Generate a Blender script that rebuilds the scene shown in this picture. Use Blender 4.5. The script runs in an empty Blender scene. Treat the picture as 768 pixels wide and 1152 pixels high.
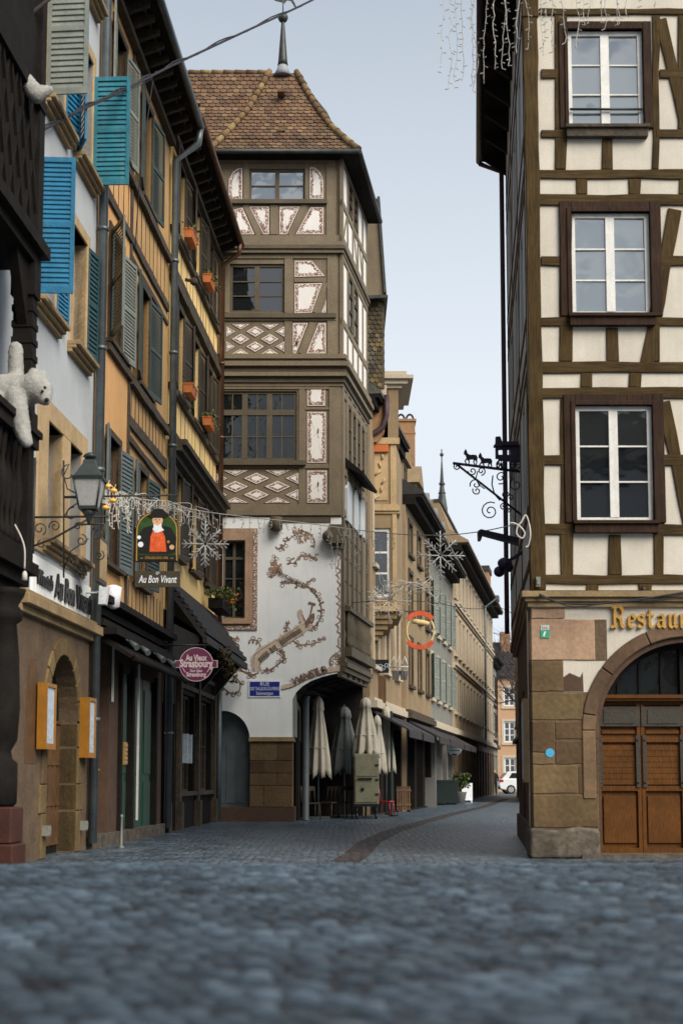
import bpy, bmesh, math, random
from mathutils import Vector, Matrix, noise as mnoise

random.seed(7)
scn = bpy.context.scene
COL = scn.collection
R = math.radians

# ---------------------------------------------------------------- camera
TILT, FOC, PCX, PCY, EYE = R(6), 1600.0, 384.0, 708.0, 1.1     # in pixels of a 768 x 1152 frame
cam_d = bpy.data.cameras.new('camera')
cam = bpy.data.objects.new('camera', cam_d)
COL.objects.link(cam)
cam.location = (0, 0, EYE)
cam.rotation_euler = (R(90) + TILT, 0, 0)
cam_d.sensor_fit = 'AUTO'
cam_d.sensor_width = 36
cam_d.lens = 36 * FOC / 1152
cam_d.shift_y = (PCY - 576) / 1152
cam_d.clip_start = 0.1
cam_d.clip_end = 2000
cam_d.dof.use_dof = True
cam_d.dof.focus_distance = 34
cam_d.dof.aperture_fstop = 1.8
cam_d.dof.aperture_blades = 0
scn.camera = cam

# ---------------------------------------------------------------- sky, sun, exposure
SUN_EL, SUN_AZ = R(40), R(139)      # azimuth measured clockwise from +Y (north)
world = bpy.data.worlds.new('World')
scn.world = world
world.use_nodes = True
nt = world.node_tree
nt.nodes.clear()
wo = nt.nodes.new('ShaderNodeOutputWorld')
bg = nt.nodes.new('ShaderNodeBackground')
sky = nt.nodes.new('ShaderNodeTexSky')
sky.sky_type = 'NISHITA'
sky.sun_disc = False
sky.sun_elevation = SUN_EL
sky.sun_rotation = SUN_AZ
sky.air_density = 1.0
sky.dust_density = 1.5
sky.ozone_density = 1.5
tc = nt.nodes.new('ShaderNodeTexCoord')
mp = nt.nodes.new('ShaderNodeMapping')
mp.inputs['Scale'].default_value = (1, 1, 2.2)
n1 = nt.nodes.new('ShaderNodeTexNoise')
n1.inputs['Scale'].default_value = 3.6
n1.inputs['Detail'].default_value = 6
n1.inputs['Distortion'].default_value = 0.6
cr = nt.nodes.new('ShaderNodeValToRGB')
cr.color_ramp.elements[0].position = 0.44
cr.color_ramp.elements[0].color = (0.10, 0.10, 0.10, 1)
cr.color_ramp.elements[1].position = 0.60
cr.color_ramp.elements[1].color = (0.85, 0.85, 0.85, 1)
# thin veil: thicker towards the horizon
sx = nt.nodes.new('ShaderNodeSeparateXYZ')
mr = nt.nodes.new('ShaderNodeMapRange')
mr.inputs['From Min'].default_value = 0.15
mr.inputs['From Max'].default_value = 0.56
mr.inputs['To Min'].default_value = 0.75
mr.inputs['To Max'].default_value = 0.0
ad = nt.nodes.new('ShaderNodeMath'); ad.operation = 'ADD'; ad.use_clamp = True
fy = nt.nodes.new('ShaderNodeMapRange')      # the haze is denser over the street ahead
fy.inputs['From Min'].default_value = 0.0; fy.inputs['From Max'].default_value = 0.6; fy.inputs['To Min'].default_value = 0.0; fy.inputs['To Max'].default_value = 1.0
cm = nt.nodes.new('ShaderNodeMix'); cm.data_type = 'FLOAT'
cm.inputs['B'].default_value = 0.46
mx = nt.nodes.new('ShaderNodeMix'); mx.data_type = 'RGBA'
mx.inputs['B'].default_value = (9.2, 10.0, 10.9, 1)
L = nt.links.new
L(tc.outputs['Generated'], mp.inputs['Vector'])
L(mp.outputs['Vector'], n1.inputs['Vector'])
L(n1.outputs['Fac'], cr.inputs['Fac'])
L(tc.outputs['Generated'], sx.inputs['Vector'])
L(sx.outputs['Z'], mr.inputs['Value'])
L(sx.outputs['Y'], fy.inputs['Value']); L(fy.outputs['Result'], cm.inputs['Factor']); L(cr.outputs['Color'], cm.inputs['A']); L(cm.outputs['Result'], ad.inputs[0])
L(mr.outputs['Result'], ad.inputs[1])
L(ad.outputs['Value'], mx.inputs['Factor'])
L(sky.outputs['Color'], mx.inputs['A'])
L(mx.outputs['Result'], bg.inputs['Color'])
bg.inputs['Strength'].default_value = 0.05
L(bg.outputs['Background'], wo.inputs['Surface'])

sun_d = bpy.data.lights.new('sun', 'SUN')
sun_d.energy = 2.7
sun_d.angle = R(42)
sun_d.color = (1.0, 0.93, 0.81)
sun = bpy.data.objects.new('sun', sun_d)
COL.objects.link(sun)
sd = Vector((math.sin(SUN_AZ) * math.cos(SUN_EL), math.cos(SUN_AZ) * math.cos(SUN_EL), math.sin(SUN_EL)))
sun.rotation_euler = (-sd).to_track_quat('-Z', 'Y').to_euler()
sun.location = (30, -20, 60)
vs = scn.view_settings
vs.view_transform = 'Standard'
vs.look = 'None'
vs.exposure = 0.82
vs.gamma = 1
vs.use_curve_mapping = False
scn.cycles.use_denoising = True
scn.cycles.max_bounces = 6
scn.cycles.diffuse_bounces = 2

# ---------------------------------------------------------------- helpers
def ray(px, py):
    a, b = px - PCX, PCY - py
    return Vector((a, FOC * math.cos(TILT) - b * math.sin(TILT), FOC * math.sin(TILT) + b * math.cos(TILT)))

def at(px, py, Y):
    r = ray(px, py)
    k = Y / r.y
    return Vector((r.x * k, Y, EYE + r.z * k))

class Fr:
    """a facade: u runs along the wall, n out of it, z up"""
    def __init__(s, x, y, dx, dy):
        l = math.hypot(dx, dy)
        s.x, s.y, s.dx, s.dy = x, y, dx / l, dy / l
        s.nx, s.ny = s.dy, -s.dx
    def w(s, u, n, z):
        return Vector((s.x + u * s.dx + n * s.nx, s.y + u * s.dy + n * s.ny, z))
    def uv(s, px, py, off=0):
        r = ray(px, py)
        k = ((s.x * s.nx + s.y * s.ny) + off) / (r.x * s.nx + r.y * s.ny)
        return ((r.x * k - s.x) * s.dx + (r.y * k - s.y) * s.dy, EYE + r.z * k)
    def rect(s, x0, y0, x1, y1, off=0):
        a, b = s.uv(x0, y1, off), s.uv(x1, y0, off)
        return a[0], b[0], a[1], b[1]            # u0 u1 z0 z1
    def turned(s, u, n, ang):
        """a frame hinged at (u, n) turned outwards by ang from the wall line"""
        p = s.w(u, n, 0)
        c, q = math.cos(ang), math.sin(ang)
        return Fr(p.x, p.y, s.dx * c + s.nx * q, s.dy * c + s.ny * q)

WORLD = Fr(0, 0, 1, 0)     # u = X, n = -Y

class MB:
    def __init__(s):
        s.v, s.f, s.m, s.sm = [], [], [], []
    def face(s, idx, m=0, smooth=False):
        s.f.append(tuple(idx)); s.m.append(m); s.sm.append(smooth)
    def poly(s, pts, m=0):
        b = len(s.v)
        s.v += [Vector(p) for p in pts]
        s.face(range(b, b + len(pts)), m)
    def hexa(s, p, m=0):
        """8 corners: 0-3 low ring, 4-7 high ring"""
        b = len(s.v)
        s.v += [Vector(q) for q in p]
        for q in ((3, 2, 1, 0), (4, 5, 6, 7), (0, 1, 5, 4), (1, 2, 6, 5), (2, 3, 7, 6), (3, 0, 4, 7)):
            s.face([b + i for i in q], m)
    def box(s, F, u0, u1, n0, n1, z0, z1, m=0):
        s.hexa([F.w(u0, n0, z0), F.w(u0, n1, z0), F.w(u1, n1, z0), F.w(u1, n0, z0),
                F.w(u0, n0, z1), F.w(u0, n1, z1), F.w(u1, n1, z1), F.w(u1, n0, z1)], m)
    def wbox(s, x0, x1, y0, y1, z0, z1, m=0):
        s.box(WORLD, x0, x1, -y1, -y0, z0, z1, m)
    def prism(s, F, pts, n0, n1, m=0, ms=None):
        """polygon (u,z) between depths n0 (back) and n1 (front)"""
        k = len(pts); b = len(s.v)
        s.v += [F.w(u, n1, z) for u, z in pts] + [F.w(u, n0, z) for u, z in pts]
        a = sum(pts[i][0] * pts[(i + 1) % k][1] - pts[(i + 1) % k][0] * pts[i][1] for i in range(k))
        fr, bk = list(range(b, b + k)), list(range(b + k, b + 2 * k))
        if a < 0:
            fr, bk = fr[::-1], bk[::-1]
        s.face(fr, m); s.face(bk[::-1], m)
        for i in range(k):
            j = (i + 1) % k
            s.face([fr[i], bk[i], bk[j], fr[j]], m if ms is None else ms)
    def beam(s, F, a, c, wd, n0, n1, m=0, wob=0.0):
        """straight timber from (u,z) a to c; wob makes the edges uneven"""
        a, c = Vector((a[0], a[1])), Vector((c[0], c[1]))
        d = c - a; l = d.length
        if l < 1e-4: return
        d /= l; t = Vector((-d.y, d.x))
        k = max(1, int(l / 0.45)) if wob else 1
        up, dn = [], []
        for i in range(k + 1):
            p = a + d * (l * i / k)
            w1 = wd / 2 + (random.uniform(-wob, wob) if wob else 0)
            w2 = wd / 2 + (random.uniform(-wob, wob) if wob else 0)
            up.append(p + t * w1); dn.append(p - t * w2)
        s.prism(F, [(p.x, p.y) for p in dn + up[::-1]], n0, n1, m)
    def tube(s, pts, r, seg=6, m=0, caps=True):
        pts = [Vector(p) for p in pts]
        k = len(pts); b = len(s.v)
        rs = r if isinstance(r, (list, tuple)) else [r] * k
        prev = None
        for i, p in enumerate(pts):
            t = (pts[min(i + 1, k - 1)] - pts[max(i - 1, 0)])
            t = t.normalized() if t.length > 1e-9 else Vector((0, 0, 1))
            if prev is None:
                x = t.cross(Vector((0, 0, 1)))
                if x.length < 0.05: x = t.cross(Vector((1, 0, 0)))
            else:
                x = prev - t * prev.dot(t)
                if x.length < 1e-6: x = t.cross(Vector((0.3, 1, 0.2)))
            x.normalize(); prev = x; y = t.cross(x)
            for q in range(seg):
                an = 2 * math.pi * q / seg
                s.v.append(p + (x * math.cos(an) + y * math.sin(an)) * rs[i])
        for i in range(k - 1):
            for q in range(seg):
                q2 = (q + 1) % seg
                s.face([b + i * seg + q, b + i * seg + q2, b + (i + 1) * seg + q2, b + (i + 1) * seg + q], m, seg > 4)
        if caps:
            s.face([b + q for q in range(seg)][::-1], m)
            s.face([b + (k - 1) * seg + q for q in range(seg)], m)
    def lathe(s, c, prof, seg=16, m=0, smooth=True):
        """profile [(r,z)] round a vertical axis through c"""
        c = Vector(c); b = len(s.v); k = len(prof)
        for r, z in prof:
            for q in range(seg):
                an = 2 * math.pi * q / seg
                s.v.append(c + Vector((r * math.cos(an), r * math.sin(an), z)))
        for i in range(k - 1):
            for q in range(seg):
                q2 = (q + 1) % seg
                s.face([b + i * seg + q, b + i * seg + q2, b + (i + 1) * seg + q2, b + (i + 1) * seg + q], m, smooth)
        s.face([b + q for q in range(seg)][::-1], m)
        s.face([b + (k - 1) * seg + q for q in range(seg)], m)
    def ball(s, c, r, m=0, seg=10, rings=7, sc=(1, 1, 1)):
        c = Vector(c); b = len(s.v)
        for i in range(1, rings):
            th = math.pi * i / rings
            for q in range(seg):
                an = 2 * math.pi * q / seg
                s.v.append(c + Vector((r * sc[0] * math.sin(th) * math.cos(an), r * sc[1] * math.sin(th) * math.sin(an), r * sc[2] * math.cos(th))))
        t = len(s.v); s.v.append(c + Vector((0, 0, r * sc[2]))); s.v.append(c - Vector((0, 0, r * sc[2])))
        for i in range(rings - 2):
            for q in range(seg):
                q2 = (q + 1) % seg
                s.face([b + i * seg + q, b + (i + 1) * seg + q, b + (i + 1) * seg + q2, b + i * seg + q2], m, True)
        for q in range(seg):
            q2 = (q + 1) % seg
            s.face([t, b + q, b + q2], m, True)
            s.face([t + 1, b + (rings - 2) * seg + q2, b + (rings - 2) * seg + q], m, True)
    def disc(s, F, u, z, r, n0, n1, seg=24, m=0, a0=0, a1=2 * math.pi, sc=1):
        s.prism(F, [(u + r * math.cos(a0 + (a1 - a0) * i / seg), z + sc * r * math.sin(a0 + (a1 - a0) * i / seg)) for i in range(seg)], n0, n1, m)
    def wall(s, F, u0, u1, z0, z1, holes, n=0.0, depth=0.14, m=0, mr=None):
        """a wall face with rectangular openings and their reveals"""
        us = sorted({round(q, 4) for q in [u0, u1] + [c for h in holes for c in h[:2] if u0 < c < u1]})
        zs = sorted({round(q, 4) for q in [z0, z1] + [c for h in holes for c in h[2:4] if z0 < c < z1]})
        for i in range(len(us) - 1):
            for j in range(len(zs) - 1):
                cu, cz = (us[i] + us[i + 1]) / 2, (zs[j] + zs[j + 1]) / 2
                if any(h[0] < cu < h[1] and h[2] < cz < h[3] for h in holes): continue
                s.poly([F.w(us[i], n, zs[j]), F.w(us[i + 1], n, zs[j]), F.w(us[i + 1], n, zs[j + 1]), F.w(us[i], n, zs[j + 1])], m)
        for h in holes:
            a, c, e, g = h[:4]
            q = mr if mr is not None else m
            for p in (((a, e), (a, g)), ((a, g), (c, g)), ((c, g), (c, e)), ((c, e), (a, e))):
                s.poly([F.w(p[0][0], n, p[0][1]), F.w(p[1][0], n, p[1][1]), F.w(p[1][0], n - depth, p[1][1]), F.w(p[0][0], n - depth, p[0][1])], q)
    def build(s, name, mats, parent=None, loc=None):
        mats = mats if isinstance(mats, (list, tuple)) else [mats]
        if parent is not None:
            org = parent['_o']; org = Vector(org)
        elif loc is not None:
            org = Vector(loc)
        else:
            xs = [v.x for v in s.v]; ys = [v.y for v in s.v]
            org = Vector(((min(xs) + max(xs)) / 2, (min(ys) + max(ys)) / 2, min(v.z for v in s.v)))
        me = bpy.data.meshes.new(name)
        me.from_pydata([v - org for v in s.v], [], s.f)
        for q in mats: me.materials.append(q)
        me.polygons.foreach_set('material_index', s.m)
        me.polygons.foreach_set('use_smooth', s.sm)
        me.update()
        o = bpy.data.objects.new(name, me)
        COL.objects.link(o)
        o['_o'] = tuple(org)
        if parent is not None: o.parent = parent
        else: o.location = org
        return o

def tag(o, label, cat, group=None):
    o['label'] = label; o['category'] = cat
    if group: o['group'] = group
    return o
def thing(name, loc, label, cat, group=None):
    o = bpy.data.objects.new(name, None)
    o.empty_display_size = 0.3
    COL.objects.link(o); o.location = loc; o['_o'] = tuple(loc)
    return tag(o, label, cat, group)
def struct(o):
    o['kind'] = 'structure'; return o
def kids(o):
    return [c for c in bpy.data.objects if c.parent == o]
def copy_tree(o, loc, label, rz=None, sc=None, parent=None):
    c = o.copy(); COL.objects.link(c)
    if parent is None:
        c.location = loc
        if rz is not None: c.rotation_euler.z = rz
        if sc is not None: c.scale = (sc, sc, sc) if not isinstance(sc, tuple) else sc
        c['label'] = label
    else:
        c.parent = parent
    for k in kids(o): copy_tree(k, None, None, parent=c)
    return c

def text(mb, F, s, u, z, size, n, thick=0.006, m=0, align='CENTER', shear=0, bold=0.0, fit=None, rot=0, res=3):
    """lettering on a facade frame, turned into mesh"""
    cu = bpy.data.curves.new('t', 'FONT')
    cu.body = s; cu.size = size; cu.align_x = align; cu.align_y = 'CENTER'
    cu.shear = shear; cu.offset = bold; cu.resolution_u = res; cu.extrude = 0.0
    o = bpy.data.objects.new('t', cu); COL.objects.link(o)
    dg = bpy.context.evaluated_depsgraph_get()
    me = bpy.data.meshes.new_from_object(o.evaluated_get(dg))
    xs = [v.co.x for v in me.vertices]
    sx = 1.0
    if fit and xs: sx = fit / (max(xs) - min(xs))
    b = len(mb.v)
    c, q = math.cos(rot), math.sin(rot)
    for v in me.vertices:
        x, y = v.co.x * sx, v.co.y
        mb.v.append(F.w(u + x * c - y * q, n + thick, z + x * q + y * c))
    for p in me.polygons: mb.face([b + i for i in p.vertices], m)
    # give the letters their thickness
    ec = {}
    for p in me.polygons:
        vs_ = list(p.vertices)
        for i in range(len(vs_)):
            e = (vs_[i], vs_[(i + 1) % len(vs_)])
            ec[e] = 1
    b2 = len(mb.v)
    for v in me.vertices:
        x, y = v.co.x * sx, v.co.y
        mb.v.append(F.w(u + x * c - y * q, n - 0.002, z + x * q + y * c))
    for (i, j) in list(ec):
        if (j, i) not in ec: mb.face([b + j, b + i, b2 + i, b2 + j], m)
    bpy.data.objects.remove(o); bpy.data.curves.remove(cu); bpy.data.meshes.remove(me)

def spiral(c, r, turns, a0, k=22, grow=0.12):
    """(u,z) points of a scroll that winds inwards"""
    out = []
    for i in range(k + 1):
        t = i / k
        rr = r * ((1 - t) + grow * t)
        a = a0 + turns * 2 * math.pi * t
        out.append((c[0] + rr * math.cos(a), c[1] + rr * math.sin(a)))
    return out

# ---------------------------------------------------------------- materials
def _new(name):
    m = bpy.data.materials.new(name); m.use_nodes = True
    t = m.node_tree
    return m, t, t.nodes['Principled BSDF']
def mat(name, col, rough=0.75, var=0.22, scale=2.5, bump=0.15, bscale=30, spec=0.35, metal=0.0, streak=0.0, scol=None, fine=0.12, grain=None):
    m, t, p = _new(name)
    N, K = t.nodes.new, t.links.new
    tc = N('ShaderNodeTexCoord')
    n1 = N('ShaderNodeTexNoise'); n1.inputs['Scale'].default_value = scale; n1.inputs['Detail'].default_value = 5; n1.inputs['Roughness'].default_value = 0.62
    n2 = N('ShaderNodeTexNoise'); n2.inputs['Scale'].default_value = bscale; n2.inputs['Detail'].default_value = 4
    K(tc.outputs['Object'], n1.inputs['Vector'])
    if grain:
        gm = N('ShaderNodeMapping'); gm.inputs['Scale'].default_value = grain
        K(tc.outputs['Object'], gm.inputs['Vector']); K(gm.outputs['Vector'], n2.inputs['Vector'])
    else:
        K(tc.outputs['Object'], n2.inputs['Vector'])
    mrn = N('ShaderNodeMapRange'); mrn.inputs['From Min'].default_value = 0.3; mrn.inputs['From Max'].default_value = 0.7
    mrn.inputs['To Min'].default_value = 1 - var; mrn.inputs['To Max'].default_value = 1 + var
    K(n1.outputs['Fac'], mrn.inputs['Value'])
    mr2 = N('ShaderNodeMapRange'); mr2.inputs['From Min'].default_value = 0.3; mr2.inputs['From Max'].default_value = 0.7
    mr2.inputs['To Min'].default_value = 1 - fine; mr2.inputs['To Max'].default_value = 1 + fine
    K(n2.outputs['Fac'], mr2.inputs['Value'])
    mu = N('ShaderNodeMath'); mu.operation = 'MULTIPLY'
    K(mrn.outputs['Result'], mu.inputs[0]); K(mr2.outputs['Result'], mu.inputs[1])
    vm = N('ShaderNodeVectorMath'); vm.operation = 'SCALE'
    vm.inputs[0].default_value = col; K(mu.outputs['Value'], vm.inputs['Scale'])
    last = vm.outputs['Vector']
    if streak:
        sm = N('ShaderNodeMapping'); sm.inputs['Scale'].default_value = (5, 5, 0.35)
        n3 = N('ShaderNodeTexNoise'); n3.inputs['Scale'].default_value = 1.6; n3.inputs['Detail'].default_value = 6; n3.inputs['Roughness'].default_value = 0.65
        K(tc.outputs['Object'], sm.inputs['Vector']); K(sm.outputs['Vector'], n3.inputs['Vector'])
        r3 = N('ShaderNodeMapRange'); r3.inputs['From Min'].default_value = 0.48; r3.inputs['From Max'].default_value = 0.78
        r3.inputs['To Min'].default_value = 0; r3.inputs['To Max'].default_value = streak
        K(n3.outputs['Fac'], r3.inputs['Value'])
        mm = N('ShaderNodeMix'); mm.data_type = 'RGBA'
        sc_ = scol or tuple(c * 0.35 for c in col)
        mm.inputs['B'].default_value = (*sc_, 1)
        K(r3.outputs['Result'], mm.inputs['Factor']); K(last, mm.inputs['A'])
        last = mm.outputs['Result']
    K(last, p.inputs['Base Color'])
    p.inputs['Roughness'].default_value = rough
    p.inputs['Specular IOR Level'].default_value = spec
    p.inputs['Metallic'].default_value = metal
    if bump:
        bp = N('ShaderNodeBump'); bp.inputs['Strength'].default_value = bump; bp.inputs['Distance'].default_value = 0.02
        K(n2.outputs['Fac'], bp.inputs['Height']); K(bp.outputs['Normal'], p.inputs['Normal'])
    return m
def mat_island(name, cols, rough=0.8, bump=0.45, bscale=25, fine=0.25, spec=0.3):
    """every loose piece (tile, stone) of a mesh takes its own tone"""
    m, t, p = _new(name)
    N, K = t.nodes.new, t.links.new
    g = N('ShaderNodeNewGeometry'); r = N('ShaderNodeValToRGB')
    e = r.color_ramp.elements
    while len(e) < len(cols): e.new(0.5)
    for i, c in enumerate(cols):
        e[i].position = i / max(1, len(cols) - 1); e[i].color = (*c, 1)
    K(g.outputs['Random Per Island'], r.inputs['Fac'])
    tc = N('ShaderNodeTexCoord'); n = N('ShaderNodeTexNoise'); n.inputs['Scale'].default_value = bscale; n.inputs['Detail'].default_value = 5
    K(tc.outputs['Object'], n.inputs['Vector'])
    n2 = N('ShaderNodeTexNoise'); n2.inputs['Scale'].default_value = 1.3; n2.inputs['Detail'].default_value = 5
    K(tc.outputs['Object'], n2.inputs['Vector'])
    mr = N('ShaderNodeMapRange'); mr.inputs['From Min'].default_value = 0.25; mr.inputs['From Max'].default_value = 0.75
    mr.inputs['To Min'].default_value = 1 - fine; mr.inputs['To Max'].default_value = 1 + fine
    K(n.outputs['Fac'], mr.inputs['Value'])
    mr2 = N('ShaderNodeMapRange'); mr2.inputs['From Min'].default_value = 0.3; mr2.inputs['From Max'].default_value = 0.7
    mr2.inputs['To Min'].default_value = 0.7; mr2.inputs['To Max'].default_value = 1.25
    K(n2.outputs['Fac'], mr2.inputs['Value'])
    mu = N('ShaderNodeMath'); mu.operation = 'MULTIPLY'
    K(mr.outputs['Result'], mu.inputs[0]); K(mr2.outputs['Result'], mu.inputs[1])
    vm = N('ShaderNodeVectorMath'); vm.operation = 'SCALE'
    K(r.outputs['Color'], vm.inputs[0]); K(mu.outputs['Value'], vm.inputs['Scale'])
    K(vm.outputs['Vector'], p.inputs['Base Color'])
    p.inputs['Roughness'].default_value = rough; p.inputs['Specular IOR Level'].default_value = spec
    bp = N('ShaderNodeBump'); bp.inputs['Strength'].default_value = bump; bp.inputs['Distance'].default_value = 0.02
    K(n.outputs['Fac'], bp.inputs['Height']); K(bp.outputs['Normal'], p.inputs['Normal'])
    return m
def glass(name, base=(0.012, 0.014, 0.016), ior=2.0, wavy=0.05, ws=3.0):
    m, t, p = _new(name)
    N, K = t.nodes.new, t.links.new
    p.inputs['Base Color'].default_value = (*base, 1)
    p.inputs['Roughness'].default_value = 0.03
    p.inputs['IOR'].default_value = ior
    tc = N('ShaderNodeTexCoord'); n = N('ShaderNodeTexNoise'); n.inputs['Scale'].default_value = ws; n.inputs['Detail'].default_value = 1.5; n.inputs['Distortion'].default_value = 0.4
    K(tc.outputs['Object'], n.inputs['Vector'])
    bp = N('ShaderNodeBump'); bp.inputs['Strength'].default_value = wavy * 4; bp.inputs['Distance'].default_value = 0.05
    K(n.outputs['Fac'], bp.inputs['Height']); K(bp.outputs['Normal'], p.inputs['Normal'])
    return m
def filigree(name, ground, ink, scale=26):
    """painted scroll ornament: fine ink lines on a pale ground"""
    m, t, p = _new(name)
    N, K = t.nodes.new, t.links.new
    tc = N('ShaderNodeTexCoord')
    n = N('ShaderNodeTexNoise'); n.inputs['Scale'].default_value = 9; n.inputs['Detail'].default_value = 2
    K(tc.outputs['Object'], n.inputs['Vector'])
    mxv = N('ShaderNodeMix'); mxv.data_type = 'RGBA'; mxv.inputs['Factor'].default_value = 0.12
    K(tc.outputs['Object'], mxv.inputs['A']); K(n.outputs['Color'], mxv.inputs['B'])
    v = N('ShaderNodeTexVoronoi'); v.feature = 'DISTANCE_TO_EDGE'; v.inputs['Scale'].default_value = scale
    K(mxv.outputs['Result'], v.inputs['Vector'])
    r = N('ShaderNodeValToRGB'); r.color_ramp.elements[0].position = 0.10; r.color_ramp.elements[1].position = 0.24
    r.color_ramp.elements[0].color = (*ink, 1); r.color_ramp.elements[1].color = (*ground, 1)
    K(v.outputs['Distance'], r.inputs['Fac']); K(r.outputs['Color'], p.inputs['Base Color'])
    p.inputs['Roughness'].default_value = 0.85
    return m

M = {}
M['cream'] = mat('cream_plaster', (0.585, 0.54, 0.46), 0.9, 0.12, 1.3, 0.12, 40, streak=0.32, scol=(0.42, 0.36, 0.26), fine=0.07)
M['oak'] = mat('olive_brown_timber', (0.060, 0.038, 0.015), 0.8, 0.32, 2.2, 0.5, 5, fine=0.32, grain=(9, 9, 0.7), spec=0.12)
M['oak_h'] = mat('olive_brown_rail', (0.058, 0.037, 0.015), 0.8, 0.32, 2.2, 0.5, 5, fine=0.32, grain=(0.7, 9, 9), spec=0.12)
M['redbrown'] = mat('red_brown_timber', (0.034, 0.018, 0.011), 0.75, 0.25, 2.5, 0.3, 5, fine=0.4, grain=(8, 8, 0.8), spec=0.15)
M['white_paint'] = mat('white_window_paint', (0.70, 0.69, 0.66), 0.55, 0.10, 6, 0.2, 60, streak=0.35, scol=(0.33, 0.25, 0.18), fine=0.1)
M['black_iron'] = mat('black_iron', (0.012, 0.012, 0.014), 0.5, 0.3, 8, 0.1, 40, spec=0.5)
M['violet_iron'] = mat('violet_black_iron', (0.022, 0.014, 0.040), 0.5, 0.3, 8, 0.1, 40, spec=0.5)
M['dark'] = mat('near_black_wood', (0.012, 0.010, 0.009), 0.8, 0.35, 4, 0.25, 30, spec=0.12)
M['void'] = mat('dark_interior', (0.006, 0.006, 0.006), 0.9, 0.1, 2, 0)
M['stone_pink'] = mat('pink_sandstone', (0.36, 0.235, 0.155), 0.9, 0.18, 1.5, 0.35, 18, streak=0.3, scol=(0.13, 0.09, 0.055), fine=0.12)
M['stone_mix'] = mat_island('mixed_sandstone', [(0.066, 0.040, 0.021), (0.125, 0.085, 0.040), (0.085, 0.050, 0.026), (0.145, 0.098, 0.048), (0.105, 0.065, 0.033)], 0.9, 0.5, 14, 0.22)  # tones lowered so the ground-floor shade sits in the colour
M['stone_rough'] = mat('rough_grey_stone', (0.095, 0.078, 0.06), 0.95, 0.4, 4, 1.0, 9, fine=0.35)
M['stone_tan'] = mat('tan_stone', (0.42, 0.30, 0.165), 0.88, 0.16, 2, 0.3, 22, streak=0.35, scol=(0.16, 0.12, 0.07))
M['stone_tan_dk'] = mat('weathered_tan_stone', (0.27, 0.19, 0.10), 0.9, 0.25, 2, 0.35, 20, streak=0.4, scol=(0.08, 0.06, 0.035))
M['door_wood'] = mat('orange_brown_door', (0.100, 0.036, 0.005), 0.6, 0.25, 3, 0.25, 14, fine=0.3, grain=(6, 6, 0.7), streak=0.25, scol=(0.06, 0.02, 0.005), spec=0.2)  # wood colour darkened for the dimmer light at street level
M['door_metal'] = mat('grey_door_fittings', (0.034, 0.027, 0.017), 0.5, 0.25, 6, 0.2, 30, spec=0.5)
M['gold'] = mat('old_gold', (0.50, 0.28, 0.055), 0.42, 0.15, 8, 0.1, 40, spec=0.6, metal=0.35)
M['glass'] = glass('window_glass', wavy=0.015)
M['glass_sky'] = glass('wavy_old_glass', (0.085, 0.105, 0.11), 3.6, 0.09, 1.8)
M['glass_dim'] = glass('dim_glass', (0.010, 0.012, 0.012), 1.6, 0.03, 3)
M['taupe'] = mat('taupe_painted_timber', (0.175, 0.138, 0.090), 0.7, 0.16, 1.5, 0.25, 24, fine=0.12, streak=0.30, scol=(0.075, 0.055, 0.035))
M['taupe_dk'] = mat('dark_taupe_moulding', (0.095, 0.075, 0.048), 0.7, 0.2, 2, 0.25, 24, fine=0.12)
M['panel_white'] = mat('painted_panel_white', (0.74, 0.71, 0.68), 0.85, 0.05, 3, 0.08, 50, fine=0.03)
M['filigree'] = filigree('panel_scrollwork', (0.66, 0.58, 0.54), (0.20, 0.105, 0.075), 17)
M['ink'] = mat('brown_paint_line', (0.19, 0.115, 0.085), 0.85, 0.3, 10, 0.0)
M['ink_pale'] = mat('pale_brown_paint', (0.55, 0.45, 0.36), 0.85, 0.2, 9, 0.0)
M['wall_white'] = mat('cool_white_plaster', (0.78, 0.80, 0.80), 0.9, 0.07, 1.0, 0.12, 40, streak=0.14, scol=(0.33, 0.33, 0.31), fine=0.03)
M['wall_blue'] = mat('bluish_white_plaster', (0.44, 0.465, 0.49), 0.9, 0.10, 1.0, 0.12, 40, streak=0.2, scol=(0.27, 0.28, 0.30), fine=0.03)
M['ochre'] = mat('orange_ochre_plaster', (0.64, 0.36, 0.15), 0.9, 0.12, 0.9, 0.15, 38, streak=0.22, scol=(0.30, 0.155, 0.06), fine=0.05)
M['ochre2'] = mat('brown_ochre_plaster', (0.50, 0.30, 0.125), 0.9, 0.15, 0.9, 0.15, 38, streak=0.3, scol=(0.20, 0.115, 0.05), fine=0.05)
M['yellow'] = mat('pale_yellow_plaster', (0.80, 0.56, 0.24), 0.9, 0.10, 0.9, 0.15, 38, streak=0.2, scol=(0.34, 0.22, 0.09), fine=0.05)
M['grey_timber'] = mat('grey_brown_timber', (0.058, 0.044, 0.030), 0.8, 0.35, 3, 0.5, 18, fine=0.35)
M['sh_blue'] = mat('bright_blue_shutter', (0.010, 0.135, 0.26), 0.6, 0.25, 3, 0.2, 40, streak=0.5, scol=(0.05, 0.17, 0.25), fine=0.15)
M['sh_dkteal'] = mat('dark_teal_shutter', (0.014, 0.050, 0.060), 0.6, 0.25, 3, 0.2, 40, streak=0.4, scol=(0.04, 0.08, 0.09))
M['sh_teal'] = mat('teal_shutter', (0.022, 0.165, 0.225), 0.5, 0.25, 4, 0.15, 50, streak=0.35, scol=(0.20, 0.32, 0.35))
M['sh_grey'] = mat('grey_green_shutter', (0.185, 0.205, 0.180), 0.6, 0.2, 4, 0.15, 40, streak=0.35, scol=(0.08, 0.08, 0.07))
M['sh_slate'] = mat('slate_shutter', (0.105, 0.135, 0.135), 0.6, 0.2, 4, 0.15, 40, streak=0.3, scol=(0.05, 0.06, 0.06))
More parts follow.
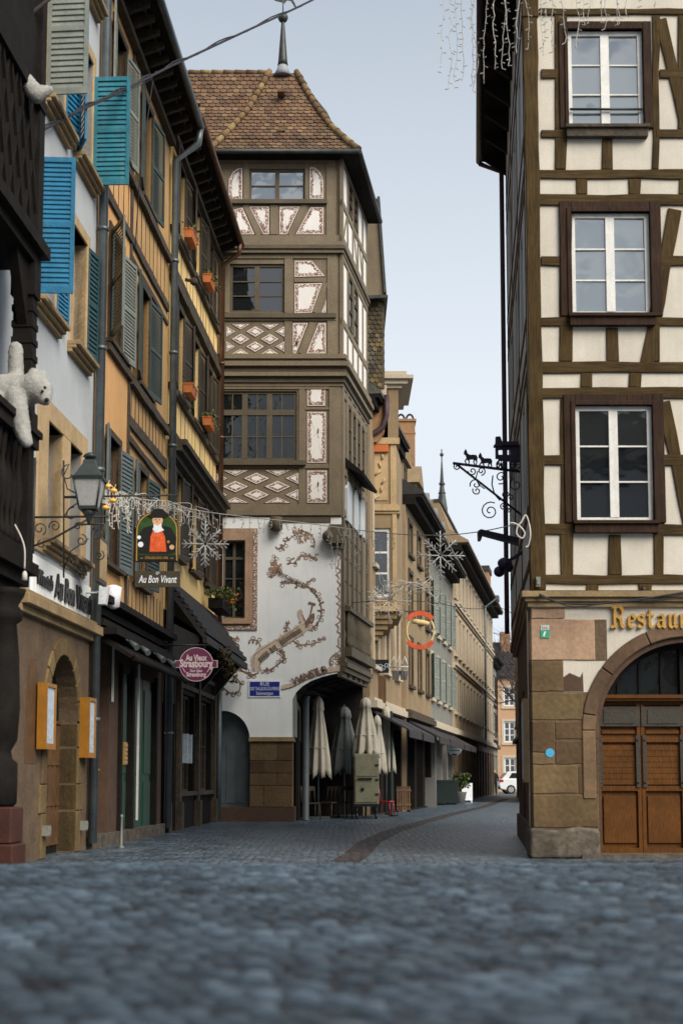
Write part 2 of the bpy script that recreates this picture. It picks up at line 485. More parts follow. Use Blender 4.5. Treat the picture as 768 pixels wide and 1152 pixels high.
M['sh_green'] = mat('dark_green_shutter', (0.030, 0.050, 0.044), 0.55, 0.25, 4, 0.15, 40, streak=0.3, scol=(0.015, 0.02, 0.018))
M['sh_brown'] = mat('dark_brown_shutter', (0.045, 0.034, 0.024), 0.65, 0.25, 4, 0.2, 40, streak=0.3, scol=(0.02, 0.015, 0.012))
M['zinc'] = mat('zinc_pipe', (0.115, 0.135, 0.145), 0.42, 0.25, 3, 0.08, 30, spec=0.5, metal=0.4)
M['copper'] = mat('copper_pipe', (0.13, 0.068, 0.040), 0.45, 0.25, 3, 0.08, 30, spec=0.5, metal=0.4)
M['purple_pipe'] = mat('dark_purple_pipe', (0.050, 0.026, 0.034), 0.5, 0.2, 3, 0.05, 30)
M['tile'] = mat_island('plain_clay_tile', [(0.115, 0.066, 0.040), (0.165, 0.092, 0.052), (0.090, 0.055, 0.038), (0.20, 0.125, 0.070), (0.13, 0.085, 0.055)], 0.9, 0.4, 20, 0.25)
M['ridge'] = mat_island('ridge_tile', [(0.20, 0.125, 0.06), (0.13, 0.08, 0.045), (0.24, 0.17, 0.075)], 0.9, 0.4, 16, 0.35)
M['tile_old'] = mat_island('mossy_old_tile', [(0.055, 0.045, 0.030), (0.11, 0.085, 0.042), (0.035, 0.034, 0.032), (0.16, 0.11, 0.045), (0.07, 0.085, 0.09)], 0.9, 0.6, 16, 0.4)
M['lead'] = mat('lead_flashing', (0.24, 0.26, 0.28), 0.6, 0.2, 5, 0.1, 30, spec=0.5)
M['verdigris'] = mat('dark_patinated_copper', (0.050, 0.055, 0.050), 0.5, 0.3, 5, 0.1, 30, metal=0.5)
M['green_wall'] = mat('dark_green_panel', (0.008, 0.055, 0.030), 0.5, 0.25, 2, 0.1, 30)
M['brown_stone'] = mat('red_brown_stone', (0.080, 0.046, 0.030), 0.85, 0.22, 2, 0.35, 20, streak=0.35, scol=(0.05, 0.03, 0.02))  # stone colour darkened to stand in for street-canyon shade
M['oxblood'] = mat('oxblood_stone', (0.050, 0.016, 0.011), 0.8, 0.3, 3, 0.3, 20)
M['orange_case'] = mat('orange_varnished_wood', (0.28, 0.12, 0.016), 0.4, 0.15, 4, 0.1, 18, grain=(5, 5, 0.6))
M['paper'] = mat('printed_paper', (0.40, 0.47, 0.55), 0.7, 0.25, 14, 0.0)
M['steel'] = mat('brushed_steel', (0.42, 0.43, 0.44), 0.35, 0.12, 6, 0.05, 60, metal=0.7)
M['terracotta'] = mat('orange_planter', (0.46, 0.135, 0.035), 0.6, 0.15, 5, 0.1, 30)
M['leaf'] = mat_island('green_leaf', [(0.035, 0.075, 0.018), (0.07, 0.11, 0.025), (0.05, 0.06, 0.02), (0.11, 0.10, 0.03)], 0.6, 0.1, 20, 0.2)
M['flower'] = mat_island('orange_flower', [(0.55, 0.14, 0.02), (0.50, 0.26, 0.03)], 0.6, 0.1, 20, 0.2)
M['wire_thin'] = mat('grey_light_wire', (0.42, 0.40, 0.36), 0.5, 0.1, 8, 0.0)
M['wire'] = mat('pale_light_wire', (0.54, 0.51, 0.46), 0.5, 0.1, 8, 0.0)
M['wire_dk'] = mat('cable_sheath', (0.020, 0.020, 0.026), 0.6, 0.2, 8, 0.0)
M['flake'] = mat('white_light_tube', (0.58, 0.58, 0.57), 0.4, 0.06, 8, 0.0)
M['amber'] = mat('amber_bulb', (0.85, 0.47, 0.10), 0.3, 0.1, 8, 0.0, spec=0.5)
M['plush'] = mat('white_plush', (0.36, 0.355, 0.335), 0.95, 0.15, 9, 0.9, 70, fine=0.2, spec=0.1)
M['canvas'] = mat('cream_canvas', (0.42, 0.385, 0.315), 0.9, 0.14, 3, 0.25, 40, streak=0.3, scol=(0.20, 0.18, 0.14))
M['canvas_grey'] = mat('grey_canvas', (0.135, 0.150, 0.145), 0.9, 0.14, 3, 0.25, 40, streak=0.3, scol=(0.06, 0.065, 0.065))
M['cabinet'] = mat('olive_cream_cabinet', (0.20, 0.195, 0.13), 0.6, 0.2, 3, 0.1, 30, streak=0.2)
M['sign_blue'] = mat('blue_enamel', (0.012, 0.026, 0.235), 0.3, 0.08, 6, 0.0, spec=0.5)
M['sign_white'] = mat('white_enamel', (0.72, 0.74, 0.78), 0.35, 0.05, 6, 0.0)
M['sign_purple'] = mat('plum_sign_paint', (0.175, 0.036, 0.095), 0.45, 0.12, 5, 0.0)
M['sign_pink'] = mat('pale_pink_lettering', (0.78, 0.62, 0.64), 0.5, 0.05, 5, 0.0)
M['sign_green'] = mat('painted_green_ground', (0.022, 0.055, 0.012), 0.45, 0.55, 4, 0.0)
M['sign_black'] = mat('black_sign_paint', (0.012, 0.011, 0.010), 0.4, 0.1, 5, 0.0)
M['sign_olive'] = mat('dark_olive_board', (0.045, 0.036, 0.022), 0.5, 0.2, 5, 0.05)
M['skin'] = mat('painted_skin', (0.62, 0.36, 0.22), 0.5, 0.12, 12, 0.0)
M['red_vest'] = mat('painted_red', (0.66, 0.095, 0.025), 0.5, 0.25, 14, 0.0)
M['red_ring'] = mat('orange_red_paint', (0.50, 0.085, 0.030), 0.5, 0.22, 5, 0.1)
M['bread'] = mat('pale_baked_yellow', (0.58, 0.45, 0.22), 0.7, 0.15, 7, 0.1)
M['lamp_glass'] = mat('frosted_lamp_glass', (0.34, 0.34, 0.33), 0.35, 0.1, 4, 0.0, spec=0.5)
M['lamp_iron'] = mat('green_black_lamp_iron', (0.026, 0.034, 0.034), 0.45, 0.2, 6, 0.1, 40, spec=0.5)
M['far_beige'] = mat('warm_beige_render', (0.36, 0.275, 0.18), 0.9, 0.16, 0.6, 0.1, 20, streak=0.2, scol=(0.28, 0.2, 0.12))
M['far_stone'] = mat('pale_stone_trim', (0.46, 0.395, 0.305), 0.9, 0.08, 1, 0.1, 20)
M['far_pink'] = mat('salmon_render', (0.46, 0.28, 0.165), 0.9, 0.08, 0.5, 0.1, 20)
M['far_tan'] = mat('tan_render', (0.25, 0.18, 0.105), 0.9, 0.2, 0.8, 0.1, 20, streak=0.2, scol=(0.2, 0.14, 0.08))
M['far_grey'] = mat('grey_render', (0.20, 0.20, 0.18), 0.9, 0.15, 0.8, 0.1, 20, streak=0.25)
M['slate'] = mat('dark_slate', (0.030, 0.028, 0.030), 0.7, 0.3, 4, 0.3, 20)
M['brick_or'] = mat('orange_brick_render', (0.30, 0.165, 0.085), 0.9, 0.2, 1.5, 0.3, 24)
M['rail_or'] = mat('orange_band', (0.46, 0.12, 0.03), 0.6, 0.15, 4, 0.1)
M['wood_mid'] = mat('mid_brown_wood', (0.095, 0.048, 0.020), 0.6, 0.3, 3, 0.25, 18, grain=(5, 5, 0.7), fine=0.3)
M['teal_door'] = mat('blue_grey_door', (0.055, 0.085, 0.105), 0.6, 0.2, 3, 0.1)
M['car_paint'] = mat('white_car_paint', (0.70, 0.72, 0.74), 0.25, 0.03, 2, 0.0, spec=0.6)
M['rubber'] = mat('black_rubber', (0.012, 0.012, 0.012), 0.8, 0.2, 8, 0.05)
M['red_lens'] = mat('red_lens', (0.35, 0.012, 0.010), 0.25, 0.1, 8, 0.0, spec=0.6)
M['cloth_dk'] = mat('dark_cloth', (0.016, 0.016, 0.020), 0.9, 0.2, 8, 0.1)
M['bark'] = mat('dark_bark', (0.055, 0.045, 0.045), 0.9, 0.25, 8, 0.2)
M['tavern_stone'] = mat('shaded_weathered_sandstone', (0.112, 0.075, 0.047), 0.9, 0.35, 1.5, 0.5, 18, streak=0.45, scol=(0.07, 0.05, 0.03), fine=0.15)  # base darkened to carry ground-floor shade; the streaks are weathering
M['sticker'] = mat('blue_sticker', (0.06, 0.36, 0.60), 0.5, 0.06, 8, 0.0)
M['tag_green'] = mat('green_plate', (0.03, 0.30, 0.17), 0.5, 0.06, 8, 0.0)
M['grey_post'] = mat('grey_steel_post', (0.075, 0.090, 0.095), 0.5, 0.2, 3, 0.05)
M['bin'] = mat('dark_green_plastic', (0.010, 0.020, 0.020), 0.5, 0.2, 3, 0.05)

# ---------------------------------------------------------------- ground
import numpy as np
def gz(y):
    """the square is a little higher than the street; the paving dips between y = 8 and 17"""
    t = min(1.0, max(0.0, (y - 8.0) / 9.5))
    return 0.55 * (1 - t * t * (3 - 2 * t))

def cobble_mat(name, cols, scale, rough, bump, joint=0.25, vary=None):
    m, t, p = _new(name)
    N, K = t.nodes.new, t.links.new
    tc = N('ShaderNodeTexCoord')
    n0 = N('ShaderNodeTexNoise'); n0.inputs['Scale'].default_value = 0.5; n0.inputs['Detail'].default_value = 2
    K(tc.outputs['Object'], n0.inputs['Vector'])
    wv = N('ShaderNodeMix'); wv.data_type = 'RGBA'; wv.inputs['Factor'].default_value = 0.10
    K(tc.outputs['Object'], wv.inputs['A']); K(n0.outputs['Color'], wv.inputs['B'])
    v = N('ShaderNodeTexVoronoi'); v.inputs['Scale'].default_value = scale; v.inputs['Randomness'].default_value = 0.8
    e = N('ShaderNodeTexVoronoi'); e.feature = 'DISTANCE_TO_EDGE'; e.inputs['Scale'].default_value = scale; e.inputs['Randomness'].default_value = 0.8
    K(wv.outputs['Result'], v.inputs['Vector']); K(wv.outputs['Result'], e.inputs['Vector'])
    sp = N('ShaderNodeSeparateXYZ'); K(v.outputs['Color'], sp.inputs['Vector'])
    r = N('ShaderNodeValToRGB'); el = r.color_ramp.elements
    while len(el) < len(cols): el.new(0.5)
    for i, c in enumerate(cols):
        el[i].position = i / (len(cols) - 1); el[i].color = (*c, 1)
    K(sp.outputs['X'], r.inputs['Fac'])
    j = N('ShaderNodeMapRange'); j.inputs['From Min'].default_value = 0.0; j.inputs['From Max'].default_value = 0.16
    j.inputs['To Min'].default_value = joint; j.inputs['To Max'].default_value = 1
    K(e.outputs['Distance'], j.inputs['Value'])
    n = N('ShaderNodeTexNoise'); n.inputs['Scale'].default_value = 1.6; n.inputs['Detail'].default_value = 7; n.inputs['Roughness'].default_value = 0.65
    K(tc.outputs['Object'], n.inputs['Vector'])
    q = N('ShaderNodeMapRange'); q.inputs['From Min'].default_value = 0.33; q.inputs['From Max'].default_value = 0.67
    q.inputs['To Min'].default_value = 0.5; q.inputs['To Max'].default_value = 1.45
    K(n.outputs['Fac'], q.inputs['Value'])
    mu = N('ShaderNodeMath'); mu.operation = 'MULTIPLY'; K(j.outputs['Result'], mu.inputs[0]); K(q.outputs['Result'], mu.inputs[1])
    vm = N('ShaderNodeVectorMath'); vm.operation = 'SCALE'; K(r.outputs['Color'], vm.inputs[0]); K(mu.outputs['Value'], vm.inputs['Scale'])
    K(vm.outputs['Vector'], p.inputs['Base Color'])
    rg = N('ShaderNodeMapRange'); rg.inputs['To Min'].default_value = rough - 0.12; rg.inputs['To Max'].default_value = rough + 0.15
    K(n.outputs['Fac'], rg.inputs['Value']); K(rg.outputs['Result'], p.inputs['Roughness'])
    p.inputs['Specular IOR Level'].default_value = 0.5
    if bump:
        h = N('ShaderNodeMapRange'); h.interpolation_type = 'SMOOTHSTEP'; h.inputs['From Max'].default_value = 0.3
        K(e.outputs['Distance'], h.inputs['Value'])
        bp = N('ShaderNodeBump'); bp.inputs['Strength'].default_value = bump; bp.inputs['Distance'].default_value = 0.03
        K(h.outputs['Result'], bp.inputs['Height']); K(bp.outputs['Normal'], p.inputs['Normal'])
    return m
M['cobble'] = cobble_mat('blue_grey_cobbles', [(0.058, 0.086, 0.118), (0.098, 0.14, 0.185), (0.042, 0.062, 0.085), (0.125, 0.165, 0.205), (0.073, 0.098, 0.122)], 8.5, 0.40, 0.55)
def sett_mat():
    m, t, p = _new('blue_grey_square_setts')
    N, K = t.nodes.new, t.links.new
    at_ = N('ShaderNodeAttribute'); at_.attribute_name = 'tone'
    r = N('ShaderNodeValToRGB'); el = r.color_ramp.elements
    for i, (q_, c) in enumerate(((0.0, (0.006, 0.008, 0.011)), (0.28, (0.024, 0.036, 0.050)), (0.6, (0.052, 0.078, 0.105)), (1.0, (0.105, 0.145, 0.185)))):
        if i > 1: el.new(q_)
        el[i if i < 2 else len(el) - 1].position = q_
    for e_, c in zip(sorted(el, key=lambda e_: e_.position), ((0.006, 0.008, 0.011), (0.024, 0.036, 0.050), (0.052, 0.078, 0.105), (0.105, 0.145, 0.185))): e_.color = (*c, 1)
    K(at_.outputs['Fac'], r.inputs['Fac'])
    tc = N('ShaderNodeTexCoord'); n = N('ShaderNodeTexNoise'); n.inputs['Scale'].default_value = 1.3; n.inputs['Detail'].default_value = 7; n.inputs['Roughness'].default_value = 0.65
    K(tc.outputs['Object'], n.inputs['Vector'])
    q = N('ShaderNodeMapRange'); q.inputs['From Min'].default_value = 0.35; q.inputs['From Max'].default_value = 0.65; q.inputs['To Min'].default_value = 0.55; q.inputs['To Max'].default_value = 1.4
    K(n.outputs['Fac'], q.inputs['Value'])
    vm = N('ShaderNodeVectorMath'); vm.operation = 'SCALE'; K(r.outputs['Color'], vm.inputs[0]); K(q.outputs['Result'], vm.inputs['Scale']); K(vm.outputs['Vector'], p.inputs['Base Color'])
    rg = N('ShaderNodeMapRange'); rg.inputs['To Min'].default_value = 0.30; rg.inputs['To Max'].default_value = 0.62; K(n.outputs['Fac'], rg.inputs['Value']); K(rg.outputs['Result'], p.inputs['Roughness'])
    p.inputs['Specular IOR Level'].default_value = 0.5
    return m
M['cobble_near'] = sett_mat()
M['gutter'] = cobble_mat('reddish_gutter_setts', [(0.045, 0.032, 0.032), (0.065, 0.045, 0.043), (0.035, 0.028, 0.030)], 7.0, 0.6, 0.8)
M['kerb'] = mat('kerb_granite', (0.10, 0.095, 0.09), 0.8, 0.25, 3, 0.3, 20)

# one big sheet with the profile of the square and the street
b = MB()
ys = [-200, -60, -20, -5, 2, 4, 6, 8] + [8 + 0.5 * i for i in range(1, 20)] + [19, 24, 40, 80, 160, 400, 900]
xs = [-400, -60, -20, -8, -4, 0, 4, 8, 20, 60, 400]
for y in ys:
    for x in xs: b.v.append(Vector((x, y, gz(y) - (0.03 if y < 17.6 else 0.0))))
for i in range(len(ys) - 1):
    for k in range(len(xs) - 1):
        a = i * len(xs) + k
        b.face([a, a + 1, a + 1 + len(xs), a + len(xs)], 0, True)
struct(b.build('ground', M['cobble'], loc=(0, 0, 0)))

# rounded setts of the square, close to the camera
def setts(name, x0, x1, y0, y1, dx, dy, cell):
    nx, ny = int((x1 - x0) / dx) + 1, int((y1 - y0) / dy) + 1
    X, Y = np.meshgrid(np.linspace(x0, x1, nx), np.linspace(y0, y1, ny))
    rng = np.random.default_rng(3)
    gw, gh = int((x1 - x0) / cell) + 8, int((y1 - y0) / cell) + 8
    jx, jy = rng.uniform(-0.22, 0.22, (gh, gw)), rng.uniform(-0.22, 0.22, (gh, gw))
    lev = rng.normal(0, 1, (gh, gw))
    wx = X + 0.25 * np.sin(Y * 0.55) + 0.03 * np.sin(X * 3.1 + Y * 2.0)
    wy = Y + 0.30 * np.sin(X * 0.8 + 0.4) + 0.03 * np.sin(X * 2.3 - Y * 1.7)
    cx, cy = (wx - x0) / cell + 3, (wy - y0) / cell + 3
    d1 = np.full(X.shape, 9.0); d2 = np.full(X.shape, 9.0); hv = np.zeros(X.shape)
    ix, iy = np.floor(cx).astype(int), np.floor(cy).astype(int)
    for oy in (-1, 0, 1):
        for ox in (-1, 0, 1):
            gx = np.clip(ix + ox, 0, gw - 1); gy = np.clip(iy + oy, 0, gh - 1)
            px = gx + 0.5 + jx[gy, gx] + 0.5 * (gy % 2); py = gy + 0.5 + jy[gy, gx]
            d = np.hypot(cx - px, cy - py)
            nearer = d < d1
            d2 = np.where(nearer, d1, np.minimum(d2, d))
            hv = np.where(nearer, lev[gy, gx], hv)
            d1 = np.where(nearer, d, d1)
    edge = np.clip((d2 - d1) / 0.34, 0, 1)
    h = 0.034 * (edge * (2 - edge)) + 0.007 * hv
    # worn hollows here and there
    h += 0.010 * np.sin(X * 1.7 + 1.0) * np.sin(Y * 1.1 + X * 0.4)
    t = np.clip((Y - 8.0) / 9.5, 0, 1)
    Z = 0.55 * (1 - t * t * (3 - 2 * t)) - 0.02 + h
    fade = np.clip((y1 - Y) / 0.8, 0, 1)
    Z -= 0.02 * (1 - fade)
    co = np.stack([X, Y, Z], -1).reshape(-1, 3).astype(np.float32)
    me = bpy.data.meshes.new(name)
    idx = np.arange(nx * ny).reshape(ny, nx)
    q = np.stack([idx[:-1, :-1], idx[:-1, 1:], idx[1:, 1:], idx[1:, :-1]], -1).reshape(-1, 4)
    me.vertices.add(len(co)); me.vertices.foreach_set('co', co.ravel())
    me.loops.add(q.size); me.loops.foreach_set('vertex_index', q.ravel().astype(np.int32))
    me.polygons.add(len(q)); me.polygons.foreach_set('loop_start', np.arange(0, q.size, 4, dtype=np.int32))
    me.polygons.foreach_set('loop_total', np.full(len(q), 4, dtype=np.int32))
    me.polygons.foreach_set('use_smooth', np.ones(len(q), dtype=bool))
    me.update(calc_edges=True)
    tone = np.clip(0.03 + 0.46 * np.clip(edge * 1.25, 0, 1) + 0.22 * hv * edge - 0.30 * (hv < -1.25), 0, 1)
    at_ = me.attributes.new('tone', 'FLOAT', 'POINT'); at_.data.foreach_set('value', tone.ravel().astype(np.float32))
    me.materials.append(M['cobble_near'])
    o = bpy.data.objects.new(name, me); COL.objects.link(o)
    return o
struct(setts('square_paving', -5.4, 5.4, 1.6, 18.4, 0.020, 0.020, 0.108))

# gutter of reddish setts crossing the street
pts = [at(400, 958, 20.8), at(415, 948, 25), at(440, 936, 30), at(470, 926, 35.5), at(505, 916, 44), at(545, 907, 57)]
pts = [(0.05, 19.2)] + [(p.x, p.y) for p in pts] + [(9.2, 80.0)]
b = MB()
for i, (x, y) in enumerate(pts):
    b.v += [Vector((x - 0.2, y, 0.004)), Vector((x + 0.2, y, 0.004))]
    if i: b.face([2 * i - 2, 2 * i - 1, 2 * i + 1, 2 * i], 0)
struct(b.build('gutter', M['gutter']))

# ---------------------------------------------------------------- parts of buildings
def window(parent, F, u0, u1, z0, z1, cols=2, rows=3, n=0.0, fw=0.06, bar=0.025, mull=0.07, depth=0.05,
           fm='white_paint', gm='glass', sill=None, sm=None, tiltpane=0.0, top=None, name='window'):
    """a window: frame part, glass as its sub-part; top = (height, rows) for a fanlight row"""
    b = MB()
    b.box(F, u0, u0 + fw, n - depth, n, z0, z1); b.box(F, u1 - fw, u1, n - depth, n, z0, z1)
    b.box(F, u0 + fw, u1 - fw, n - depth, n, z0, z0 + fw); b.box(F, u0 + fw, u1 - fw, n - depth, n, z1 - fw, z1)
    w = (u1 - u0 - 2 * fw)
    zt = z1 - fw
    if top:
        b.box(F, u0 + fw, u1 - fw, n - depth, n + 0.012, z1 - fw - top - mull / 2, z1 - fw - top + mull / 2)
        zt = z1 - fw - top - mull / 2
    for i in range(1, cols):
        u = u0 + fw + w * i / cols
        b.box(F, u - mull / 2, u + mull / 2, n - depth, n + 0.008, z0 + fw, zt)
        if top: b.box(F, u - mull / 2, u + mull / 2, n - depth, n + 0.008, zt + mull, z1 - fw)
    g = MB()
    for i in range(cols):
        a = u0 + fw + w * i / cols + (mull / 2 if i else 0); c = u0 + fw + w * (i + 1) / cols - (mull / 2 if i < cols - 1 else 0)
        for k in range(1, rows):
            z = z0 + fw + (zt - z0 - fw) * k / rows
            b.box(F, a, c, n - depth + 0.01, n - 0.006, z - bar / 2, z + bar / 2)
        def pane(p, q, e, f):
            t1, t2 = random.uniform(-tiltpane, tiltpane), random.uniform(-tiltpane, tiltpane)
            g.poly([F.w(p, n - depth + 0.012 + t1, e), F.w(q, n - depth + 0.012 - t1, e), F.w(q, n - depth + 0.012 - t1 + t2, f), F.w(p, n - depth + 0.012 + t1 + t2, f)])
        for k in range(rows):
            e = z0 + fw + (zt - z0 - fw) * k / rows; f = z0 + fw + (zt - z0 - fw) * (k + 1) / rows
            pane(a, c, e, f)
        if top:
            pane(a, c, zt + mull, z1 - fw)
    o = b.build(name, M[fm], parent)
    g.build('pane', M[gm], o)
    if sill:
        s = MB(); s.box(F, u0 - sill[0], u1 + sill[0], n - 0.1, n + sill[1], z0 - sill[2], z0)
        s.build('sill', M[sm or fm], o)
    return o

def shutter(parent, F, u, n, z0, z1, wd, ang, mt, slats=22, th=0.035, mid=0.5, name='shutter'):
    """louvred shutter hinged at u, n and turned by ang from the wall line"""
    G = F.turned(u, n, ang)
    b = MB(); st = 0.055
    b.box(G, 0, st, -th, 0, z0, z1); b.box(G, wd - st, wd, -th, 0, z0, z1)
    rails = [z0, z0 + (z1 - z0) * mid, z1 - 0.07]
    b.box(G, st, wd - st, -th, 0, z0, z0 + 0.09); b.box(G, st, wd - st, -th, 0, z1 - 0.07, z1)
    b.box(G, st, wd - st, -th, 0, rails[1] - 0.035, rails[1] + 0.035)
    for (e, f, k) in ((z0 + 0.09, rails[1] - 0.035, int(slats * mid)), (rails[1] + 0.035, z1 - 0.07, slats - int(slats * mid))):
        p = (f - e) / k
        for i in range(k):
            zc = e + p * (i + 0.5)
            hw = p * 0.60
            b.hexa([G.w(st, -th * 0.9, zc + hw), G.w(st, -th * 0.1, zc - hw), G.w(wd - st, -th * 0.1, zc - hw), G.w(wd - st, -th * 0.9, zc + hw),
                    G.w(st, -th * 0.9, zc + hw + 0.010), G.w(st, -th * 0.1, zc - hw + 0.010), G.w(wd - st, -th * 0.1, zc - hw + 0.010), G.w(wd - st, -th * 0.9, zc + hw + 0.010)])
    return b.build(name, M[mt], parent)

def tiles(mb, P0, U, V, inside, tw=0.17, th=0.155, m=0, thick=0.024, seed=1):
    """rows of round-ended flat tiles on the plane P0 + a*U + b*V (V runs up the slope)"""
    rnd = random.Random(seed)
    U, V = Vector(U).normalized(), Vector(V).normalized()
    Nn = U.cross(V).normalized()
    for r in range(200):
        bb = r * th
        any_ = False
        for k in range(-120, 240):
            a = (k + 0.5 * (r % 2)) * tw
            if not inside(a + tw / 2, bb): continue
            any_ = True
            lift = thick + rnd.uniform(-0.003, 0.006)
            a0, a1 = a + 0.004, a + tw - 0.004
            off = rnd.uniform(-0.008, 0.008)
            c = [(a0, bb + th * 1.1, 0.002), (a0, bb + th * 0.26 + off, lift), (a0 + tw * 0.24, bb - th * 0.04 + off, lift + 0.004), (a1 - tw * 0.24, bb - th * 0.04 + off, lift + 0.004), (a1, bb + th * 0.26 + off, lift), (a1, bb + th * 1.1, 0.002)]
            tp = [P0 + U * x + V * y + Nn * z for x, y, z in c]
            b0 = len(mb.v)
            mb.v += tp + [p - Nn * 0.02 for p in tp[1:5]]
            mb.face([b0 + i for i in range(6)], m)
            mb.face([b0 + 1, b0 + 6, b0 + 7, b0 + 2], m); mb.face([b0 + 2, b0 + 7, b0 + 8, b0 + 3], m); mb.face([b0 + 3, b0 + 8, b0 + 9, b0 + 4], m)
        if r > 3 and not any_: break

def ridge_tiles(mb, p, q, r=0.085, step=0.32, m=0):
    p, q = Vector(p), Vector(q)
    d = q - p; k = max(1, int(d.length / step)); 
    for i in range(k):
        a, c = p + d * (i / k), p + d * ((i + 1.12) / k)
        mb.tube([a, c], [r * 1.18, r * 0.9], 8, m)

def ornate_panel(parent, F, pts, n=0.006):
    """painted infill panel: thin brown outline, scroll border, scalloped white field"""
    b = MB()
    c = Vector((sum(p[0] for p in pts) / len(pts), sum(p[1] for p in pts) / len(pts)))
    def inset(d):
        k = len(pts); out = []
        ar = sum(pts[i][0] * pts[(i + 1) % k][1] - pts[(i + 1) % k][0] * pts[i][1] for i in range(k))
        sg = 1 if ar > 0 else -1
        for i in range(k):
            p0, p1, p2 = Vector(pts[i - 1]), Vector(pts[i]), Vector(pts[(i + 1) % k])
            e1, e2 = (p1 - p0).normalized(), (p2 - p1).normalized()
            n1_, n2_ = Vector((-e1.y, e1.x)) * sg, Vector((-e2.y, e2.x)) * sg
            bis = (n1_ + n2_)
            bis = bis / max(0.35, bis.dot(n1_))
            out.append(p1 + bis * d)
        return [(p.x, p.y) for p in out]
    b.prism(F, pts, -0.02, n, 1)
    b.prism(F, inset(0.014), -0.02, n + 0.002, 0)
    b.prism(F, inset(0.030), -0.02, n + 0.004, 2)
    size = min(max(p[0] for p in pts) - min(p[0] for p in pts), max(p[1] for p in pts) - min(p[1] for p in pts))
    ins = inset(0.030 + min(0.085, size * 0.17))
    sc = []
    k = len(ins)
    for i in range(k):
        p, q = Vector(ins[i]), Vector(ins[(i + 1) % k])
        l = (q - p).length
        s_ = max(2, int(l / 0.05))
        dr = (q - p) / max(l, 1e-6); nn = Vector((-dr.y, dr.x))
        for j in range(s_):
            w = p + (q - p) * (j / s_) + nn * random.uniform(-0.022, 0.022)
            sc.append((w.x, w.y))
    # fan of small triangles keeps the wobbly outline valid
    b0 = len(b.v)
    ctr = Vector((sum(p[0] for p in sc) / len(sc), sum(p[1] for p in sc) / len(sc)))
    b.v.append(F.w(ctr.x, n + 0.006, ctr.y)); b.v += [F.w(u, n + 0.006, z) for u, z in sc]
    for i in range(len(sc)):
        b.face([b0, b0 + 1 + i, b0 + 1 + (i + 1) % len(sc)], 0)
    return b.build('painted_panel', [M['panel_white'], M['ink'], M['filigree']], parent)

def lattice(parent, F, u0, u1, z0, z1, cols, rows=2, n=0.006):
    """painted lozenges between crossing battens"""
    w = (u1 - u0) / cols; h = (z1 - z0) / rows
    def clip(poly):
        for ax, lim, sg in ((0, u0, 1), (0, u1, -1), (1, z0, 1), (1, z1, -1)):
            out = []
            for i in range(len(poly)):
                p, q = poly[i], poly[(i + 1) % len(poly)]
                a, c = (p[ax] - lim) * sg, (q[ax] - lim) * sg
                if a >= 0: out.append(p)
                if a * c < 0:
                    t = a / (a - c); out.append((p[0] + (q[0] - p[0]) * t, p[1] + (q[1] - p[1]) * t))
            poly = out
            if len(poly) < 3: return None
        return poly
    for i in range(0, 2 * cols + 1):
        for k in range(0, 2 * rows + 1):
            if (i + k) % 2 == 0: continue
            cu, cz = u0 + w * i / 2, z0 + h * k / 2
            a, c = w / 2 * 0.64, h / 2 * 0.74
            p = clip([(cu - a, cz), (cu, cz - c), (cu + a, cz), (cu, cz + c)])
            if not p or len(p) < 3: continue
            q = MB()
            ctr = Vector((sum(v[0] for v in p) / len(p), sum(v[1] for v in p) / len(p)))
            def sh(f): return [(ctr.x + (v[0] - ctr.x) * f, ctr.y + (v[1] - ctr.y) * f) for v in p]
            q.prism(F, p, -0.02, n, 1); q.prism(F, sh(0.92), -0.02, n + 0.002, 0); q.prism(F, sh(0.78), -0.02, n + 0.004, 2)
            q.prism(F, sh(0.44), -0.02, n + 0.006, 0)
            q.build('painted_panel', [M['panel_white'], M['ink'], M['filigree']], parent)

def leaves(mb, c, r, k, size=0.05, m=0, flat=0.8):
    c = Vector(c)
    for i in range(k):
        d = Vector((random.gauss(0, 1), random.gauss(0, 1), random.gauss(0, flat)))
        d = d.normalized() * r * random.random() ** 0.45
        p = c + Vector((d.x, d.y, d.z * flat))
        a = Vector((random.uniform(-1, 1), random.uniform(-1, 1), random.uniform(-0.6, 0.6))).normalized() * size * random.uniform(0.6, 1.3)
        q = a.cross(Vector((random.uniform(-1, 1), random.uniform(-1, 1), random.uniform(-1, 1)))).normalized() * size * 0.45
        mb.poly([p, p + a * 0.5 + q, p + a, p + a * 0.5 - q], m)

def scroll(mb, Fn, pts, r, m=0, seg=5):
    mb.tube([Fn(u, z) for u, z in pts], r, seg, m)

def smooth_path(pts, k=8):
    """Catmull-Rom through the points"""
    P = [Vector(p) for p in pts]
    P = [P[0] * 2 - P[1]] + P + [P[-1] * 2 - P[-2]]
    out = []
    for i in range(1, len(P) - 2):
        for j in range(k):
            t = j / k
            a, b_, c, d = P[i - 1], P[i], P[i + 1], P[i + 2]
            out.append(0.5 * ((2 * b_) + (c - a) * t + (2 * a - 5 * b_ + 4 * c - d) * t * t + (3 * b_ - a - 3 * c + d) * t ** 3))
    out.append(P[-2])
    return out

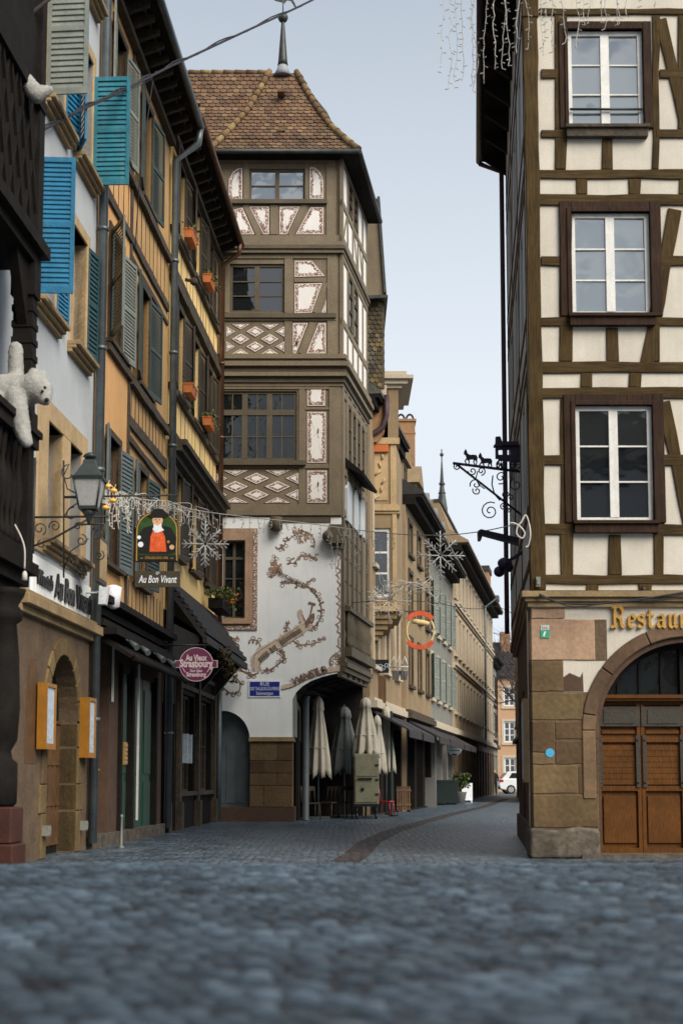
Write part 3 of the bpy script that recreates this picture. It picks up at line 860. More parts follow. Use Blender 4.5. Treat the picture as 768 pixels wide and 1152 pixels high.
# blackletter strokes for a broad pen: each letter is a list of strokes in a 1-high box
BL = {
 'R': [[(0.05, 0.98), (0.16, 1.05), (0.27, 0.98)], [(0.22, 1.0), (0.20, 0.5), (0.22, 0.08), (0.30, 0.0)], [(0.02, 0.05), (0.12, 0.0), (0.22, 0.08)], [(0.22, 0.95), (0.45, 1.05), (0.60, 0.9), (0.58, 0.68), (0.40, 0.55), (0.24, 0.55)], [(0.40, 0.55), (0.52, 0.4), (0.55, 0.15), (0.66, 0.0), (0.74, 0.06)]],
 'e': [[(0.36, 0.06), (0.22, 0.0), (0.08, 0.12), (0.08, 0.48), (0.22, 0.64), (0.36, 0.50), (0.32, 0.36), (0.10, 0.30)]],
 's': [[(0.36, 0.56), (0.22, 0.64), (0.08, 0.54), (0.10, 0.40), (0.32, 0.28), (0.36, 0.12), (0.20, 0.0), (0.04, 0.08)]],
 't': [[(0.18, 0.88), (0.15, 0.5), (0.16, 0.10), (0.28, 0.0), (0.38, 0.08)], [(0.02, 0.62), (0.36, 0.62)]],
 'a': [[(0.08, 0.56), (0.22, 0.64), (0.34, 0.54), (0.34, 0.10), (0.44, 0.0)], [(0.34, 0.38), (0.14, 0.34), (0.06, 0.16), (0.16, 0.0), (0.34, 0.12)]],
 'u': [[(0.04, 0.60), (0.10, 0.64), (0.11, 0.10), (0.22, 0.0), (0.36, 0.12)], [(0.32, 0.64), (0.37, 0.60), (0.36, 0.10), (0.46, 0.0)]],
 'r': [[(0.04, 0.60), (0.11, 0.64), (0.11, 0.04), (0.18, 0.0)], [(0.12, 0.50), (0.26, 0.64), (0.36, 0.56)]],
 'n': [[(0.04, 0.60), (0.11, 0.64), (0.11, 0.04), (0.16, 0.0)], [(0.12, 0.50), (0.26, 0.64), (0.36, 0.54), (0.36, 0.10), (0.46, 0.0)]],
}
def blackletter(mb, F, s, u, z, h, n0, n1, pen=0.13, gap=0.10, m=0):
    ang = R(40)
    for ch in s:
        w = 0
        for st in BL[ch]:
            pp = [p for p in smooth_path([(x, y, 0) for x, y in st], 4)]
            hw = Vector((math.cos(ang), math.sin(ang))) * pen * h / 2
            for i in range(len(pp) - 1):
                a = Vector((u + pp[i].x * h, z + pp[i].y * h)); c = Vector((u + pp[i + 1].x * h, z + pp[i + 1].y * h))
                d = (c - a)
                if d.length < 1e-5: continue
                nn = Vector((-d.y, d.x)).normalized() * max(0.03 * h, abs(hw.x * -d.y / d.length + hw.y * d.x / d.length))
                ov = d.normalized() * 0.01 * h
                mb.prism(F, [(p.x, p.y) for p in (a - nn - ov, c - nn + ov, c + nn + ov, a + nn - ov)], n0, n1 + random.uniform(0, 0.001), m)
            w = max(w, max(x for x, y in st))
        u += (w + gap) * h
    return u

# ================================================================ half-timbered restaurant at the corner
RFF = Fr(0, 20, 1, 0)                    # front: u = X
RS = Fr(3.53, 28.5, -0.85, -8.5)         # side towards the street
SL = 8.542
RU = Fr(3.42, 28.5, -0.74, -8.5)          # upper floors lean out a little at the far end
ZE = 14.0
th = thing('half_timbered_house', (6.5, 23, 0), 'tall corner house with olive brown timbering, cream panels and sandstone ground floor', 'house')
X0, X1 = 2.68, 10.5
q = lambda x0, y0, x1, y1: RFF.rect(x0, y0, x1, y1)
wins = [q(639, 35, 721, 144), q(643, 240, 729, 355), q(648, 457, 732, 587)]
# --- upper walls of cream plaster with openings
b = MB()
ZJ = RFF.uv(650, 664)[1]
holes = []
offs = [0, 2.9, 5.4]
for w in wins:
    for o_ in offs: holes.append((w[0] + o_, w[1] + o_, w[2], w[3]))
b.wall(RFF, X0, X1, ZJ, ZE, holes, 0, 0.16)
# back, right and top of the volume
b.poly([(X1, 20, 0), (X1, 29, 0), (X1, 29, ZE), (X1, 20, ZE)]); b.poly([(X1, 29, 0), (3.53, 28.5, 0), (3.53, 28.5, ZE), (X1, 29, ZE)])
b.build('upper_wall', M['cream'], th)
b = MB()
swins = [(1.6, 2.5, 5.2, 6.8), (4.2, 5.1, 5.2, 6.8), (6.6, 7.4, 5.2, 6.8), (1.6, 2.5, 8.0, 9.5), (4.2, 5.1, 8.0, 9.5), (6.6, 7.4, 8.0, 9.5), (1.6, 2.5, 10.8, 12.2), (4.2, 5.1, 10.8, 12.2), (6.6, 7.4, 10.8, 12.2)]
b.wall(RU, 0, SL - 0.01, ZJ, ZE, swins, 0, 0.12)
b.box(RU, 0, 0.3, -0.2, 0.0, ZJ, ZE)
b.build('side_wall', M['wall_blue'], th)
for w in swins: window(th, RU, w[0], w[1], w[2], w[3], 2, 3, -0.06, fm='sh_slate', gm='glass')
# --- timber frame, front
b = MB()
P = lambda x, y: RFF.uv(x, y)
N0, N1 = -0.05, 0.028
def vert(x0, x1, y0, y1, wob=0.012, m=0, n1=N1):
    a, c = P((x0 + x1) / 2, y1), P((x0 + x1) / 2, y0)
    b.beam(RFF, a, c, (x1 - x0) / 80.0, N0, n1, m, wob)
def horz(y0, y1, x0, x1, wob=0.012, m=0, n1=N1 + 0.006):
    zc = P(650, (y0 + y1) / 2)[1]
    b.beam(RFF, (P(x0, (y0 + y1) / 2)[0], zc), (X1 if x1 > 760 else P(x1, (y0 + y1) / 2)[0], zc), (y1 - y0) / 80.6, N0, n1, 1, wob)
# corner post, full height
b.beam(RFF, (X0 + 0.105, ZJ), (X0 + 0.105, ZE), 0.21, N0, N1 + 0.012, 0, 0.01)
b.beam(RFF, (X0 + 0.11, 12.3), (X0 + 0.11, ZE), 0.25, N0, N1 + 0.03, 0, 0.01)
# sole plates and storey beams (y ranges in the photograph)
for y0, y1 in ((191, 202), (219, 232), (407, 420), (436, 449), (647, 657), (10, 18)): horz(y0, y1, 606, 768)
for y0, y1 in ((78, 90), (288, 300)): horz(y0, y1, 608, 634); horz(y0, y1, 741, 768)
for y0, y1 in ((512, 524),): horz(y0, y1, 611, 640); horz(y0, y1, 744, 768)
for y0, y1 in ((146, 156), (357, 368), (590, 602)): horz(y0, y1, 608, 636); horz(y0, y1, 737, 768)
# posts left of the windows, below windows, and between the storey beams
for y0, y1, xa, xb in ((18, 191, 623, 637), (232, 407, 629, 643), (449, 647, 630, 645)): vert(xa, xb, y0, y1)
for y0, y1, xa, xb in ((157, 191, 676, 689), (369, 407, 681, 695), (602, 647, 684, 698)): vert(xa, xb, y0, y1)
for y0, y1, xs_ in ((202, 219, (648, 707, 764)), (420, 436, (653, 708)), (657, 666, (660, 719))):
    for x in xs_: vert(x - 1, x + 13, y0, y1)
# right of the windows: posts and braces
vert(733, 741, 18, 191); vert(731, 742, 232, 407); vert(734, 745, 449, 647)
def brace(a, c, w):
    b.beam(RFF, P(*a), P(*c), w / 80.0, N0, N1 + 0.003, 0, 0.012)
brace((742, 22), (771, 146), 14); brace((758, 236), (727, 409), 15); brace((746, 452), (776, 600), 14)
vert(762, 775, 18, 146)
# hidden bays further right keep the same rhythm
for bx in (5.5, 6.0, 8.4, 8.9): b.beam(RFF, (bx, ZJ), (bx, ZE), 0.17, N0, N1 - 0.002, 0, 0.01)
o = b.build('timber_frame', [M['oak'], M['oak_h']], th)
bev = o.modifiers.new('bevel', 'BEVEL'); bev.width = 0.008; bev.segments = 1; bev.limit_method = 'ANGLE'
# --- window surrounds, windows
for i, w in enumerate(wins):
    for o_ in offs:
        u0, u1, z0, z1 = w[0] + o_, w[1] + o_, w[2], w[3]
        wo_ = window(th, RFF, u0, u1, z0, z1, 2, 3, -0.015, fw=0.065, bar=0.022 if i else 0.018, mull=0.125, fm='white_paint', gm='glass_sky' if i < 2 else 'glass', tiltpane=0.005)
        s = MB(); t = 0.165 if i else 0.13
        s.box(RFF, u0 - t, u0, -0.05, 0.055, z0 - 0.02, z1 + t); s.box(RFF, u1, u1 + t, -0.05, 0.055, z0 - 0.02, z1 + t)
        s.box(RFF, u0, u1, -0.05, 0.053, z1, z1 + t)
        s.box(RFF, u0 - t * 0.4, u0, -0.04, 0.075, z0, z1 + t * 0.4); s.box(RFF, u1, u1 + t * 0.4, -0.04, 0.075, z0, z1 + t * 0.4); s.box(RFF, u0, u1, -0.04, 0.073, z1, z1 + t * 0.4)
        sp_ = s.build('surround', M['redbrown'], wo_)
        bv = sp_.modifiers.new('bevel', 'BEVEL'); bv.width = 0.008; bv.segments = 1
        s = MB()
        s.box(RFF, u0 - 0.06, u1 + 0.06, -0.05, 0.15, z0 - 0.045, z0); s.box(RFF, u0 - 0.04, u1 + 0.04, -0.05, 0.11, z0 - 0.17, z0 - 0.045)
        s.build('sill', M['redbrown'] if i else M['grey_timber'], wo_)
        if i == 0:
            s = MB(); z = P(650, 124)[1]
            s.tube([RFF.w(u0 + 0.02, 0.03, z), RFF.w(u1 - 0.02, 0.03, z)], 0.018, 6)
            s.build('guard_rail', M['black_iron'], wo_)
# --- timber frame, side
b = MB()
for u in (0.1, 2.9, 5.7, SL - 0.13): b.beam(RU, (u, ZJ), (u, ZE), 0.18, -0.05, 0.008, 0, 0.01)
for z in (4.15, 4.95, 6.95, 7.25, 7.75, 9.7, 10.0, 10.5, 12.4, 12.9): b.beam(RU, (0, z), (SL - 0.24, z), 0.14, -0.05, 0.012, 0, 0.01)
for u0, u1, z0, z1 in ((2.8, 3.9, 5, 6.9), (5.4, 6.3, 7.8, 9.6), (2.8, 3.9, 10.5, 12.4), (0.3, 1.2, 7.8, 9.6), (7.7, 8.2, 4.95, 6.95)): b.beam(RU, (u0, z0), (u1, z1), 0.13, -0.05, 0.006, 0, 0.01)
b.build('side_timber_frame', M['oak'], th)
# --- ground floor, front: arch and plaster
b = MB()
ZA = P(690, 822)[1]; UC, RA = P(775, 822)[0], 1.25
RO = RA + 0.26
def arc(r, a0, a1, k): return [(UC + r * math.cos(a0 + (a1 - a0) * i / k), ZA + r * math.sin(a0 + (a1 - a0) * i / k)) for i in range(k + 1)]
ZC = P(650, 683)[1]
left = arc(RO - 0.02, math.pi, math.pi / 2, 18)
b.prism(RFF, [(X0, ZA)] + left + [(UC, ZC), (X0, ZC)], -0.5, 0)
right = arc(RO - 0.02, math.pi / 2, 0, 18)
b.prism(RFF, [(UC, ZC)] + right + [(X1, ZA), (X1, ZC)], -0.5, 0)
b.prism(RFF, [(X0, 0), (UC - RO + 0.02, 0), (UC - RO + 0.02, ZA), (X0, ZA)], -0.5, 0)
b.prism(RFF, [(UC + RO - 0.02, 0), (X1, 0), (X1, ZA), (UC + RO - 0.02, ZA)], -0.5, 0)
b.build('ground_floor_wall', M['cream'], th)
# side wall of the ground floor with dark openings
b = MB()
sh = [(1.2, 2.2, 0.9, 2.6), (3.4, 4.5, 0.02, 2.6), (6.0, 7.0, 0.9, 2.7)]
b.wall(RS, 0, SL, 0, ZJ, sh, 0, 0.2)
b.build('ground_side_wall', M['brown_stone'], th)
for h in sh[::2]: window(th, RS, *h, 2, 2, -0.1, fm='dark', gm='glass')
s = MB(); s.box(RS, 3.4, 4.5, -0.2, -0.12, 0.02, 2.6); s.box(RS, 3.55, 4.35, -0.12, -0.09, 0.2, 1.2); s.box(RS, 3.55, 4.35, -0.12, -0.09, 1.35, 2.4); s.build('side_door', M['dark'], th)
s = MB(); zz0 = P(650, 743.5)[1]; zz1 = P(650, 778.5)[1]; s.box(RFF, X0 - 0.006, P(672, 850)[0], -0.3, 0.004, 0.3, zz1); s.box(RFF, X0 - 0.006, P(633, 760)[0], -0.3, 0.003, zz1, P(650, 684)[1]); s.box(RFF, P(634, 0)[0], P(668, 0)[0], -0.3, 0.003, zz0, P(650, 697)[1]); s.build('pier_core', M['tavern_stone'], th)
# big sandstone blocks (pixel rectangles), butted
def stones(rects, name, mt, n):
    s = MB()
    for (x0, y0, x1, y1) in rects:
        u0, u1, z0, z1 = RFF.rect(x0, y0, x1, y1)
        u0 = max(u0, X0 - 0.012); z0 = max(z0, 0)
        nn = n + random.uniform(0, 0.006)
        k = 5
        lo = [(u0 + (u1 - u0) * i / k, z0 + (random.uniform(-0.008, 0.008) if 0 < i < k else 0)) for i in range(k + 1)]
        hi = [(u1 - (u1 - u0) * i / k, z1 + (random.uniform(-0.008, 0.008) if 0 < i < k else 0)) for i in range(k + 1)]
        s.prism(RFF, lo + hi, -0.3, nn)
    o = s.build(name, mt, th)
    bv = o.modifiers.new('bevel', 'BEVEL'); bv.width = 0.012; bv.segments = 1; bv.limit_method = 'ANGLE'
    return o
stones([(597, 684, 635, 696), (597, 697, 668, 743)], 'pink_ashlar', M['stone_pink'], 0.012)
stones([(597, 744, 633, 778), (597, 779.5, 655, 810), (597, 811, 623, 846), (624, 812, 672.5, 832), (624, 833, 672.5, 860), (597, 847, 623, 860), (597, 861, 649, 893), (650, 861, 672.5, 893), (597, 894, 672.5, 931)], 'ashlar', M['stone_mix'], 0.010)
s = MB()
s.prism(RFF, [P(633, 762), P(640, 757), P(652, 762), P(655, 756), P(656, 778), P(633, 778)], -0.1, 0.004)
s.build('bare_patch', M['brown_stone'], th)
s = MB()
u0, u1, z0, z1 = RFF.rect(598, 931.5, 674, 966); z0 = 0
lo = [(u0 - 0.03, 0), (u1, 0)]; hi = [(u1, z1 - 0.02), (u1 - 0.3, z1 + 0.02), (u1 - 0.6, z1 - 0.03), (u0 - 0.03, z1)]
s.prism(RFF, lo + hi, -0.4, 0.075)
o = s.build('plinth_boulder', M['stone_rough'], th)
bv = o.modifiers.new('bevel', 'BEVEL'); bv.width = 0.05; bv.segments = 3
s = MB(); s.box(RS, 0, SL + 0.02, -0.2, 0.05, 0, 0.42); s.build('side_plinth', M['stone_rough'], th)
# arch ring of voussoirs
s = MB()
edges = [math.pi - math.pi * t for t in (0, 0.05, 0.20, 0.37, 0.56, 0.76, 1.0)]
for i in range(len(edges) - 1):
    a0, a1 = edges[i] - 0.004, edges[i + 1] + 0.004
    p = arc(RO, a0, a1, 8) + arc(RA + 0.075, a1, a0, 8)
    s.prism(RFF, p, -0.4, 0.035)
s.prism(RFF, [(UC - RO, ZA - 0.95), (UC - RA - 0.075, ZA - 0.95), (UC - RA - 0.075, ZA), (UC - RO, ZA)], -0.4, 0.033)
o = s.build('arch_ring', mat_island('arch_sandstone', [(0.15, 0.088, 0.050), (0.10, 0.062, 0.038), (0.18, 0.115, 0.066), (0.125, 0.075, 0.045)], 0.88, 0.4, 14, 0.2), th)
bv = o.modifiers.new('bevel', 'BEVEL'); bv.width = 0.012; bv.segments = 1; bv.limit_method = 'ANGLE'
s = MB()
s.prism(RFF, arc(RA + 0.074, math.pi, 0, 36) + arc(RA, 0, math.pi, 36), -0.5, -0.03)
s.box(RFF, UC - RA - 0.074, UC - RA, -0.5, -0.03, 0, ZA); s.box(RFF, UC + RA, UC + RA + 0.074, -0.5, -0.03, 0, ZA)
s.build('arch_moulding', M['brown_stone'], th)
# fanlight and doors
s = MB()
ZT = P(700, 783)[1]
fan = [(u, z) for u, z in arc(RA, math.pi, 0, 36) if z > ZT]
s.prism(RFF, fan, -0.40, -0.34); fl = s.build('fanlight', M['glass_dim'], th)
s = MB()
s.prism(RFF, [(u, z) for u, z in arc(RA, math.pi, 0, 36) if z > ZT] + [(u, z) for u, z in arc(RA - 0.07, 0, math.pi, 36) if z > ZT], -0.36, -0.27)
for i in range(-3, 4):
    u = UC + i * 0.31
    zt = ZA + math.sqrt(max(0.01, (RA - 0.05) ** 2 - (i * 0.31) ** 2))
    s.box(RFF, u - (0.055 if i == 0 else 0.018), u + (0.055 if i == 0 else 0.018), -0.35, -0.30 if i else -0.26, ZT, zt)
s.build('fanlight_bars', M['dark'], fl)
s = MB(); s.box(RFF, UC - RA + 0.0, UC + RA, -0.42, -0.20, ZT - 0.055, ZT); s.box(RFF, UC - RA, UC + RA, -0.42, -0.17, ZT - 0.02, ZT + 0.03); s.build('transom', M['door_wood'], th)
lw = 2 * RA / 4
def door_leaf(k):
    u0 = UC - RA + lw * k; u1 = u0 + lw
    pst = 0.055
    s = MB(); zt = ZT - 0.055
    s.box(RFF, u0 + 0.004, u1 - 0.004, -0.40, -0.34, 0.06, zt)
    s.box(RFF, u0 + 0.004, u0 + pst, -0.34, -0.29, 0.06, zt); s.box(RFF, u1 - pst, u1 - 0.004, -0.34, -0.29, 0.06, zt)
    for z in (0.06, 0.93, 1.62, zt - 0.05): s.box(RFF, u0 + pst, u1 - pst, -0.34, -0.292, z, z + 0.07)
    s.box(RFF, u0 + pst + 0.03, u1 - pst - 0.03, -0.34, -0.31, 0.20, 0.86)
    zc = 1.02
    while zc < 1.58:
        s.box(RFF, u0 + pst + 0.02, u1 - pst - 0.02, -0.34, -0.312, zc, zc + 0.075); zc += 0.08
    s.box(RFF, u0 + pst + 0.02, u1 - pst - 0.02, -0.34, -0.31, 1.02 + 0.72, zt - 0.42)
    o = s.build('door_leaf', M['door_wood'], th)
    s = MB()
    s.box(RFF, u0 + 0.01, u1 - 0.01, -0.30, -0.278, zt - 0.36, zt - 0.08)
    s.box(RFF, u0 + 0.10, u1 - 0.10, -0.30, -0.266, zt - 0.32, zt - 0.12)
    s.build('grey_panel', M['door_metal'], o)
    for uu in (u0 + 0.02, u1 - 0.075):
        s = MB(); s.box(RFF, uu, uu + 0.055, -0.30, -0.268, 0.98, 1.72); s.ball(RFF.w(uu + 0.027, -0.262, 1.05), 0.016); s.ball(RFF.w(uu + 0.027, -0.262, 1.65), 0.016)
        s.build('hinge_strap', M['door_metal'], o)
for k in range(4): door_leaf(k)
s = MB(); s.box(RFF, UC - RA - 0.3, UC + RA + 0.3, -0.45, 0.1, 0.0, 0.06); s.build('threshold', M['stone_rough'], th)
for k in (1, 2, 3):
    pass
# cornice over the ground floor, front and side
s = MB()
z0, z1 = P(650, 683)[1], P(650, 666)[1]
for (e, f, n) in ((0, 0.35, 0.05), (0.35, 0.62, 0.09), (0.62, 1.0, 0.14)):
    a, c = z0 + (z1 - z0) * e, z0 + (z1 - z0) * f
    s.box(RFF, X0 - n, X1, -0.1, n, a, c)
    s.box(RS, 0, SL - 0.004, -0.1, n + 0.003, a + 0.002, c - 0.002)
s.build('cornice', M['stone_tan_dk'], th)
# eaves and roof
b = MB()
ov = 0.64
e0 = RS.w(-0.15, ov, ZE); e1 = RS.w(SL, ov, ZE); e1 = Vector((X0 - ov, 20 - 0.6, ZE)); e2 = Vector((X1 + 0.5, 19.4, ZE)); e3 = Vector((X1 + 0.5, 29.2, ZE))
top0, top1 = Vector((6.9, 22.8, ZE + 5)), Vector((6.9, 26, ZE + 5))
up = Vector((0, 0, 0.16))
b.hexa([e0, e1, e2, e3, e0 + up, e1 + up, e2 + up, e3 + up])
b.poly([e0 + up, e1 + up, top0, top1], 1); b.poly([e1 + up, e2 + up, top0], 1); b.poly([e2 + up, e3 + up, top1, top0], 1); b.poly([e3 + up, e0 + up, top1], 1)
b.build('roof', [M['dark'], M['tile_old']], th)
for i in range(9):
    b = MB()
    u = 0.1 + i * (SL - 0.3) / 8
    b.prism(Fr(*RS.w(u, 0, 0).xy, RS.nx, RS.ny), [(0, ZE - 0.45), (0.10, ZE - 0.43), (ov - 0.1, ZE - 0.10), (ov - 0.1, ZE), (0, ZE)], -0.05, 0.05)
    b.build('rafter_bracket', M['dark'], th)
b = MB(); b.tube([e0 + Vector((-0.02, 0.05, 0.02)), e1 + Vector((-0.02, 0, 0.02))], 0.06, 8); b.tube([e0 + Vector((0, 0.05, -0.02)), RU.w(0.05, 0.09, ZE - 0.35), RU.w(0.05, 0.09, 4.3), RS.w(0.05, 0.20, 4.0)], 0.05, 8)
b.build('rain_pipe', M['purple_pipe'], th)
# lettering
s = MB()
u0, z0 = P(686, 706)
blackletter(s, RFF, 'Restaurant', u0, z0, 0.275, 0.0, 0.055, 0.17, 0.13)
s.build('lettering', M['gold'], th)
# slack cables along the cornice
s = MB()
pts_ = [(604, 672, .17), (630, 680, .17), (668, 681, .17), (715, 676, .17), (768, 668, .17), (800, 664, .17)]
s.tube(smooth_path([RFF.w(*(lambda c: (c[0], n_, c[1]))(P(x, y))) for x, y, n_ in pts_]), 0.014, 5)
pts_ = [(604, 670, .17), (640, 684, .18), (690, 679, .18), (740, 676, .18), (800, 672, .18)]
s.tube(smooth_path([RFF.w(*(lambda c: (c[0], n_, c[1]))(P(x, y))) for x, y, n_ in pts_]), 0.009, 5)
s.build('cornice_cable', M['wire_dk'], th)
s = MB(); p = P(604, 657); s.box(RFF, p[0] - 0.03, p[0] + 0.03, 0.03, 0.1, p[1] - 0.05, p[1] + 0.09); s.box(RFF, p[0] - 0.02, p[0] + 0.02, 0.1, 0.115, p[1] - 0.02, p[1] + 0.05); s.build('junction_box', M['far_grey'], th)
s = MB(); p = P(722, 664); s.ball(RFF.w(p[0], 0.07, p[1]), 0.045); s.lathe(RFF.w(p[0], 0.07, p[1] - 0.05), [(0.03, -0.03), (0.05, 0), (0.03, 0.05)], 10); s.build('alarm_lamp', M['black_iron'], th)
# stickers and plates
s = MB(); p = P(618, 847); s.disc(RFF, p[0], p[1], 0.062, 0.0, 0.022, 24)
tag(s.build('round_sticker', M['sticker']), 'small round blue sticker stuck on the brown sandstone corner of the restaurant', 'sticker')
s = MB(); u0, u1, z0, z1 = RFF.rect(607.5, 703.5, 617, 718)
s.box(RFF, u0, u1, 0.0, 0.028, z0, z1 - 0.07, 0); s.box(RFF, u0, u1, 0.0, 0.028, z1 - 0.068, z1, 1)
s.prism(RFF, [(u0 + 0.03, z0 + 0.03), (u0 + 0.055, z0 + 0.02), (u0 + 0.075, z0 + 0.10), (u0 + 0.05, z0 + 0.09)], 0.026, 0.031, 2)
for i in range(3): s.box(RFF, u0 + 0.015 + i * 0.03, u0 + 0.035 + i * 0.03, 0.026, 0.031, z1 - 0.055, z1 - 0.02, 3)
tag(s.build('wall_plate', [M['tag_green'], M['paper'], M['sign_white'], M['gold']]), 'small green and pale plate high on the pink sandstone beside the corner', 'plate')
# lamp fittings at the side corner
s = MB(); c = RS.w(5.9, 0.32, 4.55)
s.ball(c, 0.12, 0, 10, 7, (1, 1.2, 0.8)); s.tube([RS.w(5.9, 0, 4.75), c], 0.03, 6); s.ball(c + Vector((-0.08, 0.1, -0.12)), 0.09); s.ball(c + Vector((0.1, 0.3, -0.02)), 0.08); s.tube([c, c + Vector((0.1, 0.3, -0.02))], 0.03, 6)
tag(s.build('floodlight', M['violet_iron']), 'cluster of small black floodlights on the side wall just below the first jetty', 'floodlight')
# menu case on the side wall, seen edge on
s = MB(); s.box(RS, 7.55, 8.1, 0, 0.12, 1.05, 2.25); s.box(RS, 7.6, 8.05, 0.12, 0.13, 1.1, 2.2, 1)
o = s.build('menu_case', [M['stone_tan'], M['paper']]); tag(o, 'pale menu case on the dark stone side of the half-timbered restaurant', 'menu case')

# ---- wrought iron coach sign
ht = thing('coach_sign', RS.w(3.9, 0, 5.0), 'wrought iron bracket with two horses drawing a coach', 'bracket')
YC = 23.2
CF = Fr(0, YC, 1, 0)
C = lambda x, y: CF.uv(x, y)
W = lambda u, z: CF.w(u, 0, z)
UW = RS.w(5.3, 0, 0).x
s = MB()
scroll(s, W, [C(509, 521), (UW, C(590, 531)[1])], 0.024, 0, 6)
scroll(s, W, [C(513, 522), (UW, C(590, 581)[1])], 0.020, 0, 6)
s.tube([W(UW, C(590, 518)[1]), W(UW, C(590, 590)[1])], 0.022, 6)
s.build('bracket_arm', M['violet_iron'], ht)
s = MB()
def sc(x, y, r, turns, a0, gr=0.15): scroll(s, W, spiral(C(x, y), r / 69.0, turns, a0, 22, gr), 0.011)
sc(514, 525, 4.5, 1.4, R(80)); sc(531, 530, 5, 1.3, R(180)); sc(536, 552, 5, 1.2, R(150)); sc(541, 530, 5, 1.4, R(-90))
sc(535, 545, 7, -1.2, R(200)); sc(563, 537, 8, 1.5, R(250)); sc(551, 575, 11, 1.6, R(60)); sc(568, 557, 4.5, 1.3, R(0)); sc(574, 560, 4, -1.3, R(180)); sc(566, 570, 4, 1.3, R(90)); sc(571, 573, 3.5, -1.3, R(0)); sc(580, 545, 8, 1.2, R(120)); sc(562, 525, 4.5, 1.4, R(90))
scroll(s, W, [C(*p) for p in ((554, 535), (553, 545), (556, 556), (562, 563))], 0.012)
scroll(s, W, [C(*p) for p in ((537, 530), (535, 538), (538, 545), (545, 550))], 0.010)
s.build('scrollwork', M['violet_iron'], ht)
def horse(cx, cy):
    s = MB(); k = 1 / 69.0
    o_ = C(cx, cy)
    pt = lambda x, y: (o_[0] + x * k, o_[1] - y * k)
    s.prism(CF, [pt(*p) for p in ((-6.5, -7), (-5, -10), (-3.5, -8.5), (-2.5, -5), (0, -3.2), (4, -3.4), (7.5, -3), (9, 0), (8.5, 3), (7.5, 0), (6.8, 1.5), (2, 2), (-1, 2.2), (-3.5, 1), (-4.6, -3), (-6.8, -4.5))], -0.02, 0.02)
    for p in (((-3, 1), (-5.5, 4), (-4, 7)), ((-2, 1), (-0.5, 5), (-2, 8.5)), ((5.5, 1), (4.5, 5), (6, 8.5)), ((6.5, 1), (8.2, 5), (7, 8.5))):
        s.tube([CF.w(pt(*a)[0], 0, pt(*a)[1]) for a in p], [0.018, 0.012, 0.010], 6)
    s.build('horse', M['violet_iron'], ht)
horse(528, 515); horse(544.5, 519)
pt = lambda x, y: C(x, y)
s2 = MB()
for r_ in ((557, 503, 560, 516), (565, 503, 570, 519), (574, 503, 589, 520), (560, 503, 565, 506), (560, 512, 565, 517), (570, 503, 574, 506), (570, 512, 574, 519)):
    a = CF.rect(*r_)
    s2.box(CF, a[0], a[1], -0.035, 0.035, a[2], a[3])
a = CF.rect(555, 501, 590, 503); s2.box(CF, a[0], a[1], -0.06, 0.06, a[2], a[3])
# driver on the box
s2.prism(CF, [pt(*p) for p in ((557, 492), (562, 491.5), (564, 497), (566, 500), (566, 503), (556, 503), (557, 497))], -0.05, 0.05)
a = CF.rect(564, 498, 582, 502); s2.box(CF, a[0], a[1], -0.1, 0.1, a[2], a[3])
s2.build('coach', M['violet_iron'], ht)
for cx, cy, r_ in ((563, 523, 5), (579, 523, 6)):
    s = MB(); c = C(cx, cy)
    s.tube([CF.w(c[0] + r_ / 69 * math.cos(t * math.pi / 8), 0.03, c[1] + r_ / 69 * math.sin(t * math.pi / 8)) for t in range(17)], 0.014, 5)
    for t in range(4): s.tube([CF.w(c[0] - r_ / 69 * math.cos(t * math.pi / 4), 0.03, c[1] - r_ / 69 * math.sin(t * math.pi / 4)), CF.w(c[0] + r_ / 69 * math.cos(t * math.pi / 4), 0.03, c[1] + r_ / 69 * math.sin(t * math.pi / 4))], 0.008, 4)
    s.build('coach_wheel', M['violet_iron'], ht)
# dark tapering arm below it
s = MB(); AF = Fr(0, 24.2, 1, 0); A = lambda x, y: AF.uv(x, y)
uw = RS.w(4.3, 0, 0).x
s.prism(AF, [A(537, 598), A(540, 596.5), (uw, A(590, 607)[1]), (uw, A(590, 614)[1]), A(542, 602), A(540.5, 608), A(537.5, 608)], -0.12, 0.12)
tag(s.build('metal_arm', M['violet_iron']), 'dark tapering metal arm under the coach sign on the side wall', 'bracket')
s = MB()
loop = [(574, 589), (579, 589), (586, 593), (591, 600), (588, 606), (582, 601), (583, 593), (587, 588), (592, 580), (596, 590), (597, 603), (595, 614), (592, 616)]
s.tube(smooth_path([RFF.w(RFF.uv(x, y)[0] - 0.02, 0.06 if x > 596 else 0.03, RFF.uv(x, y)[1]) for x, y in loop], 6), 0.012, 5)
tag(s.build('cable_loop', M['wire']), 'pale loose cable looped beside the corner post under the coach sign', 'cable')

# ================================================================ tower house with painted panels
TF = Fr(0, 37, 1, 0)                 # front: u = X
TS = Fr(0, 37, 0.17, 1)              # right side and the street row behind it
T = lambda x, y: TF.uv(x, y)
TR = lambda x0, y0, x1, y1: TF.rect(x0, y0, x1, y1)
tw = thing('tower_house', (-1.7, 39.2, 0), 'narrow taupe timbered tower house with white scroll panels, painted mural and pointed tiled roof', 'house')
TL = -3.42
ZE_T = T(300, 176)[1]          # eaves
zJ1, zJ2, zJ3 = T(300, 274)[1], T(300, 416)[1], T(300, 582)[1]
SD = 4.5
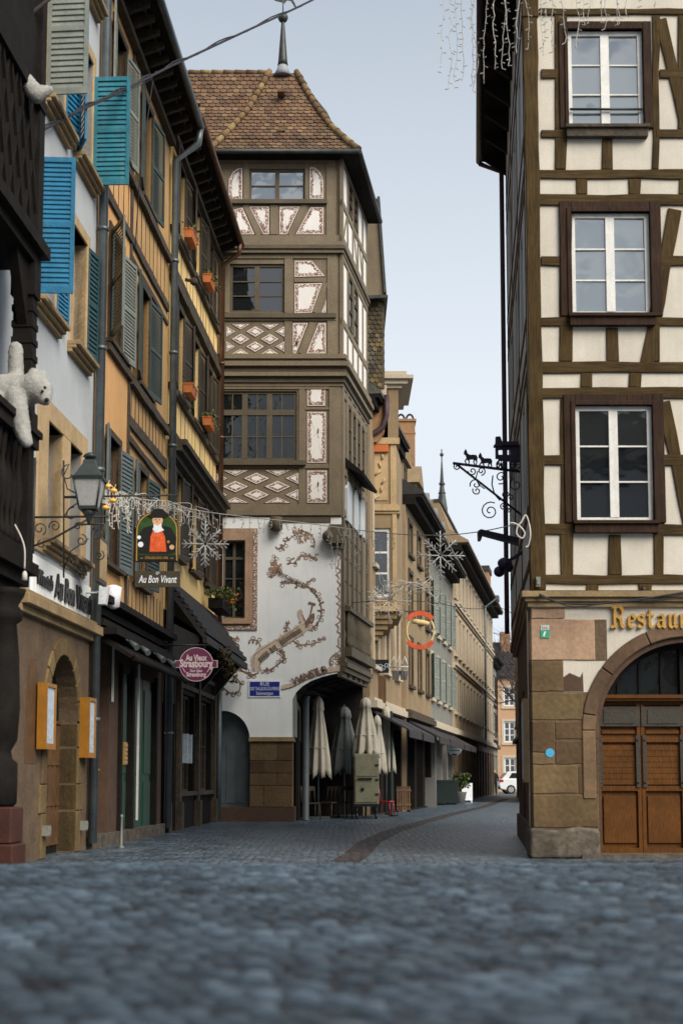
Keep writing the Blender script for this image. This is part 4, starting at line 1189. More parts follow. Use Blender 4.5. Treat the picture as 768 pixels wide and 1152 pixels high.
# --- shells of the three timbered storeys
w_top, w_mid, w_low = TR(280, 188, 343, 225), TR(258, 296, 320, 351), TR(244, 440, 334, 518)
def storey(z0, z1, xr, holes, n):
    b = MB()
    b.wall(TF, TL - 0.1, xr, z0, z1, holes, n, 0.15)
    b.v += []
    # right side wall, back and left wall
    b.wall(TS, xr * 0, SD, z0, z1, [], n * 0, 0.1)
    p = [TF.w(xr, n, 0), TS.w(0, 0, 0)]
    b.poly([TF.w(xr, n, z0), TS.w(0.0, 0.0, z0), TS.w(0.0, 0.0, z1), TF.w(xr, n, z1)])
    q0, q1 = TS.w(SD, 0, 0), Vector((TL - 0.1, 41.5, 0))
    b.poly([(q0.x, q0.y, z0), (q1.x, q1.y, z0), (q1.x, q1.y, z1), (q0.x, q0.y, z1)])
    b.poly([(q1.x, q1.y, z0), (TL - 0.1, 37, z0), (TL - 0.1, 37, z1), (q1.x, q1.y, z1)])
    return b
b = storey(zJ1, ZE_T, -0.13, [w_top], -0.10); b.build('top_storey_wall', M['taupe'], tw)
b = storey(zJ2, zJ1, -0.06, [w_mid], -0.05); b.build('middle_storey_wall', M['taupe'], tw)
b = storey(zJ3, zJ2, 0.0, [w_low], 0.0); b.build('lower_storey_wall', M['taupe'], tw)
F1 = Fr(0, 37.10, 1, 0); F2 = Fr(0, 37.05, 1, 0)
window(tw, F1, *w_top, 2, 2, -0.05, fw=0.06, bar=0.03, mull=0.11, fm='taupe_dk', gm='glass_sky', tiltpane=0.008)
window(tw, F2, *w_mid, 2, 3, -0.05, fw=0.075, bar=0.03, mull=0.13, fm='taupe_dk', gm='glass', tiltpane=0.008)
# wide window: three sashes, fanlight row
o = window(tw, TF, *w_low, 3, 2, -0.05, fw=0.07, bar=0.03, mull=0.15, fm='taupe_dk', gm='glass_dim', top=0.50, tiltpane=0.006)
s = MB(); u0, u1, z0, z1 = w_low; cw = (u1 - u0 - 0.14) / 3
for i in range(3):
    u = u0 + 0.07 + cw * (i + 0.5)
    s.box(TF, u - 0.015, u + 0.015, -0.09, -0.054, z0 + 0.07, z1 - 0.66); s.box(TF, u - 0.015, u + 0.015, -0.09, -0.054, z1 - 0.56, z1 - 0.07)
s.build('glazing_bar', M['taupe_dk'], o)
# --- timber relief on the front
b = MB()
def rb(x0, y0, x1, y1, F, n, m=0, right=None):
    a = F.rect(x0, y0, x1, y1); b.box(F, a[0], a[1] if right is None else right, -0.08, n, a[2], a[3], m)
# top storey: posts, rails, braces
rb(240, 225.5, 368, 230, F1, 0.10, 1); rb(240, 226.5, 366, 229, F1, 0.06)
for x0, x1 in ((274, 279), (343, 347)): rb(x0, 184, x1, 225, F1, 0.03)
rb(367, 178, 377, 268, F1, 0.035); rb(240, 178, 367, 184, F1, 0.035); rb(304, 231, 313, 264, F1, 0.03)
b.beam(F1, F1.uv(276, 230), F1.uv(292, 265), 0.16, -0.05, 0.028); b.beam(F1, F1.uv(343, 230), F1.uv(327, 265), 0.16, -0.05, 0.028)
# middle storey
rb(320, 290, 329, 399, F2, 0.03); rb(368, 286, 379, 402, F2, 0.035); rb(245, 286, 368, 291, F2, 0.035)
rb(251, 292, 257, 352, F2, 0.035); rb(320, 292, 325, 352, F2, 0.033)
rb(241, 353.5, 378, 358.5, F2, 0.11, 1); rb(241, 358.5, 378, 361, F2, 0.05)
rb(331, 313, 367, 317.5, F2, 0.028); b.beam(F2, F2.uv(366, 318), F2.uv(355, 352), 0.15, -0.05, 0.026); b.beam(F2, F2.uv(352, 363), F2.uv(339, 398), 0.16, -0.05, 0.028)
# lower storey
rb(336, 436, 343, 568, TF, 0.03); rb(370, 436, 383, 578, TF, 0.04); rb(240, 434, 370, 438, TF, 0.035); rb(343, 458.5, 370, 461, TF, 0.028); rb(343, 522, 370, 527, TF, 0.03)
rb(240, 519, 344, 524, TF, 0.13, 1); rb(240, 524, 342, 526.5, TF, 0.06, 1)
rb(240, 568, 384, 580, TF, 0.06)
b.build('timber_frame', [M['taupe'], M['taupe_dk']], tw)
# --- stepped jetty mouldings wrapping the corner
def moulding(name, steps, F):
    b = MB()
    for y0, y1, n, mi in steps:
        zt, zb = F.uv(300, y0)[1], F.uv(300, y1)[1]
        b.box(F, TL - 0.1, 0.02 + n * 0.6, -0.12, n, zb, zt, mi)
        b.box(TS, -n * 0.3, SD, -0.12, n * 0.9, zb + 0.003, zt - 0.003, mi)
    b.build(name, [M['taupe'], M['taupe_dk']], tw)
moulding('upper_moulding', ((264, 272, -0.03, 0), (272, 277, 0.05, 0), (277, 281, 0.12, 1), (281, 285, 0.07, 0)), TF)
moulding('middle_moulding', ((400, 405, 0.16, 0), (405, 409, 0.11, 1), (409, 414, 0.24, 0), (414, 421, 0.14, 1), (421, 425, 0.20, 0), (425, 431, 0.10, 1), (431, 435, 0.05, 0)), TF)
# --- painted panels
pp = lambda F, *pts: ornate_panel(tw, F, [F.uv(*p) for p in pts][::-1])
G1 = Fr(0, 37.09, 1, 0); G2 = Fr(0, 37.04, 1, 0); G3 = Fr(0, 36.99, 1, 0)
pp(G1, (257, 225), (257, 202), (262, 193), (268, 189), (273, 189), (273, 225))
pp(G1, (348, 224), (348, 187), (354, 188), (361, 194), (364, 203), (364, 224))
pp(G1, (262, 264), (262, 236), (273, 233), (287, 264)); pp(G1, (280, 232), (303, 232), (303, 264), (296, 264))
pp(G1, (314, 264), (314, 232), (338, 232), (323, 264)); pp(G1, (349, 233), (364, 233), (364, 264), (332, 264))
pp(G2, (331, 293), (351, 293), (366, 311), (331, 312)); pp(G2, (331, 319), (363, 318), (351, 352), (331, 353)); pp(G2, (361, 352), (367, 336), (367, 352))
pp(G2, (329, 363), (347, 363), (333, 398), (329, 398)); pp(G2, (358, 363), (367, 363), (367, 398), (344, 398))
pp(G3, (345, 434), (366, 434), (366, 457), (345, 457)); pp(G3, (345, 463), (367, 463), (367, 521), (345, 521)); pp(G3, (345, 529), (368, 529), (368, 566), (345, 566))
lattice(tw, G2, *TF.rect(254, 364, 320, 398), cols=2)
lattice(tw, G3, *TF.rect(241, 529, 336, 566), cols=2)
# small birds painted in the two tall panels
s = MB()
for (x, y) in ((357, 488), (357, 548)):
    u, z = T(x, y); W_ = lambda a, c: TF.w(a, 0.012, c)
    s.tube([W_(u - 0.13, z - 0.06), W_(u, z), W_(u + 0.13, z + 0.04)], 0.012, 4); s.tube([W_(u, z), W_(u + 0.02, z + 0.10), W_(u + 0.01, z + 0.16)], [0.02, 0.03, 0.01], 5); s.tube([W_(u, z), W_(u + 0.03, z - 0.12)], [0.012, 0.02], 4)
s.build('painted_bird', M['ink'], tw)
# --- side of the tower
b = MB()
Sx = lambda u0, u1, z0, z1, n=0.03, m=0: b.box(TS, u0, u1, -0.05, n, z0, z1, m)
for u in (0.1, 0.9, 1.8, 2.7, 3.6, 4.4):
    Sx(u - 0.10, u + 0.10, zJ1, ZE_T); Sx(u - 0.10, u + 0.10, zJ2 + 0.2, zJ1 - 0.25)
for u in (0.1, 0.75, 1.5, 2.3, 3.1, 3.9, 4.4): Sx(u - 0.11, u + 0.11, zJ3, zJ2 - 0.4, 0.05)
for z in (zJ1 + 0.15, zJ1 + 1.15, ZE_T - 0.1, zJ2 + 1.35, zJ2 + 0.12, zJ1 - 0.35, zJ3 + 0.2, zJ3 + 1.3, zJ2 - 0.6): Sx(0, SD, z - 0.09, z + 0.09, 0.038)
for (u0, z0, u1, z1) in ((0.2, zJ1 + 0.2, 0.8, zJ1 + 1.1), (3.6, zJ1 + 0.2, 3.0, zJ1 + 1.1), (2.0, zJ1 + 1.1, 2.6, zJ1 + 0.2)): b.beam(TS, (u0, z0), (u1, z1), 0.13, -0.05, 0.026)
b.build('side_timber_frame', M['taupe'], tw)
b = MB()
for (u0, u1) in ((0.2, 0.8), (1.0, 1.7), (1.9, 2.6), (2.8, 3.5), (3.7, 4.3)):
    for (z0, z1) in ((zJ1 + 0.26, zJ1 + 1.04), (zJ2 + 0.24, zJ2 + 1.24)): b.box(TS, u0, u1, -0.03, 0.010, z0, z1)
for (u0, u1) in ((0.2, 0.8), (2.8, 3.5), (3.7, 4.3)):
    for (z0, z1) in ((zJ1 + 1.26, ZE_T - 0.2), (zJ2 + 1.46, zJ1 - 0.46)): b.box(TS, u0, u1, -0.03, 0.010, z0, z1)
b.build('side_panel', M['panel_white'], tw)
for (u0, u1) in ((1.02, 1.70), (1.92, 2.60)):
    for (z0, z1) in ((zJ1 + 1.3, ZE_T - 0.22), (zJ2 + 1.5, zJ1 - 0.5)): window(tw, TS, u0, u1, z0, z1, 1, 3, 0.045, fw=0.05, fm='taupe_dk', gm='glass')
for (u0, u1) in ((0.9, 1.35), (1.65, 2.15), (2.45, 2.95), (3.25, 3.75)): window(tw, TS, u0, u1, zJ3 + 1.45, zJ2 - 0.75, 1, 3, 0.055, fw=0.04, fm='taupe_dk', gm='glass')
b = MB()
for k in range(3):
    a, c = 0.55 + k * 1.15, 1.35 + k * 1.15
    b.prism(TS, [(a, zJ3 + 0.02), (c, zJ3 + 0.02), (c, zJ3 + 0.9), (c - 0.2, zJ3 + 1.12), (a + 0.2, zJ3 + 1.12), (a, zJ3 + 0.9)], -0.03, 0.07)
b.build('arched_light', M['wall_blue'], tw)
b = MB(); b.prism(Fr(*TS.w(0.6, 0, 0).xy, TS.nx, TS.ny), [(0, zJ3 + 1.75), (0.5, zJ3 + 1.32), (0.46, zJ3 + 1.25), (0, zJ3 + 1.5)], -2.6, 0.0); b.build('side_canopy', M['dark'], tw)
# --- ground storey: white plaster with arch
b = MB()
ZP = T(300, 832)[1]; ZB = T(300, 908)[1]
curve = [T(x, y) for x, y in ((329, 787), (333, 779), (340, 772), (350, 766), (362, 761.5), (374, 758.5), (384, 757))]
win_o = TR(250, 608, 276, 696)
dc = T(250, 832)   # door arch centre
dr = T(281, 832)[0] - dc[0]
darc = [(dc[0] + dr * math.cos(a), dc[1] + dr * 1.05 * math.sin(a)) for a in [math.pi / 2 * i / 10 for i in range(11)]]
uR = T(329, 832)[0]
# plaster skin: left of / around window as rectangles, then the curved part
zW0, zW1 = win_o[2], win_o[3]
b.wall(TF, TL, 0.0, T(300, 757)[1], zJ3, [win_o], 0.0, 0.25)
pts = [(uR, ZP)] + curve + [(0.0, T(300, 757)[1]), (dc[0], T(300, 757)[1])] + darc[::-1]
b.prism(TF, pts, -0.6, 0.0)
b.prism(TF, [(TL, dc[1] + dr * 1.04), (dc[0], dc[1] + dr * 1.04), (dc[0], T(300, 757)[1] - 0.002), (TL, T(300, 757)[1] - 0.002)], -0.6, -0.001)
b.build('plaster_wall', M['wall_white'], tw)
b = MB()
zq = T(300, 757)[1]
b.poly([TS.w(0, 0, zq), TS.w(SD, 0, zq), TS.w(SD, 0, zJ3), TS.w(0, 0, zJ3)])
b.build('oriel_side_wall', M['taupe'], tw)
b = MB()
for u in (0.15, 0.95, 1.75, 2.55, 3.35, 4.35): b.box(TS, u - 0.12, u + 0.12, -0.03, 0.05, zq + 0.1, zJ3)
for k in range(12):
    c = TS.w(0.4 + k * 0.34, 0.10, 0)
    b.lathe((c.x, c.y, 0), [(0.05, 4.55), (0.07, 4.7), (0.04, 4.9), (0.085, 5.1), (0.05, 5.35), (0.06, 5.5)], 8)
b.box(TS, 0.2, SD, 0, 0.20, 5.5, 5.62); b.box(TS, 0.2, SD, 0, 0.24, 4.3, 4.55)
for i, n in enumerate((0.02, 0.10, 0.17, 0.10)): b.box(TS, -0.02, SD, -0.1, n, zq + 0.13 * i - 0.1, zq + 0.13 * i + 0.025)
b.build('oriel_timber', M['taupe_dk'], tw)
for (u0, u1) in ((0.35, 0.8), (1.1, 1.6), (1.95, 2.4), (2.7, 3.2)): window(tw, TS, u0, u1, 5.7, zJ3 - 0.35, 1, 3, 0.03, fw=0.05, fm='taupe_dk', gm='glass')
# curved soffit under the oriel and dark passage
b = MB()
k = 10
for i in range(k):
    a, c = curve[min(i, len(curve) - 1)], None
cv = [(p[0], p[1]) for p in curve] + [(0.0, zq)]
for i in range(len(cv) - 1):
    (u0, z0), (u1, z1) = cv[i], cv[i + 1]
    b.poly([TF.w(u0, 0, z0), TF.w(u1, 0, z1), TF.w(u1 + 0.75, -4.4, z1 - 0.05), TF.w(u0, -4.4, z0 - 0.05)])
b.poly([TF.w(0, 0, zq), TS.w(SD, 0, zq), TF.w(0.75, -4.4, zq - 0.05)])
for j in range(1, 5):
    p0, p1 = TF.w(uR + 0.1, -0.9 * j, curve[2][1] - 0.1), TS.w(0.9 * j, 0.05, zq + 0.02)
    b.tube([p0, (p0 + p1) / 2 + Vector((0, 0, 0.05)), p1], 0.09, 6)
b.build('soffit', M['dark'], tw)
b = MB()
b.poly([TF.w(uR, -0.6, 0), TF.w(uR, -4.4, 0), TF.w(uR, -4.4, ZP + 1.2), TF.w(uR, -0.6, ZP + 1.2)])
b.box(TF, uR, uR + 0.09, -4.3, -0.02, T(300, 829)[1], 4.3)
b.build('passage_wall', M['far_grey'], tw)
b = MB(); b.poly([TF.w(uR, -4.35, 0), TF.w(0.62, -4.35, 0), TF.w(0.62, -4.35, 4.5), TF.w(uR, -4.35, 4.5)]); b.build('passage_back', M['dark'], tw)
b = MB()
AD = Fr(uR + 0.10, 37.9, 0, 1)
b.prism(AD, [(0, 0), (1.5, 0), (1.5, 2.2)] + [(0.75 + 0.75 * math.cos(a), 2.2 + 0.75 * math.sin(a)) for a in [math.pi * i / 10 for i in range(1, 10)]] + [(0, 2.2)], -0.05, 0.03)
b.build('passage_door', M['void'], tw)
# stone pillar and base
s = MB()
cz = [0, T(300, 908)[1], T(300, 884)[1], T(300, 870)[1], T(300, 856)[1], T(300, 834)[1]]
u0, u1 = T(281, 860)[0], T(329, 860)[0]
s2 = MB(); s2.box(TF, TL, u1 + 0.06, -3.6, 0.07, 0, cz[1]); s2.build('pillar_base', M['brown_stone'], tw)
for i in range(1, 5):
    m = (u0 + u1) / 2 + (-0.2 if i % 2 else 0.15)
    for a, c in ((u0, m), (m + 0.004, u1)): s.box(TF, a, c, -3.5, 0.02 + random.uniform(0, 0.006), cz[i] + 0.003, cz[i + 1] - 0.003)
o = s.build('pillar', M['stone_mix'], tw); bv = o.modifiers.new('bevel', 'BEVEL'); bv.width = 0.012; bv.segments = 1
s = MB(); s.box(TF, u0 - 0.03, u1 + 0.04, -3.5, 0.07, cz[5], cz[5] + 0.11); s.build('pillar_cap', M['stone_tan_dk'], tw)
# arched door on the left
s = MB(); s.prism(TF, [(TL, cz[1])] + [(u0 - 0.02, cz[1])] + darc + [(TL, dc[1] + dr * 1.05)], -0.34, -0.26)
for i in range(4): s.box(TF, TL + 0.15 + i * 0.28, TL + 0.36 + i * 0.28, -0.27, -0.245, cz[1] + 0.1, dc[1] - 0.1)
s.build('arched_door', M['grey_post'], tw)
# stone window frame beside the mural
s = MB(); a = TR(240, 592, 290, 709)
t = [win_o[0], win_o[1], win_o[2], win_o[3]]
s.box(TF, a[0], a[1], -0.02, 0.03, t[3], a[3] - 0.06); s.box(TF, a[0], a[1], -0.02, 0.03, a[2], t[2]); s.box(TF, t[1], a[1], -0.02, 0.028, t[2], t[3]); s.box(TF, a[0], t[0], -0.02, 0.028, t[2], t[3])
s.box(TF, t[1], t[1] + 0.14, -0.02, 0.06, t[2], t[3]); s.box(TF, t[0], t[1] + 0.14, -0.02, 0.062, t[3], t[3] + 0.14); s.box(TF, t[0] - 0.1, t[1] + 0.17, -0.02, 0.09, t[2] - 0.14, t[2])
wf = window(tw, TF, *win_o, 2, 3, -0.12, fw=0.06, fm='taupe_dk', gm='glass_dim', top=0.4)
s.build('stone_frame', M['stone_pink'], wf)
s = MB(); s.box(TF, a[1] - 0.115, a[1] - 0.01, 0.0, 0.036, a[2] + 0.12, a[3] - 0.1); s.box(TF, a[0], a[1] - 0.01, 0.0, 0.037, a[2] + 0.02, a[2] + 0.115)
s.build('painted_border', M['filigree'], wf)
# beam ends under the jetty
s = MB()
for x in (311,):
    u, z = T(x, 590); s.lathe((u, 36.86, z - 0.2), [(0.05, -0.02), (0.16, 0.03), (0.17, 0.2), (0.17, 0.36)], 12)
a = TR(370, 592, 388, 618); s.box(TF, a[0], a[1] - 0.02, -0.1, 0.30, a[2] + 0.12, a[3]); s.box(TF, a[0] + 0.05, a[1] - 0.05, -0.1, 0.22, a[2], a[2] + 0.12); s.ball(TF.w(a[0] - 0.02, 0.2, (a[2] + a[3]) / 2), 0.16)
a = TR(316, 579, 372, 588); s.box(TF, a[0], a[1], -0.1, 0.02, a[2], a[3])
s.build('beam_end', M['taupe_dk'], tw)
# --- mural: vines, banner, hammer hand, lettering (paint, a few millimetres thick)
s = MB()
layer = [0.0]
def flat(pts, w, m=0, n=0.004):
    layer[0] += 0.00015; n = n + layer[0]
    p = smooth_path([(u, z, 0) for u, z in [T(*q_) for q_ in pts]], 6)
    k = len(p); w = w if isinstance(w, (list, tuple)) else [w] * 2
    L_, R_ = [], []
    for i in range(k):
        d = (p[min(i + 1, k - 1)] - p[max(i - 1, 0)]); d = d.normalized() if d.length else Vector((1, 0, 0))
        ww = (w[0] + (w[1] - w[0]) * i / (k - 1)) * random.uniform(0.75, 1.25) * (0.5 if max(w) < 0.12 else 0.8)
        nn = Vector((-d.y, d.x, 0)) * ww / 2
        L_.append(p[i] + nn); R_.append(p[i] - nn)
    for i in range(k - 1):
        s.prism(TF, [(R_[i].x, R_[i].y), (R_[i + 1].x, R_[i + 1].y), (L_[i + 1].x, L_[i + 1].y), (L_[i].x, L_[i].y)], -0.01, n, m)
    return p
def leafy(pts, w=0.055, k=7, m=0):
    p = flat(pts, [w, w * 0.7], m)
    for i in range(int(k * 0.7)):
        c = p[int((i + 0.3) / max(1, int(k * 0.7)) * (len(p) - 1))]; a = random.uniform(0, 2 * math.pi)
        sp_ = spiral((c.x + 0.07 * math.cos(a), c.y + 0.07 * math.sin(a)), 0.07, random.choice((-1, 1)) * 1.1, a + math.pi, 9, 0.3)
        for j in range(9): s.beam(TF, sp_[j], sp_[j + 1], 0.014, -0.01, 0.0042 + layer[0] + 0.00003 * (j % 2), m)
    k = int(k * 1.6)
    for i in range(k):
        c = p[int((i + 0.5) / k * (len(p) - 1))]
        a = random.uniform(0, 2 * math.pi); l = random.uniform(0.06, 0.13)
        e = c + Vector((math.cos(a), math.sin(a), 0)) * l; sd_ = Vector((-math.sin(a), math.cos(a), 0)) * l * 0.28
        mid = (c + e) / 2
        s.prism(TF, [(c.x, c.y), ((mid - sd_).x, (mid - sd_).y), (e.x, e.y), ((mid + sd_).x, (mid + sd_).y)], -0.01, 0.0045 + layer[0] + 0.00007 + i * 0.00001, m if random.random() < 0.7 else 2)
# top group
leafy([(311, 618), (318, 616), (322, 609), (329, 604), (335, 599), (342, 598), (349, 601), (354, 609), (353, 617)], 0.06, 12)
leafy([(328, 629), (326, 633), (331, 633), (337, 627), (345, 625), (353, 629), (355, 622)], 0.06, 7)
for q_ in (((332, 598), (337, 605), (340, 610)), ((336, 597), (342, 603), (344, 608)), ((338, 626), (346, 626), (351, 627))): leafy(q_, 0.05, 7, 2)
# figure with Restaurant ribbon
for q_ in (((309, 629), (308, 638), (305, 648)), ((311, 632), (312, 640), (310, 648)), ((304, 644), (309, 640), (314, 636))): leafy(q_, 0.05, 8, 2)
leafy([(301, 650), (306, 646), (312, 643), (318, 646), (325, 652), (333, 655), (341, 658), (347, 662)], 0.035, 6)
leafy([(317, 656), (323, 655), (330, 656), (338, 660), (344, 659), (349, 653), (355, 652)], 0.05, 9)
leafy([(346, 659), (352, 666), (358, 673), (361, 682), (361, 692), (358, 700), (352, 706), (346, 709)], 0.085, 14)
# banner arm from lower left to the hand with the hammer
flat([(289, 755), (288, 746), (290, 738), (299, 731), (312, 724), (326, 716), (337, 709), (343, 704), (344, 700)], [0.30, 0.40], 1, 0.007)
flat([(286, 755), (285, 746), (287, 737), (297, 729), (311, 721), (325, 712), (336, 705)], 0.03, 0, 0.009)
flat([(292, 754), (292, 748), (295, 741), (304, 735), (316, 729), (329, 721), (341, 713)], 0.03, 0, 0.009)
flat([(341, 702), (338, 694), (337, 689), (340, 687)], 0.13, 1, 0.008); flat([(344, 703), (348, 697), (351, 692)], 0.13, 0, 0.008); flat([(346, 702), (342, 696), (340, 691)], 0.05, 0, 0.010)
flat([(346, 703), (349, 693), (351, 683), (352, 680)], 0.07, 0, 0.011); flat([(347, 678), (351, 679), (355, 680)], 0.11, 0, 0.012)
flat([(344, 706), (347, 701), (351, 700), (353, 694), (352, 690)], 0.10, 0, 0.009)
# vines along it
leafy([(324, 713), (322, 707), (324, 702), (325, 698)], 0.06, 4); leafy([(294, 733), (293, 727), (290, 721), (283, 720), (280, 721)], 0.05, 5)
leafy([(330, 721), (338, 725), (346, 725), (354, 724), (360, 720), (364, 718)], 0.06, 9, 2); leafy([(315, 731), (319, 734), (320, 739), (316, 745), (309, 750), (302, 754), (296, 756)], 0.07, 14)
leafy([(266, 744), (269, 751), (275, 756), (283, 759), (291, 757)], 0.08, 9); leafy([(257, 747), (252, 752), (248, 760), (248, 767), (252, 774), (258, 779), (265, 780), (270, 775), (270, 768), (266, 763), (262, 765)], 0.06, 12)
leafy([(262, 718), (259, 726), (258, 733), (261, 740)], 0.10, 9, 2); leafy([(258, 717), (264, 718), (269, 719)], 0.05, 4, 2); flat([(263, 723), (268, 725), (269, 728)], 0.06, 0, 0.007)
leafy([(250, 737), (254, 733), (257, 730)], 0.05, 3)
# right border of scrolls
for y in range(622, 750, 8): flat([(379 + math.sin(y) * 1.5, y), (382 + math.cos(y * 2) * 1.2, y + 4), (380 + math.sin(y * 1.7), y + 8)], 0.06, 2, 0.004)
flat([(384, 620), (384, 690), (384, 752)], 0.05, 0, 0.006)
leafy([(373, 750), (371, 744), (374, 738), (379, 736), (383, 741), (382, 748), (377, 752)], 0.09, 6, 2)
# band over the passage arch
flat([(301, 778), (308, 776), (318, 773), (329, 770), (338, 765), (350, 760), (362, 756), (374, 753), (384, 752)], [0.09, 0.20], 1, 0.005)
flat([(302, 780), (312, 777), (324, 774.5), (333, 771), (342, 766), (354, 761), (368, 757), (384, 755)], 0.03, 0, 0.008)
s.build('mural', [M['ink'], M['ink_pale'], mat('pinkish_paint', (0.30, 0.19, 0.13), 0.85, 0.3, 9, 0)], tw)
s = MB()
wpts = [(334.5, 765.5), (340, 763), (345.5, 760.5), (351, 758.3), (356, 756.6), (360.5, 755.3), (365, 754)]
for ch, (x, y) in zip('WINSTUB', wpts):
    u, z = T(x, y); text(s, TF, ch, u, z, 0.27, 0.030, 0.003, 0, bold=0.004, rot=R(20))
rp = [(313, 645), (316, 647), (319, 648.5), (322, 650), (325, 651.5), (328, 652.5), (331, 654), (334, 655), (337, 656.5), (340, 658)]
for ch, (x, y) in zip('Restaurant', rp):
    u, z = T(x, y - 2); text(s, TF, ch, u, z, 0.24 if ch == 'R' else 0.19, 0.030, 0.003, 0, shear=0.3, rot=R(-26))
# unreadable small letters on the banner: short pen strokes
rnd = random.Random(5)
for i in range(22):
    if i in (5, 9, 10): continue
    t = i / 21
    x = 293 + (338 - 293) * t; y = 743 + (709.5 - 743) * t - 2.2 * math.sin(math.pi * t) - 0.6
    u, z = T(x, y); an = R(54)
    hgt = rnd.uniform(0.11, 0.17)
    s.beam(TF, (u - math.cos(R(125)) * hgt / 2, z - math.sin(R(125)) * hgt / 2), (u + math.cos(R(125)) * hgt / 2, z + math.sin(R(125)) * hgt / 2), 0.013, 0.0, 0.034)
s.build('mural_lettering', M['ink'], tw)

# --- roof
e = ZE_T
ov = 0.30
EL = Vector((-3.95, 37 - ov, e)); ER = Vector((0.4, 37 - ov, e)); A_ = at(318, 79, 39.1)
ERb = TS.w(SD + 0.1, 0.36, e)
Ab = Vector((A_.x + 0.6, 42.5, A_.z))
AL = at(305, 86, 39.1); ML = at(150, 88, 39.1)
b = MB()
flare = 0.55
def bell(P_, Q, A0, A1, t):
    return P_
# bell-cast roof: rows from the eaves to the ridge (left x, right x, y in the photograph)
def lerp(a, c, t): return a + (c - a) * t
rows_r = [(236, 402, 170), (250, 386, 157), (263, 371, 143), (279, 357.5, 125), (291, 345, 105), (303, 333, 83)]
prof_ = []
for (xl, xr_, y) in rows_r:
    Yd = 36.72 + 2.4 * (402 - xr_) / 69.0
    prof_.append((at(xl, y, Yd), at(xr_, y, Yd)))
EL = prof_[0][0]; ER = prof_[0][1]; A_L, A_R = prof_[-1]
ME = Vector((-7.5, EL.y, EL.z)); 
for i in range(5): b.poly([prof_[i][0], prof_[i][1], prof_[i + 1][1], prof_[i + 1][0]])
sideb = [Vector((ERb.x - (ER.x - p[1].x) * 0.9, ERb.y, p[1].z)) for p in prof_]
sideb[0] = ERb
for i in range(5): b.poly([prof_[i][1], sideb[i], sideb[i + 1], prof_[i + 1][1]])
MT = Vector((-8.0, A_L.y, A_L.z)); ALx = A_L
mrow = [Vector((-8.0, p[0].y, p[0].z)) for p in prof_]
for i in range(5): b.poly([mrow[i], prof_[i][0], prof_[i + 1][0], mrow[i + 1]])
b.poly([MT, A_L, A_R, sideb[-1], Vector((-8.0, 44, A_L.z - 0.3))]); b.poly([sideb[-1], ERb, Vector((-8, 46, e)), Vector((-8.0, 44, A_L.z - 0.3))])
b.build('roof', M['tile_old'], tw)
b = MB()
def poly_in(P0, U, V, poly):
    def f(a, c):
        q_ = P0 + U * a + V * c
        x, z = q_.x, q_.z
        inside = False
        for i in range(len(poly)):
            (x1, z1), (x2, z2) = poly[i], poly[i - 1]
            if (z1 > z) != (z2 > z) and x < (x2 - x1) * (z - z1) / (z2 - z1) + x1: inside = not inside
        return inside
    return f
for i in range(5):
    lo_, hi_ = prof_[i], prof_[i + 1]
    upv = Vector((0, hi_[0].y - lo_[0].y, hi_[0].z - lo_[0].z)); ln = upv.length; upv /= ln
    k = max(1, round(ln / 0.185)); thh = ln / k
    P0 = Vector((-9, lo_[0].y - 0.02, lo_[0].z + (0.0 if i else -0.02)))
    poly = [(-8, lo_[0].z - 0.03), (lo_[1].x, lo_[0].z - 0.03), (hi_[1].x, hi_[0].z - 0.03), (-8, hi_[0].z - 0.03)]
    f = poly_in(P0, Vector((1, 0, 0)), upv, poly)
    tiles(b, P0 + upv * 0.0, (1, 0, 0), upv, (lambda ff, mx_: (lambda a, c: c < mx_ - 0.02 and ff(a, c + 0.01)))(f, ln), 0.185, thh, seed=2 + i)
b.build('roof_tiles', M['tile'], tw)
b = MB()
o_ = Vector((0, -0.06, 0.04))
o2 = Vector((0.02, -0.04, 0.03))
for i in range(5): ridge_tiles(b, prof_[i][0] + o_, prof_[i + 1][0] + o_, 0.085, 0.30)
b.build('ridge_tiles', M['ridge'], tw)
b = MB()
for i in range(5): ridge_tiles(b, prof_[i][1] + o2, prof_[i + 1][1] + o2, 0.09, 0.30)
ridge_tiles(b, MT + Vector((0, 0, 0.03)), A_L + Vector((0, 0, 0.03)), 0.08)
b.build('ridge_tiles', M['ridge'], tw)
b = MB()
for (x, y) in ((316, 104), (317, 148), (222, 117)):
    p = at(x, y, 38.3 if y < 140 else 37.6); b.prism(Fr(p.x, p.y - 0.12, 1, 0), [(-0.10, p.z - 0.03), (0.10, p.z - 0.03), (0.07, p.z + 0.07), (-0.07, p.z + 0.07)], -0.35, 0.0)
b.build('vent_tile', M['ridge'], tw)
# soffit, gutter
b = MB()
dz = Vector((0, 0, -0.09))
b.hexa([EL + dz, ER + dz, ERb + dz, Vector((-3.95, 41.5, e)) + dz, EL, ER, ERb, Vector((-3.95, 41.5, e))])
b.box(TF, -7.5, -3.9, -2.0, 0.25, e - 0.1, e - 0.01)
b.build('eaves_soffit', M['dark'], tw)
b = MB(); b.tube([EL + Vector((-3.5, -0.06, -0.03)), ER + Vector((0.05, -0.06, -0.03))], 0.07, 8); b.tube([ER + Vector((0.05, -0.05, -0.03)), ERb + Vector((0.05, 0, -0.03))], 0.07, 8)
b.build('gutter', M['verdigris'], tw)
